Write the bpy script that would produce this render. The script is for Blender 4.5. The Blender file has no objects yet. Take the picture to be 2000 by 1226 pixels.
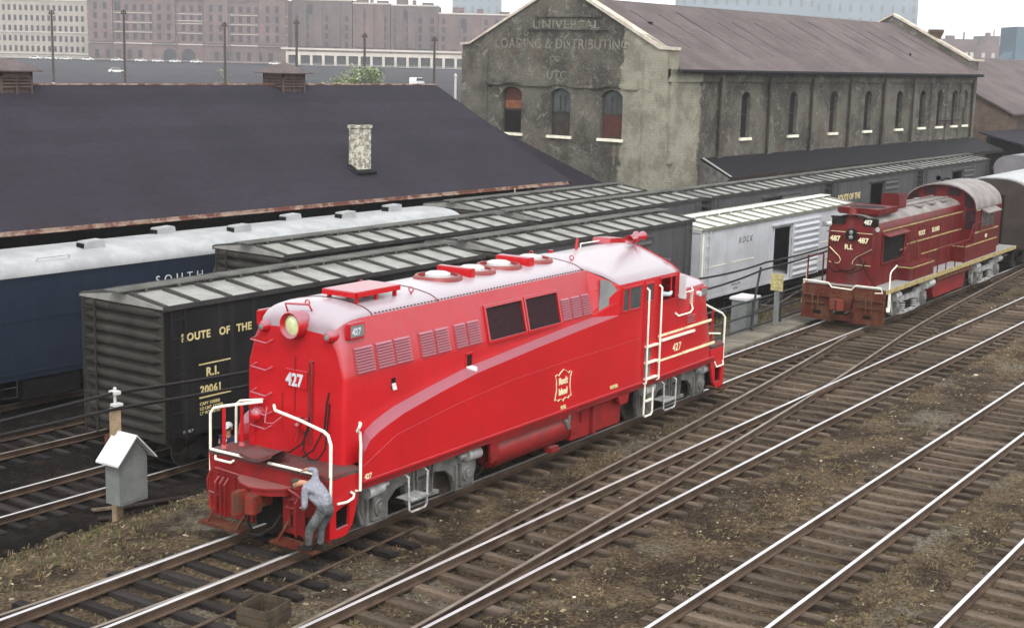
import bpy, bmesh, math, random
from mathutils import Vector, Matrix
import mathutils.noise as mnoise
R = math.radians
rnd = random.Random(7)
scene = bpy.context.scene
COL = scene.collection

# ------------------------------------------------------------------ camera
YAW, PITCH, ROLL, CAMH = 0.659828, 0.178612, 0.0237856, 8.664
cd = bpy.data.cameras.new('camera'); cam = bpy.data.objects.new('camera', cd); COL.objects.link(cam)
cd.sensor_fit = 'HORIZONTAL'; cd.sensor_width = 36.0; cd.lens = 36.0*2759.8/2000.0
cd.clip_start = 0.1; cd.clip_end = 6000
fw = Vector((math.cos(YAW)*math.cos(PITCH), math.sin(YAW)*math.cos(PITCH), -math.sin(PITCH)))
rt = Vector((math.sin(YAW), -math.cos(YAW), 0)); up = rt.cross(fw)
r2 = rt*math.cos(ROLL)+up*math.sin(ROLL); u2 = up*math.cos(ROLL)-rt*math.sin(ROLL)
m = Matrix((r2, u2, -fw)).transposed().to_4x4(); m.translation = Vector((0, 0, CAMH))
cam.matrix_world = m
scene.camera = cam

# ------------------------------------------------------------------ sky, sun, exposure
SUN_EL, SUN_AZ = 52.0, 226.0        # azimuth of the sun, degrees counter-clockwise from +X
w = bpy.data.worlds.new('World'); scene.world = w; w.use_nodes = True
nt = w.node_tree; nt.nodes.clear()
out = nt.nodes.new('ShaderNodeOutputWorld'); bg = nt.nodes.new('ShaderNodeBackground')
sky = nt.nodes.new('ShaderNodeTexSky'); sky.sky_type = 'NISHITA'; sky.sun_disc = False
sky.sun_elevation = R(SUN_EL); sky.sun_rotation = R(90-SUN_AZ)
sky.air_density = 2.5; sky.dust_density = 1.0; sky.ozone_density = 1.0
hs = nt.nodes.new('ShaderNodeHueSaturation'); hs.inputs['Saturation'].default_value = 0.12
nt.links.new(sky.outputs[0], hs.inputs['Color']); nt.links.new(hs.outputs[0], bg.inputs[0])
bg.inputs[1].default_value = 0.15
nt.links.new(bg.outputs[0], out.inputs[0])
sl = bpy.data.lights.new('sun', 'SUN'); sl.energy = 0.9; sl.angle = R(18); sl.color = (1.0, 0.96, 0.9)
so = bpy.data.objects.new('sun', sl); COL.objects.link(so)
sd = Vector((math.cos(R(SUN_AZ))*math.cos(R(SUN_EL)), math.sin(R(SUN_AZ))*math.cos(R(SUN_EL)), math.sin(R(SUN_EL))))
so.rotation_euler = sd.to_track_quat('Z', 'Y').to_euler()
scene.view_settings.view_transform = 'Standard'; scene.view_settings.look = 'None'
scene.view_settings.exposure = 1.25; scene.view_settings.gamma = 1.0
scene.cycles.max_bounces = 6; scene.cycles.volume_bounces = 2

# ------------------------------------------------------------------ materials
def pm(name, c1, c2=None, scale=1.0, rough=0.8, bump=0.0, bscale=None, metal=0.0, coat=0.0, coat_rough=0.2, coat_ior=1.5,
       streak=0.0, streak_col=(0.05, 0.04, 0.03), contrast=0.5, spec=0.10, fine=0.0, fine_scale=30.0, jitter=0.0, coords='Object', rvar=0.0, dust_sheen=None, laps=None):
    """A weathered surface: two colours in soft noise patches, a finer speckle, vertical streaks and a bump."""
    mt = bpy.data.materials.new(name); mt.use_nodes = True
    t = mt.node_tree; n = t.nodes; l = t.links
    b = n['Principled BSDF']
    b.inputs['Roughness'].default_value = rough; b.inputs['Metallic'].default_value = metal
    b.inputs['Specular IOR Level'].default_value = spec
    b.inputs['Coat Weight'].default_value = coat; b.inputs['Coat Roughness'].default_value = coat_rough; b.inputs['Coat IOR'].default_value = coat_ior
    if coords == 'World':
        g = n.new('ShaderNodeNewGeometry'); co = g.outputs['Position']
    else:
        g = n.new('ShaderNodeTexCoord'); co = g.outputs['Object']
    def noise(sc, det=5.0, rg=0.6, vec=None):
        q = n.new('ShaderNodeTexNoise'); q.inputs['Scale'].default_value = sc; q.inputs['Detail'].default_value = det; q.inputs['Roughness'].default_value = rg
        l.new(vec or co, q.inputs['Vector']); return q.outputs['Fac']
    def ramp(fac, a, bb):
        q = n.new('ShaderNodeMapRange'); q.interpolation_type = 'SMOOTHSTEP'
        q.inputs['From Min'].default_value = a; q.inputs['From Max'].default_value = bb; l.new(fac, q.inputs['Value']); return q.outputs[0]
    def mix(fac, a, bb, mode='MIX'):
        q = n.new('ShaderNodeMix'); q.data_type = 'RGBA'; q.blend_type = mode
        if isinstance(fac, float): q.inputs[0].default_value = fac
        else: l.new(fac, q.inputs[0])
        for s, v in ((6, a), (7, bb)):
            if isinstance(v, tuple): q.inputs[s].default_value = (*v[:3], 1)
            else: l.new(v, q.inputs[s])
        return q.outputs[2]
    c2 = c2 or tuple(x*0.75 for x in c1)
    half = 0.5*(1-contrast)*0.4+0.04
    col = mix(ramp(noise(scale), 0.5-half, 0.5+half), c1, c2)
    if streak > 0:
        mp = n.new('ShaderNodeMapping'); mp.inputs['Scale'].default_value = (1, 1, 0.07); l.new(co, mp.inputs['Vector'])
        f = ramp(noise(3.5, 4, 0.6, mp.outputs[0]), 0.5, 0.75)
        q = n.new('ShaderNodeMath'); q.operation = 'MULTIPLY'; q.inputs[1].default_value = streak; l.new(f, q.inputs[0])
        col = mix(q.outputs[0], col, streak_col)
    if fine > 0:
        f = ramp(noise(fine_scale, 3, 0.7), 0.3, 0.7)
        q = n.new('ShaderNodeMapRange'); q.inputs['To Min'].default_value = 1-fine; q.inputs['To Max'].default_value = 1+fine; l.new(f, q.inputs[0])
        cc = n.new('ShaderNodeCombineColor')
        for i in range(3): l.new(q.outputs[0], cc.inputs[i])
        col = mix(1.0, col, cc.outputs[0], 'MULTIPLY')
    if laps:                                     # overlapping felt courses: (axis, width, strength)
        se = n.new('ShaderNodeSeparateXYZ'); l.new(co, se.inputs[0]); q = n.new('ShaderNodeMath'); q.operation = 'MULTIPLY_ADD'; q.inputs[1].default_value = 1/laps[1]; l.new(se.outputs[laps[0]], q.inputs[0]); l.new(noise(0.8, 3), q.inputs[2])
        fl = n.new('ShaderNodeMath'); fl.operation = 'FLOOR'; l.new(q.outputs[0], fl.inputs[0]); wn = n.new('ShaderNodeTexWhiteNoise'); wn.noise_dimensions = '1D'; l.new(fl.outputs[0], wn.inputs['W'])
        fr_ = n.new('ShaderNodeMath'); fr_.operation = 'FRACT'; l.new(q.outputs[0], fr_.inputs[0]); ed = ramp(fr_.outputs[0], 0.0, 0.10)
        q = n.new('ShaderNodeMapRange'); q.inputs['To Min'].default_value = 1-laps[2]; q.inputs['To Max'].default_value = 1+laps[2]; l.new(wn.outputs[0], q.inputs[0])
        q2 = n.new('ShaderNodeMapRange'); q2.inputs['To Min'].default_value = 1-laps[2]*1.6; l.new(ed, q2.inputs[0])
        mu = n.new('ShaderNodeMath'); mu.operation = 'MULTIPLY'; l.new(q.outputs[0], mu.inputs[0]); l.new(q2.outputs[0], mu.inputs[1])
        cc = n.new('ShaderNodeCombineColor')
        for i in range(3): l.new(mu.outputs[0], cc.inputs[i])
        col = mix(1.0, col, cc.outputs[0], 'MULTIPLY')
    if jitter > 0:
        oi = n.new('ShaderNodeObjectInfo')
        q = n.new('ShaderNodeMapRange'); q.inputs['To Min'].default_value = 1-jitter; q.inputs['To Max'].default_value = 1+jitter; l.new(oi.outputs['Random'], q.inputs[0])
        cc = n.new('ShaderNodeCombineColor')
        for i in range(3): l.new(q.outputs[0], cc.inputs[i])
        col = mix(1.0, col, cc.outputs[0], 'MULTIPLY')
    if dust_sheen:                                     # tint by how far faces face up: painted sky sheen on reds, grime elsewhere: (colour, amount, from, to)
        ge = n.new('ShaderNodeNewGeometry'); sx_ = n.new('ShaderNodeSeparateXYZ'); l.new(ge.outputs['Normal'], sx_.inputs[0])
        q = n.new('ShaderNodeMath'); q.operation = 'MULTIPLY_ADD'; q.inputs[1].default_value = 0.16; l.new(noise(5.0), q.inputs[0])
        l.new(sx_.outputs[2], q.inputs[2]); f = ramp(q.outputs[0], dust_sheen[2]+.08, dust_sheen[3]+.08)
        q = n.new('ShaderNodeMath'); q.operation = 'MULTIPLY'; q.inputs[1].default_value = dust_sheen[1]; l.new(f, q.inputs[0])
        col = mix(q.outputs[0], col, dust_sheen[0])
    l.new(col, b.inputs['Base Color'])
    if rvar > 0:
        q = n.new('ShaderNodeMapRange'); q.inputs['To Min'].default_value = max(rough-rvar, 0.02); q.inputs['To Max'].default_value = min(rough+rvar, 1)
        l.new(noise(scale*2.3), q.inputs[0]); l.new(q.outputs[0], b.inputs['Roughness'])
    if bump > 0:
        bp = n.new('ShaderNodeBump'); bp.inputs['Strength'].default_value = 1.0; bp.inputs['Distance'].default_value = bump
        l.new(noise(bscale or scale*6, 6, 0.65), bp.inputs['Height']); l.new(bp.outputs[0], b.inputs['Normal'])
    return mt

M = {}
M['red'] = pm('bright_red_paint', (0.4387, 0.00693, 0.01125), (0.3871, 0.006374, 0.01), 0.7, 0.40, coat=0.5, coat_rough=0.28, coat_ior=1.55, bump=0.004, bscale=1.6, streak=0.10, streak_col=(0.20, 0.012, 0.015), fine=0.05, fine_scale=14, dust_sheen=((0.27, 0.125, 0.155), .9, .0, .60))  # upward faces carry the sky's pink sheen as painted colour
M['red_low'] = pm('red_paint_dusty', (0.2295, 0.0112, 0.0136), (0.1615, 0.0144, 0.0128), 2.2, 0.55, coat=0.3, coat_rough=0.35, bump=0.004, bscale=9, streak=0.35, streak_col=(0.07, 0.025, 0.018), fine=0.12, dust_sheen=((0.20, 0.12, 0.11), .6, .2, .9))
M['red_roof'] = pm('sky_sheen_roof_paint', (0.2133, 0.1558, 0.1738), (0.193, 0.1299, 0.1466), 1.1, 0.42, coat=0.8, coat_rough=0.3, coat_ior=1.7, fine=0.05, fine_scale=9, dust_sheen=((0.33, 0.285, 0.315), .9, .35, .95))  # pale roof paint with the sky's white sheen put into its colour
M['red_pale'] = pm('sheen_lightened_red_paint', (0.60, 0.13, 0.17), (0.52, 0.09, 0.13), 1.4, 0.45, coat=0.5, coat_rough=0.33, coat_ior=1.7, fine=0.06, fine_scale=12)  # red lightened in colour to stand for sky sheen on sloped sides
M['maroon'] = pm('maroon_paint', (0.1095, 0.006008, 0.006659), (0.07446, 0.006008, 0.005708), 1.3, 0.55, coat=0.15, coat_rough=0.3, streak=0.5, streak_col=(0.10, 0.05, 0.045), fine=0.15, bump=0.003)
M['maroon_dirty'] = pm('rusty_maroon_paint', (0.077, 0.0154, 0.0098), (0.091, 0.042, 0.0245), 2.0, 0.75, streak=0.5, streak_col=(0.14, 0.075, 0.04), fine=0.2)
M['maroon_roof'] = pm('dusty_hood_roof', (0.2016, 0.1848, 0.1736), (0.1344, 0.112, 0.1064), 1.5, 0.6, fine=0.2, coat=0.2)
M['cream'] = pm('cream_paint', (0.72, 0.66, 0.44), (0.62, 0.55, 0.35), 3, 0.6, fine=0.08)
M['white'] = pm('white_paint', (0.76, 0.741, 0.646), (0.646, 0.627, 0.532), 3, 0.55, fine=0.06)
M['gold'] = pm('worn_gold_stripe', (0.3712, 0.2944, 0.128), (0.2304, 0.1792, 0.0768), 4, 0.6, fine=0.2, contrast=0.7)
M['letter_yellow'] = pm('yellow_lettering', (0.62, 0.53, 0.27), (0.50, 0.42, 0.2), 6, 0.7, fine=0.15)
M['letter_silver'] = pm('silver_lettering', (0.55, 0.57, 0.60), (0.40, 0.42, 0.45), 9, 0.5, fine=0.1)
M['coupler'] = pm('red_and_rust_casting', (0.19, 0.022, 0.016), (0.085, 0.042, 0.026), 5, 0.75, bump=0.006, bscale=25, fine=0.25)
M['louvre_wood'] = pm('brown_louvre_boards', (0.10, 0.072, 0.064), (0.07, 0.05, 0.045), 2, 0.85, fine=0.2)
M['letter_dark'] = pm('faded_black_lettering', (0.09, 0.09, 0.10), (0.22, 0.22, 0.24), 5, 0.8)
M['dark_screen'] = pm('dark_intake_screen', (0.030, 0.013, 0.016), (0.022, 0.010, 0.012), 8, 0.8, fine=0.3, fine_scale=60)
M['black'] = pm('grimy_black', (0.0072, 0.0066, 0.0066), (0.012, 0.0108, 0.0096), 3, 0.75, fine=0.2)
M['rubber'] = pm('black_rubber', (0.015, 0.014, 0.014), None, 3, 0.5)
M['truck'] = pm('grimy_silver_truck', (0.20, 0.195, 0.185), (0.10, 0.096, 0.09), 2.6, 0.6, bump=0.008, bscale=14, contrast=0.3, fine=0.14, metal=0.2, streak=0.4, streak_col=(0.04, 0.037, 0.034), dust_sheen=((0.32, 0.32, 0.31), .8, .2, .9))
M['deck'] = pm('worn_deck_plate', (0.085, 0.060, 0.058), (0.12, 0.030, 0.028), 2.0, 0.7, fine=0.2, contrast=0.5)
M['truck_dark'] = pm('grimy_black_truck', (0.0168, 0.0162, 0.0156), (0.03, 0.0276, 0.0252), 3.2, 0.75, bump=0.01, bscale=12, fine=0.25)
M['silver_part'] = pm('silver_painted_metal', (0.4845, 0.4845, 0.4748), (0.2907, 0.2907, 0.2907), 4, 0.45, metal=0.3, fine=0.2)
M['wheel'] = pm('wheel_steel', (0.06, 0.055, 0.05), (0.10, 0.085, 0.07), 5, 0.6, metal=0.3)
M['rust'] = pm('rusty_casting', (0.119, 0.0525, 0.0315), (0.07, 0.0245, 0.0154), 6, 0.8, bump=0.006, bscale=25, fine=0.2)
M['glass'] = pm('grey_window_glass', (0.05, 0.055, 0.058), (0.07, 0.075, 0.078), 2, 0.08, spec=0.9)
M['glass_pale'] = pm('pale_window_glass', (0.20, 0.21, 0.21), (0.15, 0.16, 0.16), 2, 0.15, spec=0.8)
M['lens'] = pm('headlight_lens', (0.62, 0.66, 0.36), (0.50, 0.55, 0.30), 6, 0.12, spec=0.8, coat=1.0, coat_rough=0.05)
M['boxcar'] = pm('grimy_brown_black_boxcar', (0.01466, 0.01356, 0.01393), (0.011, 0.01064, 0.011), 0.9, 0.6, streak=0.35, streak_col=(0.055, 0.05, 0.05), fine=0.12, bump=0.004, bscale=5)
M['boxcar_end'] = pm('grimy_boxcar_end', (0.03596, 0.03348, 0.02976), (0.02666, 0.02418, 0.02108), 1.4, 0.65, streak=0.4, streak_col=(0.07, 0.06, 0.05), fine=0.15)
M['boxcar_grey'] = pm('grey_brown_boxcar', (0.075, 0.07324, 0.07765), (0.06, 0.05824, 0.06087), 0.8, 0.65, streak=0.35, streak_col=(0.11, 0.11, 0.11), fine=0.1)
M['boxcar_roof'] = pm('galvanised_roof_panel', (0.2592, 0.2556, 0.2376), (0.1944, 0.1908, 0.1764), 1.6, 0.6, fine=0.12, coat=0.15)
M['roof_rib'] = pm('shade_dark_roof_rib', (0.03, 0.0288, 0.0282), (0.042, 0.0408, 0.039), 2, 0.7)  # galvanised ribs coloured dark for the shade on their upright sides
M['board'] = pm('weathered_running_board', (0.055, 0.0539, 0.0506), (0.11, 0.11, 0.099), 1.2, 0.85, fine=0.2)
M['alu'] = pm('aluminium_paint', (0.528, 0.5386, 0.5702), (0.4435, 0.4541, 0.4805), 0.8, 0.5, metal=0.15, streak=0.3, streak_col=(0.34, 0.33, 0.33), fine=0.08)
M['alu_roof'] = pm('chalk_white_roof', (0.5791, 0.5879, 0.5353), (0.4914, 0.5001, 0.4563), 1.6, 0.6, fine=0.08)
M['alu_rib'] = pm('roof_rib_shade_green', (0.18, 0.186, 0.15), (0.132, 0.132, 0.108), 2, 0.7)
M['navy'] = pm('dull_navy_paint', (0.01296, 0.01879, 0.0336), (0.0108, 0.01628, 0.0296), 0.7, 0.55, streak=0.2, streak_col=(0.04, 0.045, 0.055), fine=0.08)
M['navy_roof'] = pm('silver_grey_coach_roof', (0.3246, 0.3304, 0.3363), (0.2551, 0.2609, 0.2666), 1.2, 0.5, fine=0.08, coat=0.2)
M['coach_grey'] = pm('grey_coach_roof', (0.18, 0.174, 0.186), (0.144, 0.138, 0.15), 1.2, 0.5, fine=0.08, coat=0.3)
M['coach_brown'] = pm('brown_coach_end', (0.054, 0.042, 0.036), (0.036, 0.03, 0.027), 1.2, 0.6, fine=0.15)
M['tar_roof'] = pm('tar_paper_roof', (0.02498, 0.02158, 0.0293), (0.02045, 0.01799, 0.02401), 0.25, 0.85, fine=0.10, fine_scale=3.0, bump=0.01, bscale=3, spec=.08, laps=(1, .82, .09))
M['tar_roof_brown'] = pm('brown_tar_paper_roof', (0.1076, 0.08537, 0.0837), (0.07986, 0.06324, 0.06324), 0.5, 0.75, fine=0.12, fine_scale=5, bump=0.01, bscale=3, laps=(0, 1.5, .08))
M['tar_dark'] = pm('dark_tar_paper', (0.01212, 0.01144, 0.01414), (0.0101, 0.009426, 0.01178), 0.5, 0.7, fine=0.1, fine_scale=5)
M['wood_dark'] = pm('dark_weathered_boards', (0.033, 0.024, 0.0216), (0.0228, 0.018, 0.0168), 2, 0.85, fine=0.2)
M['wood_pale'] = pm('bare_pale_timber', (0.33, 0.25, 0.16), (0.24, 0.18, 0.12), 3, 0.85, fine=0.2, streak=0.4, streak_col=(0.16, 0.12, 0.08))
M['fascia'] = pm('peeling_fascia', (0.285, 0.21, 0.168), (0.12, 0.049, 0.035), 1.8, 0.8, contrast=0.8, fine=0.2)
M['grey_box'] = pm('grey_painted_board', (0.1674, 0.1798, 0.1736), (0.1364, 0.1457, 0.1395), 2.2, 0.75, streak=0.4, streak_col=(0.18, 0.18, 0.16), fine=0.1)
M['white_board'] = pm('white_painted_board', (0.5508, 0.5355, 0.5355), (0.4743, 0.459, 0.459), 2, 0.7, fine=0.08)
M['cornice'] = pm('pale_stone_coping', (0.522, 0.468, 0.396), (0.378, 0.324, 0.27), 1.5, 0.8, fine=0.15)
M['sill'] = pm('white_stone_sill', (0.78, 0.74, 0.62), (0.66, 0.62, 0.50), 2, 0.8, fine=0.1)
M['sash'] = pm('dark_sash', (0.051, 0.042, 0.036), (0.03, 0.027, 0.0252), 3, 0.7)
M['sash_red'] = pm('red_brown_boards', (0.08, 0.028, 0.0208), (0.056, 0.024, 0.02), 3, 0.75)
M['sash_orange'] = pm('orange_boarding', (0.21, 0.085, 0.045), (0.14, 0.055, 0.035), 3, 0.75)
M['steel'] = pm('dark_pipe_steel', (0.033, 0.033, 0.0372), (0.051, 0.051, 0.054), 3, 0.55, metal=0.3)
M['sleeper'] = pm('weathered_sleeper', (0.1143, 0.08613, 0.06267), (0.05832, 0.04417, 0.03437), 2.2, 0.9, bump=0.012, bscale=14, fine=0.25, fine_scale=22, jitter=0.38, streak=0.0)
M['sleeper_dark'] = pm('oily_sleeper', (0.03, 0.0258, 0.024), (0.018, 0.0156, 0.015), 2.2, 0.85, bump=0.012, bscale=14, fine=0.25, fine_scale=22, jitter=0.30)
M['rail_side'] = pm('rusty_rail_side', (0.08625, 0.0585, 0.04125), (0.0525, 0.0345, 0.0255), 1.8, 0.8, fine=0.2, coords='World')
M['rail_top'] = pm('polished_rail_head', (0.576, 0.5688, 0.576), (0.4752, 0.468, 0.4752), 1.2, 0.42, metal=0.45, coords='World')
M['rail_top_dull'] = pm('dull_rail_head', (0.24, 0.215, 0.19), (0.16, 0.13, 0.105), 1.2, 0.45, metal=0.3, coords='World')
M['denim'] = pm('faded_denim', (0.22, 0.235, 0.30), (0.16, 0.17, 0.22), 9, 0.9, fine=0.2, fine_scale=40)
M['denim_pale'] = pm('pale_work_jacket', (0.24, 0.245, 0.285), (0.16, 0.165, 0.195), 5, 0.9, fine=0.25, fine_scale=30, bump=0.03, bscale=9, contrast=0.3)
M['trouser'] = pm('grey_work_trousers', (0.13, 0.135, 0.14), (0.07, 0.075, 0.078), 5, 0.9, fine=0.25, fine_scale=30, bump=0.03, bscale=9, contrast=0.7)
M['dark_coat'] = pm('navy_work_coat', (0.022, 0.024, 0.045), (0.014, 0.015, 0.028), 8, 0.9)
M['skin'] = pm('skin', (0.42, 0.22, 0.15), (0.36, 0.18, 0.12), 14, 0.6)
M['hair'] = pm('dark_hair', (0.035, 0.028, 0.022), (0.055, 0.045, 0.035), 30, 0.8)
M['cap'] = pm('pale_striped_cap', (0.48, 0.50, 0.52), (0.34, 0.36, 0.38), 18, 0.9)
M['shirt'] = pm('pale_shirt', (0.50, 0.54, 0.62), (0.42, 0.46, 0.54), 12, 0.9)
M['leather'] = pm('dark_boot_leather', (0.02, 0.016, 0.014), None, 8, 0.6)

# ------------------------------------------------------------------ mesh builder
class MB:
    def __init__(s): s.v = []; s.f = []; s.mi = []; s.cur = 0; s.isl = []
    def _add(s, vs, fs):
        o = len(s.v); s.isl.append((o, len(s.f))); s.v += [tuple(v) for v in vs]
        for f in fs: s.f.append([i+o for i in f]); s.mi.append(s.cur)
        return s
    def poly(s, pts): return s._add(pts, [list(range(len(pts)))])
    def box(s, x0, x1, y0, y1, z0, z1):
        v = [(x0, y0, z0), (x1, y0, z0), (x1, y1, z0), (x0, y1, z0), (x0, y0, z1), (x1, y0, z1), (x1, y1, z1), (x0, y1, z1)]
        return s._add(v, [(0, 3, 2, 1), (4, 5, 6, 7), (0, 1, 5, 4), (1, 2, 6, 5), (2, 3, 7, 6), (3, 0, 4, 7)])
    def obox(s, c, size, rot):
        hx, hy, hz = size[0]/2, size[1]/2, size[2]/2
        v = [Vector(c)+rot @ Vector(q) for q in ((-hx, -hy, -hz), (hx, -hy, -hz), (hx, hy, -hz), (-hx, hy, -hz), (-hx, -hy, hz), (hx, -hy, hz), (hx, hy, hz), (-hx, hy, hz))]
        return s._add(v, [(0, 3, 2, 1), (4, 5, 6, 7), (0, 1, 5, 4), (1, 2, 6, 5), (2, 3, 7, 6), (3, 0, 4, 7)])
    def beam(s, p0, p1, wd, ht, upv=(0, 0, 1)):
        p0, p1 = Vector(p0), Vector(p1); d = p1-p0; x = d.normalized(); y = Vector(upv).cross(x)
        if y.length < 1e-4: y = Vector((1, 0, 0)).cross(x)
        y.normalize(); z = x.cross(y)
        return s.obox((p0+p1)/2, (d.length, wd, ht), Matrix((x, y, z)).transposed())
    def cyl(s, p0, p1, r0, r1=None, n=12, caps=True):
        p0, p1 = Vector(p0), Vector(p1); r1 = r0 if r1 is None else r1
        x = (p1-p0).normalized(); a = Vector((0, 0, 1)) if abs(x.z) < 0.9 else Vector((1, 0, 0)); y = a.cross(x).normalized(); z = x.cross(y)
        vs = []
        for p, r in ((p0, r0), (p1, r1)):
            for i in range(n):
                t = 2*math.pi*i/n; vs.append(p+y*(r*math.cos(t))+z*(r*math.sin(t)))
        fs = [(i, (i+1) % n, n+(i+1) % n, n+i) for i in range(n)]
        if caps: fs += [tuple(range(n-1, -1, -1)), tuple(range(n, 2*n))]
        return s._add(vs, fs)
    def tube(s, path, r, n=6, caps=True):
        P = [Vector(p) for p in path]; vs = []; prev = None
        for i, p in enumerate(P):
            d = (P[min(i+1, len(P)-1)]-P[max(i-1, 0)]).normalized()
            if prev is None:
                a = Vector((0, 0, 1)) if abs(d.z) < 0.9 else Vector((1, 0, 0)); y = a.cross(d).normalized()
            else:
                y = prev-d*prev.dot(d); y = y.normalized() if y.length > 1e-5 else Vector((1, 0, 0)).cross(d).normalized()
            prev = y; z = d.cross(y); rr = r[i] if isinstance(r, (list, tuple)) else r
            vs += [p+y*(rr*math.cos(2*math.pi*k/n))+z*(rr*math.sin(2*math.pi*k/n)) for k in range(n)]
        fs = []
        for i in range(len(P)-1):
            for k in range(n): fs.append((i*n+k, i*n+(k+1) % n, (i+1)*n+(k+1) % n, (i+1)*n+k))
        if caps: fs += [tuple(range(n-1, -1, -1)), tuple(range((len(P)-1)*n, len(P)*n))]
        return s._add(vs, fs)
    def prism(s, pts, axis, a, b):
        """Extrude a 2D outline along an axis: 'x' takes (y,z), 'y' takes (x,z), 'z' takes (x,y)."""
        def mk(p, k): return (k, p[0], p[1]) if axis == 'x' else (p[0], k, p[1]) if axis == 'y' else (p[0], p[1], k)
        n = len(pts); vs = [mk(p, a) for p in pts]+[mk(p, b) for p in pts]
        return s._add(vs, [tuple(range(n-1, -1, -1)), tuple(range(n, 2*n))]+[(i, (i+1) % n, n+(i+1) % n, n+i) for i in range(n)])
    def loft(s, rings, close=True, caps=True):
        n = len(rings[0]); vs = [p for r in rings for p in r]; fs = []
        for i in range(len(rings)-1):
            for k in range(n if close else n-1): fs.append((i*n+k, i*n+(k+1) % n, (i+1)*n+(k+1) % n, (i+1)*n+k))
        if caps: fs += [tuple(range(n-1, -1, -1)), tuple(range((len(rings)-1)*n, len(rings)*n))]
        return s._add(vs, fs)
    def lathe(s, prof, c, axis='z', n=16):
        c = Vector(c); rings = []
        for r, h in prof:
            ring = []
            for k in range(n):
                a = 2*math.pi*k/n; p, q = r*math.cos(a), r*math.sin(a)
                ring.append(c+(Vector((p, q, h)) if axis == 'z' else Vector((h, p, q)) if axis == 'x' else Vector((q, h, p))))
            rings.append(ring)
        return s.loft(rings)
    def ball(s, c, r, n=10, sq=(1, 1, 1)):
        c = Vector(c); rings = []
        for i in range(1, n//2+1):
            a = math.pi*(i-0.5)/(n//2)
            rings.append([c+Vector((r*sq[0]*math.sin(a)*math.cos(2*math.pi*k/n), r*sq[1]*math.sin(a)*math.sin(2*math.pi*k/n), r*sq[2]*math.cos(a))) for k in range(n)])
        return s.loft(rings)
    def build(s, name, mats, parent=None, smooth=False, bevel=0.0, loc=None, rotz=0.0, weld=False, each=False):
        if each:                                 # every shape added becomes a part of its own
            st = s.isl+[(len(s.v), len(s.f))]; r = None
            for (v0, f0), (v1, f1) in zip(st, st[1:]):
                q = MB(); q.v = s.v[v0:v1]; q.f = [[i-v0 for i in f] for f in s.f[f0:f1]]; q.mi = s.mi[f0:f1]
                r = q.build(name, mats, parent, smooth, bevel)
            return r
        me = bpy.data.meshes.new(name); me.from_pydata([tuple(v) for v in s.v], [], s.f)
        mats = mats if isinstance(mats, (list, tuple)) else [mats]
        for mm in mats: me.materials.append(M[mm] if isinstance(mm, str) else mm)
        if len(mats) > 1: me.polygons.foreach_set('material_index', s.mi)
        bm = bmesh.new(); bm.from_mesh(me)
        if weld: bmesh.ops.remove_doubles(bm, verts=bm.verts, dist=1e-5)
        bmesh.ops.recalc_face_normals(bm, faces=bm.faces)
        if bevel > 0:
            es = [e for e in bm.edges if len(e.link_faces) == 2 and e.calc_face_angle(0) > 0.6]
            bmesh.ops.bevel(bm, geom=es, offset=bevel, segments=2, affect='EDGES', clamp_overlap=True)
        bm.to_mesh(me); bm.free()
        if smooth: shade(me)
        o = bpy.data.objects.new(name, me); COL.objects.link(o)
        if parent: o.parent = parent
        if loc is not None: o.location = loc
        if rotz: o.rotation_euler = (0, 0, rotz)
        return o

def shade(me, ang=0.7):
    me.polygons.foreach_set('use_smooth', [True]*len(me.polygons))
    bm = bmesh.new(); bm.from_mesh(me)
    for e in bm.edges:
        e.smooth = not (len(e.link_faces) == 2 and e.calc_face_angle(0) > ang)
    bm.to_mesh(me); bm.free()

def tag(o, label=None, cat=None, group=None, kind=None):
    if label: o['label'] = label
    if cat: o['category'] = cat
    if group: o['group'] = group
    if kind: o['kind'] = kind
    return o
def empty(name, loc, rotz=0.0, parent=None):
    o = bpy.data.objects.new(name, None); COL.objects.link(o); o.empty_display_size = 0.3
    o.location = loc; o.rotation_euler = (0, 0, rotz)
    if parent: o.parent = parent
    return o
def copy_tree(o, parent=None):
    c = o.copy(); COL.objects.link(c); c.parent = parent
    for ch in list(o.children): copy_tree(ch, c)
    return c

def text(name, body, size, mat, parent, org, xdir, ydir, depth=0.004, bold=0.0, align='LEFT', shear=0.0, spacing=1.0, sx=1.0):
    """Raised lettering: org is the baseline start, xdir the reading direction, ydir the up direction."""
    cu = bpy.data.curves.new(name, 'FONT'); cu.body = body; cu.size = size; cu.extrude = depth; cu.offset = bold; cu.align_x = align
    cu.shear = shear; cu.space_character = spacing; cu.resolution_u = 3
    tmp = bpy.data.objects.new(name, cu); COL.objects.link(tmp)
    dg = bpy.context.evaluated_depsgraph_get(); me = bpy.data.meshes.new_from_object(tmp.evaluated_get(dg))
    bpy.data.objects.remove(tmp); bpy.data.curves.remove(cu)
    x = Vector(xdir).normalized(); y = Vector(ydir).normalized(); z = x.cross(y)
    mt = Matrix((x, y, z)).transposed().to_4x4(); mt.translation = Vector(org)
    me.transform(mt @ Matrix.Diagonal((sx, 1, 1, 1)))
    me.materials.clear(); me.materials.append(M[mat] if isinstance(mat, str) else mat); me.name = name
    o = bpy.data.objects.new(name, me); COL.objects.link(o); o.parent = parent
    return o

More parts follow.
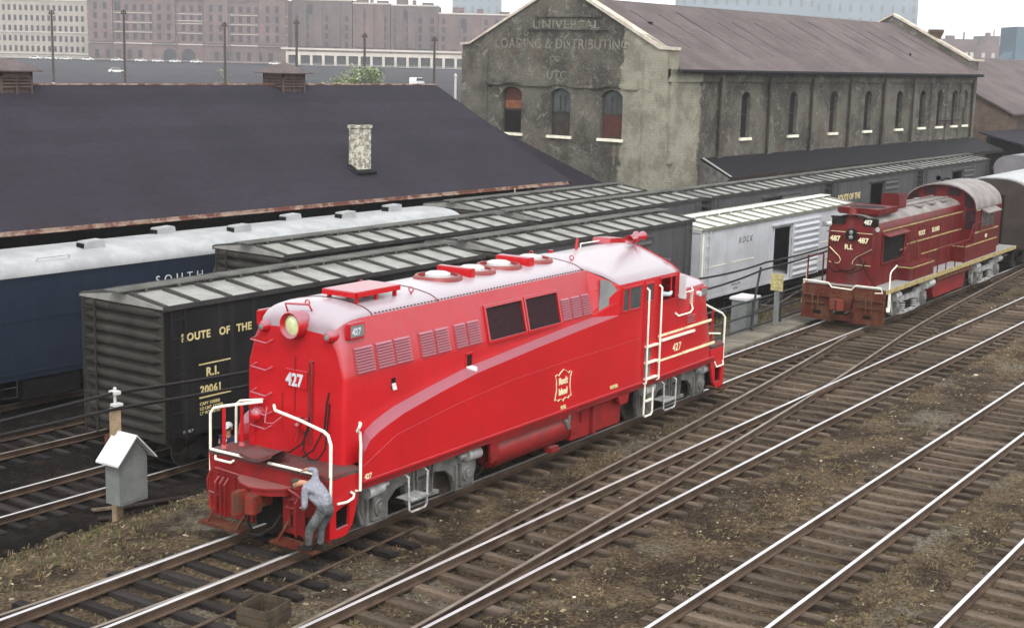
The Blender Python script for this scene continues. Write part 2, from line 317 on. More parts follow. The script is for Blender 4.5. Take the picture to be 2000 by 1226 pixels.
# ------------------------------------------------------------------ track geometry: t1(s, t) gives a point beside the main track
LOW = -1.64
def line(deg, d):
    D = Vector((math.cos(R(deg)), math.sin(R(deg)), 0)); N = Vector((-D.y, D.x, 0)); return D, N, d, R(deg)
L1 = line(3.87, 17.147); L0 = line(2.62, 27.334); LB = line(2.17, 31.808)
def on(L, s, t, z=0.0): return L[0]*s+L[1]*(L[2]+t)+Vector((0, 0, z))
def t1(s, t, z=0.0): return on(L1, s, t, z)
def lerp_list(pts, x):
    if x <= pts[0][0]: return pts[0][1]
    for (a, b), (c, d) in zip(pts, pts[1:]):
        if x <= c: return b+(d-b)*(x-a)/(c-a)
    return pts[-1][1]
def st_of(x, y):
    p = Vector((x, y, 0)); return p.dot(L1[0]), p.dot(L1[1])-L1[2]

# ------------------------------------------------------------------ ground
UP, DN = -0.255, -1.86
def terrain(s, t):
    p = t1(s, t); F = p.x*math.cos(YAW)+p.y*math.sin(YAW)
    k = min(max((s-34.5)/3.0, 0), 1)
    a = lerp_list([(1.9, UP), (3.2, UP-0.10), (4.7, -0.72), (6.1, DN)], t)
    b = lerp_list([(2.15, UP), (2.36, DN)], t)
    z = a*(1-k)+b*k
    if t > 1.2: z += (0.05 if t < 5 else 0.02)*mnoise.noise(Vector((s*0.9, t*0.9, 3)))
    else: z += 0.022*mnoise.noise(Vector((s*1.3, t*1.3, 7)))+0.018*mnoise.noise(Vector((s*4.1, t*4.1, 1)))
    far = lerp_list([(95, 0), (250, 3.1), (600, 6.1), (2600, 8.0)], F)
    return z+far
def grid(stops):
    r = []; a = stops[0][0]
    for (x0, x1, st) in stops:
        x = x0
        while x < x1-1e-6: r.append(x); x += st
    r.append(stops[-1][1]); return r
gs = grid([(-900, -100, 100), (-100, -20, 20), (-20, 8, 4), (8, 50, 0.2), (50, 70, 0.5), (70, 130, 4), (130, 400, 30), (400, 2600, 200)])
gt = grid([(-400, -40, 60), (-40, -14, 4), (-14, -12, 0.5), (-12, 2.0, 0.2), (2.0, 2.6, 0.1), (2.6, 7, 0.2), (7, 16, 0.5), (16, 90, 4), (90, 400, 30), (400, 2400, 200)])
g = MB()
for s in gs:
    for t in gt:
        p = t1(s, t); g.v.append((p.x, p.y, terrain(s, t)))
nT = len(gt)
for i in range(len(gs)-1):
    for j in range(nT-1):
        g.f.append([i*nT+j, (i+1)*nT+j, (i+1)*nT+j+1, i*nT+j+1])
        s, t = gs[i], gt[j]; nn = mnoise.noise(Vector((s*0.8, t*0.8, 0)))
        g.mi.append(2 if t > 58 or s > 150 else 1 if t+nn*0.5 > (5.0 if s < 35 else 9.5) else 0)

def ground_mat(name, cols, spk, dark):
    mt = bpy.data.materials.new(name); mt.use_nodes = True; t = mt.node_tree; n = t.nodes; l = t.links; b = n['Principled BSDF']
    b.inputs['Roughness'].default_value = 0.95; b.inputs['Specular IOR Level'].default_value = 0.05
    ge = n.new('ShaderNodeNewGeometry')
    def noise(sc, det=6, rg=0.65):
        q = n.new('ShaderNodeTexNoise'); q.inputs['Scale'].default_value = sc; q.inputs['Detail'].default_value = det; q.inputs['Roughness'].default_value = rg
        l.new(ge.outputs['Position'], q.inputs['Vector']); return q.outputs['Fac']
    def rng(f, a, bb, c=0.0, d=1.0):
        q = n.new('ShaderNodeMapRange'); q.interpolation_type = 'SMOOTHSTEP'
        for k, v in (('From Min', a), ('From Max', bb), ('To Min', c), ('To Max', d)): q.inputs[k].default_value = v
        l.new(f, q.inputs['Value']); return q.outputs[0]
    def mix(f, a, c, mode='MIX'):
        q = n.new('ShaderNodeMix'); q.data_type = 'RGBA'; q.blend_type = mode
        if isinstance(f, float): q.inputs[0].default_value = f
        else: l.new(f, q.inputs[0])
        for k, v in ((6, a), (7, c)):
            if isinstance(v, tuple): q.inputs[k].default_value = (*v, 1)
            else: l.new(v, q.inputs[k])
        return q.outputs[2]
    c = mix(rng(noise(0.55), 0.44, 0.58), cols[0], cols[1])
    c = mix(rng(noise(0.33, 4), 0.54, 0.66), c, cols[2])
    c = mix(rng(noise(1.6, 5), 0.56, 0.68), c, cols[3])
    vo = n.new('ShaderNodeTexVoronoi'); vo.inputs['Scale'].default_value = 19.0; l.new(ge.outputs['Position'], vo.inputs['Vector'])
    cc = n.new('ShaderNodeSeparateColor'); l.new(vo.outputs['Color'], cc.inputs[0])
    v = rng(cc.outputs[0], 0.0, 1.0, 1-spk, 1+spk)
    k = n.new('ShaderNodeCombineColor')
    for i in range(3): l.new(v, k.inputs[i])
    c = mix(1.0, c, k.outputs[0], 'MULTIPLY')
    c = mix(rng(noise(26, 3), 0.62, 0.72), c, dark)
    l.new(c, b.inputs['Base Color'])
    mp = n.new('ShaderNodeMath'); mp.operation = 'ADD'; l.new(noise(9, 8, 0.75), mp.inputs[0])
    mu = n.new('ShaderNodeMath'); mu.operation = 'MULTIPLY'; mu.inputs[1].default_value = 0.35; l.new(vo.outputs['Distance'], mu.inputs[0]); l.new(mu.outputs[0], mp.inputs[1])
    bp = n.new('ShaderNodeBump'); bp.inputs['Distance'].default_value = 0.09; l.new(mp.outputs[0], bp.inputs['Height']); l.new(bp.outputs[0], b.inputs['Normal'])
    return mt
M['dirt'] = ground_mat('weedy_cinder_ground', [(0.100, 0.074, 0.048), (0.046, 0.034, 0.024), (0.130, 0.111, 0.085), (0.140, 0.106, 0.060)], 0.42, (0.022, 0.017, 0.013))
M['yard'] = ground_mat('dark_yard_ground', [(0.014, 0.0112, 0.0098), (0.0085, 0.007, 0.0064), (0.022, 0.018, 0.015), (0.036, 0.025, 0.016)], 0.4, (0.006, 0.0055, 0.0055))
M['far'] = pm('distant_asphalt', (0.016, 0.0145, 0.020), (0.026, 0.024, 0.030), 0.03, 0.9, coords='World', fine=0.15, fine_scale=0.2)
tag(g.build('ground', ['dirt', 'yard', 'far'], smooth=True), 'cinder and weed covered yard ground dropping to a darker lower yard', 'ground', kind='structure')

# ------------------------------------------------------------------ rails and sleepers
PROF = [(-.07, -.165), (.07, -.165), (.07, -.15), (.012, -.135), (.012, -.045), (.036, -.037), (.036, -.006), (.029, 0), (-.029, 0), (-.036, -.006), (-.036, -.037), (-.012, -.045), (-.012, -.135), (-.07, -.15)]
def rail(name, pts, parent, top='rail_top', dz=0.0):
    o = parent.location; b = MB(); P = [Vector(p) for p in pts]; rings = []
    for i, p in enumerate(P):
        d = (P[min(i+1, len(P)-1)]-P[max(i-1, 0)]).normalized(); nrm = Vector((-d.y, d.x, 0)).normalized()
        rings.append([p+nrm*a+Vector((0, 0, z+dz))-o for a, z in PROF])
    b.loft(rings, caps=True); k = len(PROF)
    for i in range(len(P)-1):
        for j in (6, 7, 8): b.mi[i*k+j] = 1
    return b.build(name, ['rail_side', top], parent)
sleeper_meshes = []
for i in range(5):
    b = MB(); q = random.Random(i)
    b.box(-.5, .5, -.115, .115, -.16, 0)
    o = b.build('sleeper', 'sleeper', bevel=0.012)
    for v in o.data.vertices:
        v.co.y += q.uniform(-.012, .012); v.co.z += q.uniform(-.008, .008)
    sleeper_meshes.append(o.data); bpy.data.objects.remove(o)
dark_meshes = []
for me in sleeper_meshes:
    c = me.copy(); c.materials[0] = M['sleeper_dark']; dark_meshes.append(c)
def sleeper(parent, L, s, ta, tb, z=0.0, dark=False):
    o = bpy.data.objects.new('sleeper', rnd.choice(dark_meshes if dark else sleeper_meshes)); COL.objects.link(o); o.parent = parent
    ta += rnd.uniform(-.07, .07); tb += rnd.uniform(-.07, .07)
    p = on(L, s+rnd.uniform(-.05, .05), (ta+tb)/2, -.166+z-rnd.uniform(0, .012))-parent.location
    o.location = p; o.rotation_euler = (rnd.uniform(-.012, .012), rnd.uniform(-.004, .004), L[3]+math.pi/2+rnd.uniform(-.03, .03)); o.scale = (abs(tb-ta), rnd.uniform(.88, 1.12), 1)
def track(label, loc):
    o = empty('railway_track', loc); return tag(o, label, 'railway track', 'railway tracks of the yard')
G = 0.7525
def fr(a, b, st):
    n = int(round((b-a)/st)); return [a+(b-a)*i/n for i in range(n+1)]
T3C = [(8, -3.88), (13, -3.85), (16, -3.75), (21.6, -3.40), (28.7, -2.98), (33, -2.65), (37.4, -2.28), (42, -1.82), (47.4, -1.28), (52, -1.0), (57, -.74), (64, -.42), (75, -0.03), (110, 0)]
def t3c(s): return sum(lerp_list(T3C, s+d) for d in (-2, -1, 0, 1, 2))/5
def t2c(s): return -3.86-max(0, s-32)*0.0085
# main track under both locomotives
tk = track('railway track running under the two red locomotives', t1(30, 0))
rail('rail', [t1(s, G) for s in fr(2, 120, 2)], tk); rail('rail', [t1(s, -G) for s in fr(2, 120, 2)], tk)
for sg in (1, -1):
    rail('switch_rail', [t1(s, sg*G+0.045+0.0062*(17.4-s)**2) for s in fr(6, 17.4, 0.6)], tk, 'rail_top_dull', -.004)
s = 9.5; n = 0
while s < 63:
    tb = -1.95 if 13.2 < s < 21.4 and n % 4 != 3 else -1.32
    if s > 42: tb = min(-1.32, t3c(s)-1.32)
    sleeper(tk, L1, s, 1.32 + (0.25 if s < 14 else 0), tb, dark=(s < 20)); s += 0.60+rnd.uniform(-.05, .05); n += 1
# crossover
tk = track('crossover track slanting from the middle track to the main track', t1(40, -2))
rail('rail', [t1(s, t3c(s)+G) for s in fr(13.5, 43.8, 0.9)], tk, 'rail_top_dull', -.004)
rail('rail', [t1(s, t3c(s)-G) for s in fr(13.5, 75, 1.0)], tk, 'rail_top_dull', -.004)
b = MB()
for s, t in ((36.6, -3.10), (44.6, -0.83)):
    for q in (-1, 1):
        for d in (-.06, .06):
            p0 = t1(s-1.6, t+d+q*(.05))-tk.location; p1 = t1(s+.5, t+d*1.6+q*.05)-tk.location
            b.beam(p0+Vector((0, 0, -.06)), p1+Vector((0, 0, -.06)), .05, .11)
b.build('frog', 'rail_side', tk)
# middle track
tk = track('middle railway track that the crossover branches from', t1(30, -4))
rail('rail', [t1(s, t2c(s)+G) for s in fr(4, 100, 2)], tk); rail('rail', [t1(s, t2c(s)-G) for s in fr(4, 100, 2)], tk)
s = 11.0
while s < 61:
    c = t2c(s); ta = c+1.2
    if s < 42: ta = max(ta, min(t3c(s)+1.10, -1.42))
    sleeper(tk, L1, s, ta, c-1.14); s += 0.70+rnd.uniform(-.06, .06)
# right hand tracks
tk = track('open railway track with bright polished rails, alone beyond the weedy strip from the crossover', t1(28, -8.1))
rail('rail', [t1(s, -8.08-.002*s+G) for s in fr(4, 90, 3)], tk); rail('rail', [t1(s, -8.08-.002*s-G) for s in fr(4, 90, 3)], tk)
s = 15.0
while s < 48: sleeper(tk, L1, s, -6.9, -9.3); s += 0.60+rnd.uniform(-.06, .06)
tk = track('railway track of which only one rail shows at the corner of the yard', t1(24, -11.8))
rail('rail', [t1(s, -11.02) for s in fr(4, 90, 3)], tk); rail('rail', [t1(s, -12.53) for s in fr(4, 90, 3)], tk)
s = 18.5
while s < 34: sleeper(tk, L1, s, -10.5, -13.05); s += 0.60+rnd.uniform(-.06, .06)
# lower yard
tk = track('sunken railway track under the nearest row of boxcars', on(L0, 26, 0, LOW))
for sg in (1, -1): rail('rail', [on(L0, s, sg*G, LOW) for s in fr(2, 120, 4)], tk)
s = 15.0
while s < 30: sleeper(tk, L0, s, 1.25, -1.3, LOW, True); s += 0.56+rnd.uniform(-.05, .05)
def yB(x):
    q = (LB[2]/math.cos(LB[3]))+x*math.tan(LB[3]); return max(q, 32.52+.0014*x+0.05)
tk = track('sunken railway track under the middle row of boxcars', (40, yB(40), LOW))
for sg in (1, -1): rail('rail', [(x, yB(x)+sg*G, LOW) for x in fr(4, 130, 3)], tk, 'rail_top_dull')
LNv = (Vector((1, 0, 0)), Vector((0, 1, 0)), 32.55, 0.0)
s = 17.0
while s < 28: sleeper(tk, LNv, s, 1.25, -1.3, LOW-.03, True); s += 0.6+rnd.uniform(-.05, .05)
def yC(x): return 36.62+.0165*x
tk = track('sunken railway track under the navy coach beside the freight house', (40, yC(40), LOW))
for sg in (1, -1): rail('rail', [(x, yC(x)+sg*G, LOW) for x in fr(4, 70, 3)], tk, 'rail_top_dull')

# ------------------------------------------------------------------ loose cover on the ground
def bare(s, t):                     # keep litter off the rails and sleepers
    return abs(t) < 1.25 or abs(t-t2c(s)) < 1.15 or (s < 44 and abs(t-t3c(s)) < 1.1) or abs(t+8.1) < 1.2 or abs(t+11.8) < 1.2
stones = MB(); q = random.Random(5)
for i in range(21000):
    s = 10+q.random()**1.5*34; t = q.uniform(-13, 1.9); p = t1(s, t); z = terrain(s, t)
    if not bare(s, t) and q.random() < .55: continue
    r = q.uniform(.012, .036); a = q.uniform(0, 6.28); stones.cur = q.choice((0, 0, 1, 2)); c = Vector((p.x, p.y, z+r*.35))
    v = [c+Vector((r*math.cos(a+k*2.09)*q.uniform(.7, 1.3), r*math.sin(a+k*2.09)*q.uniform(.7, 1.3), -r*.4)) for k in range(3)]+[c+Vector((q.uniform(-.4, .4)*r, q.uniform(-.4, .4)*r, r*q.uniform(.4, .8)))]
    stones._add(v, [(0, 1, 3), (1, 2, 3), (2, 0, 3)])
M['stone_a'] = pm('brown_cinder', (0.085, 0.060, 0.042), (0.05, 0.036, 0.026), 1.5, 0.95, coords='World'); M['stone_b'] = pm('dark_cinder', (0.024, 0.019, 0.016), (0.04, 0.032, 0.026), 1.5, 0.9, coords='World'); M['stone_c'] = pm('pale_ballast_stone', (0.17, 0.145, 0.115), (0.12, 0.10, 0.08), 1.5, 0.95, coords='World')
tag(stones.build('ballast', ['stone_a', 'stone_b', 'stone_c']), 'loose cinders and ballast stones between the sleepers', 'ballast', kind='stuff')
chips = MB(); tuft = MB(); q = random.Random(11)
for i in range(9500):
    s = 10+q.random()**1.3*48; t = q.uniform(-13, 5.6 if s < 35 else 1.0)
    cl = mnoise.noise(Vector((s*0.5, t*0.9, 20)))
    if bare(s, t) and q.random() < 0.72: continue
    if cl < -0.12 and q.random() < 0.6: continue
    p = t1(s, t); z = terrain(s, t); a = q.uniform(0, 6.28); ln = q.uniform(.02, .075)*(1.7 if q.random() < .08 else 1); wd = ln*q.uniform(.25, .7)
    rot = Matrix.Rotation(a, 3, 'Z') @ Matrix.Rotation(q.uniform(-.5, .5), 3, 'X')
    chips.cur = 0 if q.random() < 0.42 else 1 if q.random() < .9 else 2
    chips.obox((p.x, p.y, z+.012), (ln, wd, .012), rot)
M['chip_a'] = pm('dry_leaf', (0.27, 0.22, 0.145), (0.20, 0.16, 0.10), 1.5, 0.9, coords='World')
M['chip_b'] = pm('brown_leaf', (0.16, 0.11, 0.065), (0.10, 0.07, 0.045), 1.5, 0.9, coords='World')
M['chip_c'] = pm('pale_paper_scrap', (0.55, 0.50, 0.40), (0.42, 0.38, 0.30), 2, 0.9, coords='World')
tag(chips.build('leaf_litter', ['chip_a', 'chip_b', 'chip_c']), 'dry leaves and scraps scattered over the dirt between the tracks', 'litter', kind='stuff')
for i in range(22000):
    s = 10+q.random()**1.35*46; t = q.uniform(-13, 5.9 if s < 35 else 0.9)
    cl = mnoise.noise(Vector((s*0.28, t*0.55, 40)))+0.35*mnoise.noise(Vector((s*1.3, t*1.3, 50)))
    if bare(s, t) and q.random() < 0.8: continue
    bank = 2.2 < t and s < 35
    if cl < (-0.12 if bank else 0.08): continue
    p = t1(s, t); z = terrain(s, t); green = (bank and q.random() < .28) or q.random() < .10
    tuft.cur = 1 if green else 0 if q.random() < .6 else 2
    for k in range(4):
        a = q.uniform(0, 6.28); h = q.uniform(.03, .085)*(1.3 if bank else 1); ln = q.uniform(.02, .10); wd = .006
        d = Vector((math.cos(a), math.sin(a), 0)); e = Vector((-d.y, d.x, 0))*wd; o = Vector((p.x+q.uniform(-.06, .06), p.y+q.uniform(-.06, .06), z-.01))
        tuft.poly([o-e, o+e, o+d*ln*.6+e*.7+Vector((0, 0, h)), o+d*ln+Vector((0, 0, h*.8))])
M['straw'] = pm('dry_straw', (0.22, 0.175, 0.105), (0.16, 0.125, 0.075), 1.2, 0.9, coords='World')
M['green'] = pm('dull_green_weed', (0.075, 0.085, 0.035), (0.11, 0.105, 0.05), 1.2, 0.9, coords='World')
M['brown_weed'] = pm('dead_brown_weed', (0.115, 0.080, 0.048), (0.08, 0.055, 0.035), 1.2, 0.9, coords='World')
for i in range(5200):                            # lower ground behind the pipe fence
    s = q.uniform(35, 56); t = q.uniform(2.5, 8.6); p = t1(s, t); z = terrain(s, t); tuft.cur = 1 if q.random() < .62 else 0 if q.random() < .6 else 2
    if mnoise.noise(Vector((s*.5, t*.6, 9))) < -.25: continue
    for k in range(4):
        a = q.uniform(0, 6.28); h = q.uniform(.05, .15); ln = q.uniform(.03, .12); d = Vector((math.cos(a), math.sin(a), 0)); e = Vector((-d.y, d.x, 0))*.010; o = Vector((p.x+q.uniform(-.08, .08), p.y+q.uniform(-.08, .08), z-.01))
        tuft.poly([o-e, o+e, o+d*ln*.6+e*.7+Vector((0, 0, h)), o+d*ln+Vector((0, 0, h*.8))])
tag(tuft.build('dry_grass', ['straw', 'green', 'brown_weed']), 'short dry weeds and straw growing between the tracks and on the bank', 'grass', kind='stuff')

# ------------------------------------------------------------------ freight cars (local x along the car, y to its left, z above the rail)
def freight_truck(parent, x, mat='truck_dark'):
    tr = empty('truck', (x, 0, 0), 0, parent)
    for ax in (-.85, .85):
        b = MB()
        for sy in (-1, 1):
            b.lathe([(.40, -.03), (.46, -.03), (.46, .035), (.42, .05), (.42, .09), (.25, .09), (.12, .10), (.0, .10)], (ax, sy*.74, .42), 'y', 20)
        b.cyl((ax, -1.05, .42), (ax, 1.05, .42), .075)
        b.build('wheelset', 'wheel', tr, smooth=True)
    for sy in (-1, 1):
        b = MB(); y = sy*1.0
        prof = [(-1.15, .30), (-1.15, .56), (-.75, .66), (-.4, .74), (.4, .74), (.75, .66), (1.15, .56), (1.15, .30), (.6, .30), (.42, .14), (-.42, .14), (-.6, .30)]
        b.prism(prof, 'y', y-.06, y+.06)
        for ax in (-.85, .85): b.box(ax-.15, ax+.15, y+sy*.03-.09, y+sy*.03+.09, .28, .58)
        for k in (-.2, 0, .2): b.cyl((k, y+sy*.02, .2), (k, y+sy*.02, .56), .075, n=8)
        b.build('side_frame', mat, tr, bevel=.01)
    b = MB(); b.box(-.2, .2, -1.0, 1.0, .5, .78); b.build('bolster', mat, tr)
    return tr
def ladder(parent, p0, up_h, wv, out, n, mat):
    b = MB(); p0 = Vector(p0); wv = Vector(wv); o = Vector(out)
    for k in (0, 1): b.beam(p0+wv*k+o, p0+wv*k+o+Vector((0, 0, up_h)), .05, .03)
    for i in range(n):
        z = up_h*(i+.5)/n; b.tube([p0+o+Vector((0, 0, z)), p0+wv+o+Vector((0, 0, z))], .014, 5)
    return b.build('ladder', mat, parent)
def boxcar(loc, rotz, label, L=12.7, He=4.28, body='boxcar', roofm='boxcar_roof', ribm='roof_rib', endm='boxcar_end', op=(5.35, 7.25), door=(7.3, 9.45),
           panels=12, board='board', trucks=True, corr=True, doorm=None, W=1.5):
    c = empty('boxcar', loc, rotz); tag(c, label, 'boxcar', 'boxcars standing in the lower yard')
    z0 = 1.0; doorm = doorm or body
    b = MB()
    b.box(.02, L-.02, -W+.08, W-.06, z0, z0+.14)                     # floor
    b.box(0, L, W-.06, W, z0, He)                                    # far side
    b.box(0, op[0], -W, -W+.06, z0, He); b.box(op[1], L, -W, -W+.06, z0, He)
    b.box(op[0], op[1], -W, -W+.06, He-.52, He); b.box(op[0], op[1], -W, -W+.06, z0, z0+.16)
    for x in (0, L-.06): b.box(x, x+.06, -W+.06, W-.06, z0, He)
    k = 1.0                                                          # side sheets: thin lap seams
    while k < L-.4:
        if not (op[0]-.1 < k < door[1]+.1): b.box(k-.035, k+.035, -W-.006, -W+.01, z0+.05, He-.14)
        k += 1.02
    b.box(.0, L, -W-.02, -W+.01, He-.10, He-.01); b.box(0, L, -W-.015, -W+.01, z0-.02, z0+.10)
    for x in (.03, L-.09): b.box(x-.03, x+.07, -W-.012, -W+.01, z0, He-.1)
    b.build('body', body, c)
    # sill: drops in the middle the way box car side sills do
    b = MB(); b.prism([(1.9, z0), (3.2, z0-.30), (L-3.2, z0-.30), (L-1.9, z0)], 'y', -W+.1, -W+.16); b.box(.3, L-.3, -.25, .25, z0-.3, z0-.01)
    b.build('underframe', 'black', c)
    # corrugated end
    if corr:
        b = MB(); nr = 11; b.box(-.03, -.002, -W+.01, W-.01, z0-.06, He)
        for i in range(nr):
            z = z0+.22+(He-z0-.42)*i/(nr-1); rings = []
            for yy, hh, dd in ((-1.44, .01, .005), (-1.30, .07, .05), (-1.1, .105, .085), (1.1, .105, .085), (1.30, .07, .05), (1.44, .01, .005)):
                rings.append([(-.03-dd*math.sin(math.pi*q/6), yy, z-hh*math.cos(math.pi*q/6)) for q in range(7)])
            b.loft(rings, close=False, caps=False)
        b.build('end_panel', endm, c, smooth=True)
        b = MB(); b.box(L+.002, L+.03, -W+.01, W-.01, z0-.06, He); 
        for i in range(nr):
            z = z0+.22+(He-z0-.42)*i/(nr-1); b.prism([(L+.02, z-.1), (L+.09, z), (L+.02, z+.1)], 'y', -1.4, 1.4)
        b.build('end_panel', endm, c)
    else:
        b = MB(); b.box(-.03, -.002, -W+.02, W-.02, z0, He-.1)
        for yy in (-W+.01, W-.09): b.box(-.06, -.03, yy, yy+.08, z0, He-.02)
        b.box(-.06, -.03, -W+.09, W-.09, He-.16, He-.04)
        b.build('end_panel', endm, c)
    # roof
    b = MB(); rg = He+.20; e = W+.05
    b.prism([(-e, He-.05), (-e, He), (0, rg), (e, He), (e, He-.05)], 'x', -.07, L+.07)
    b.cur = 1; pw = L/panels
    for i in range(panels+1):
        x = min(max(i*pw, .03), L-.03)
        for sy in (-1, 1):
            a0, a1 = (sy*e, He+.004), (sy*.28, rg-.035)
            v = []
            for (yy, zz) in (a0, a1):
                hgt = .050 if yy == a0[0] else .075
                v += [(x-.075, yy, zz), (x-.035, yy, zz+hgt), (x+.035, yy, zz+hgt), (x+.075, yy, zz)]
            b._add(v, [(0, 1, 5, 4), (1, 2, 6, 5), (2, 3, 7, 6), (0, 3, 2, 1), (4, 5, 6, 7)])
    b.box(-.08, L+.08, -e-.03, -e, He-.09, He+.035); b.box(-.08, L+.08, e, e+.03, He-.09, He+.035)
    b.build('roof', [roofm, ribm], c)
    b = MB()
    for yy in (-.26, -.08, .10): b.box(-.35, L+.35, yy, yy+.165, rg+.055, rg+.09)
    for i in range(panels): b.box(i*pw+pw/2-.03, i*pw+pw/2+.03, -.26, .26, rg-.03, rg+.055)
    b.build('running_board', board, c)
    # door, slid open to the right
    b = MB(); b.box(door[0], door[1], -W-.09, -W-.045, z0+.02, He-.42)
    nz = 9
    for i in range(nz):
        z = z0+.12+(He-.6-z0-.12)*i/(nz-1); b.prism([(-W-.09, z-.085), (-W-.145, z-.03), (-W-.145, z+.03), (-W-.09, z+.085)], 'x', door[0]+.12, door[1]-.12)
    b.build('door', doorm, c)
    b = MB(); b.box(op[0]-.25, door[1]+.2, -W-.12, -W-.002, He-.40, He-.33); b.box(op[0]-.2, door[1]+.1, -W-.10, -W-.002, z0-.05, z0)
    for x in (op[0]-.06, op[1]+.0): b.box(x, x+.05, -W-.03, -W-.002, z0, He-.42)
    b.build('door_track', body, c)
    ladder(c, (.16, -W, z0-.05), He-z0-.05, (.42, 0, 0), (0, -.06, 0), 7, body)
    ladder(c, (0, W-.62, z0-.15), He-z0+.1, (0, .45, 0), (-.16, 0, 0), 8, endm)
    ladder(c, (L-.6, -W, z0-.05), He-z0-.05, (.42, 0, 0), (0, -.06, 0), 7, body)
    b = MB(); b.box(-.2, .0, -.16, .16, .55, .98); b.box(-.42, -.15, -.09, .09, .72, .94); b.box(-.58, -.36, -.14, .12, .68, 1.0)
    b.build('coupler', 'rust', c, bevel=.02)
    b = MB()
    for x in (.15, .6): b.tube([(x, -W-.02, z0), (x, -W-.02, z0-.38), (x+.02, -W-.02, z0-.40)], .02, 5)
    b.tube([(.15, -W-.02, z0-.40), (.62, -W-.02, z0-.40)], .022, 5); b.build('step', 'black', c)
    if trucks:
        freight_truck(c, 2.1); freight_truck(c, L-2.1)
    return c
X3, Z3 = (1, 0, 0), (0, 0, 1)
PA = 13.7; SA = 22.27
# nearest row
car = boxcar(on(L0, SA, 0, LOW), L0[3], 'grimy black boxcar with yellow numbers and a corrugated end facing the camera')
W = 1.5; yF = -W-.012
text('lettering', 'ROUTE', .27, 'letter_yellow', car, (.50, yF, 3.37), X3, Z3, bold=.008, spacing=1.12)
text('lettering', 'OF', .27, 'letter_yellow', car, (1.73, yF, 3.37), X3, Z3, bold=.008, spacing=1.1)
text('lettering', 'THE', .27, 'letter_yellow', car, (2.32, yF, 3.37), X3, Z3, bold=.008, spacing=1.1)
text('lettering', 'R.I.', .30, 'letter_yellow', car, (1.28, yF, 2.40), X3, Z3, bold=.01, spacing=1.1)
text('lettering', '20061', .27, 'letter_yellow', car, (1.08, yF, 1.98), X3, Z3, bold=.008, spacing=1.08)
b = MB()
b.box(1.05, 2.10, yF-.004, yF, 2.70, 2.735); b.box(1.05, 2.10, yF-.004, yF, 1.86, 1.90)
b.build('stripe', 'letter_yellow', car)
for i, (tx, ln) in enumerate((('CAPY 100000', 1.6), ('LD LMT 122900', 1.48), ('LT WT 46100', 1.36))):
    text('lettering', tx, .115, 'letter_yellow', car, (1.06, yF, ln+.08), X3, Z3, bold=.001)
text('lettering', 'XM BLT', .10, 'letter_silver', car, (.50, yF, 1.08), X3, Z3)
car = boxcar(on(L0, SA+PA, 0, LOW), L0[3], 'dark grey boxcar standing behind the cab of the bright red locomotive', body='boxcar_grey', He=4.32)
car = boxcar(on(L0, 49.55, 0, LOW), L0[3], 'silver boxcar with an open black doorway behind the pipe fence', L=15.2, He=3.86, body='alu', roofm='alu_roof', ribm='alu_rib', endm='alu', op=(6.62, 8.35), door=(8.4, 11.3), panels=14, board='alu_roof', corr=False, doorm='alu')
text('lettering', 'ROCK', .36, 'letter_dark', car, (3.2, yF, 3.02), X3, Z3, shear=.25, spacing=1.5)
text('lettering', 'ISLAND', .34, 'letter_dark', car, (11.7, yF, 3.02), X3, Z3, shear=.25, spacing=1.1)
text('lettering', 'CAPY LD LMT', .14, 'letter_dark', car, (2.7, yF, 1.30), X3, Z3); text('lettering', 'LT WT', .14, 'letter_dark', car, (2.9, yF, 1.12), X3, Z3)
b = MB(); b.box(.25, 2.2, yF-.003, yF, 2.26, 2.31); b.box(2.6, 4.7, yF-.003, yF, 2.26, 2.31); b.box(11.6, 14.6, yF-.003, yF, 2.26, 2.31); b.build('stripe', 'white', car)
b = MB(); b.box(.0, .13, -1.525, -1.501, 1.0, 3.84); b.build('corner_strip', 'white', car)
# middle row
labs = ['dark boxcar with a crumpled end sheet beside the silver roof of the navy coach', 'dark roofed boxcar in front of the pale corner of the brick warehouse',
        'grey boxcar under the near end of the warehouse awning', 'grey boxcar with yellow lettering and a tall black doorway under the awning',
        'grey boxcar at the far end of the awning']
for i in range(5):
    s = 30.39+PA*i; p = on(LB, s, 0, LOW)
    car = boxcar(p, LB[3], labs[i], body='boxcar_grey' if i else 'boxcar', He=4.30 if i else 4.28, roofm='boxcar_roof', trucks=(i < 2))
    if i == 0:
        b = MB(); q = random.Random(3)
        for k in range(4): b.prism([(-.10-.05*k, 3.3-.33*k), (-.22-.03*k, 3.45-.33*k), (-.12, 3.65-.33*k), (-.04, 3.5-.33*k)], 'y', .5+.1*k, 1.45)
        b.build('bent_end_sheet', 'boxcar_end', car)
    if i == 3: text('lettering', 'ROUTE OF THE', .46, 'letter_yellow', car, (.7, yF, 3.12), X3, Z3, bold=.014, spacing=1.0)
# row by the freight house
boxcar((44.05, yC(44.05), LOW), math.atan(.0165)+R(.8), 'dark roofed boxcar closest to the eave of the freight house', He=4.28, trucks=False)

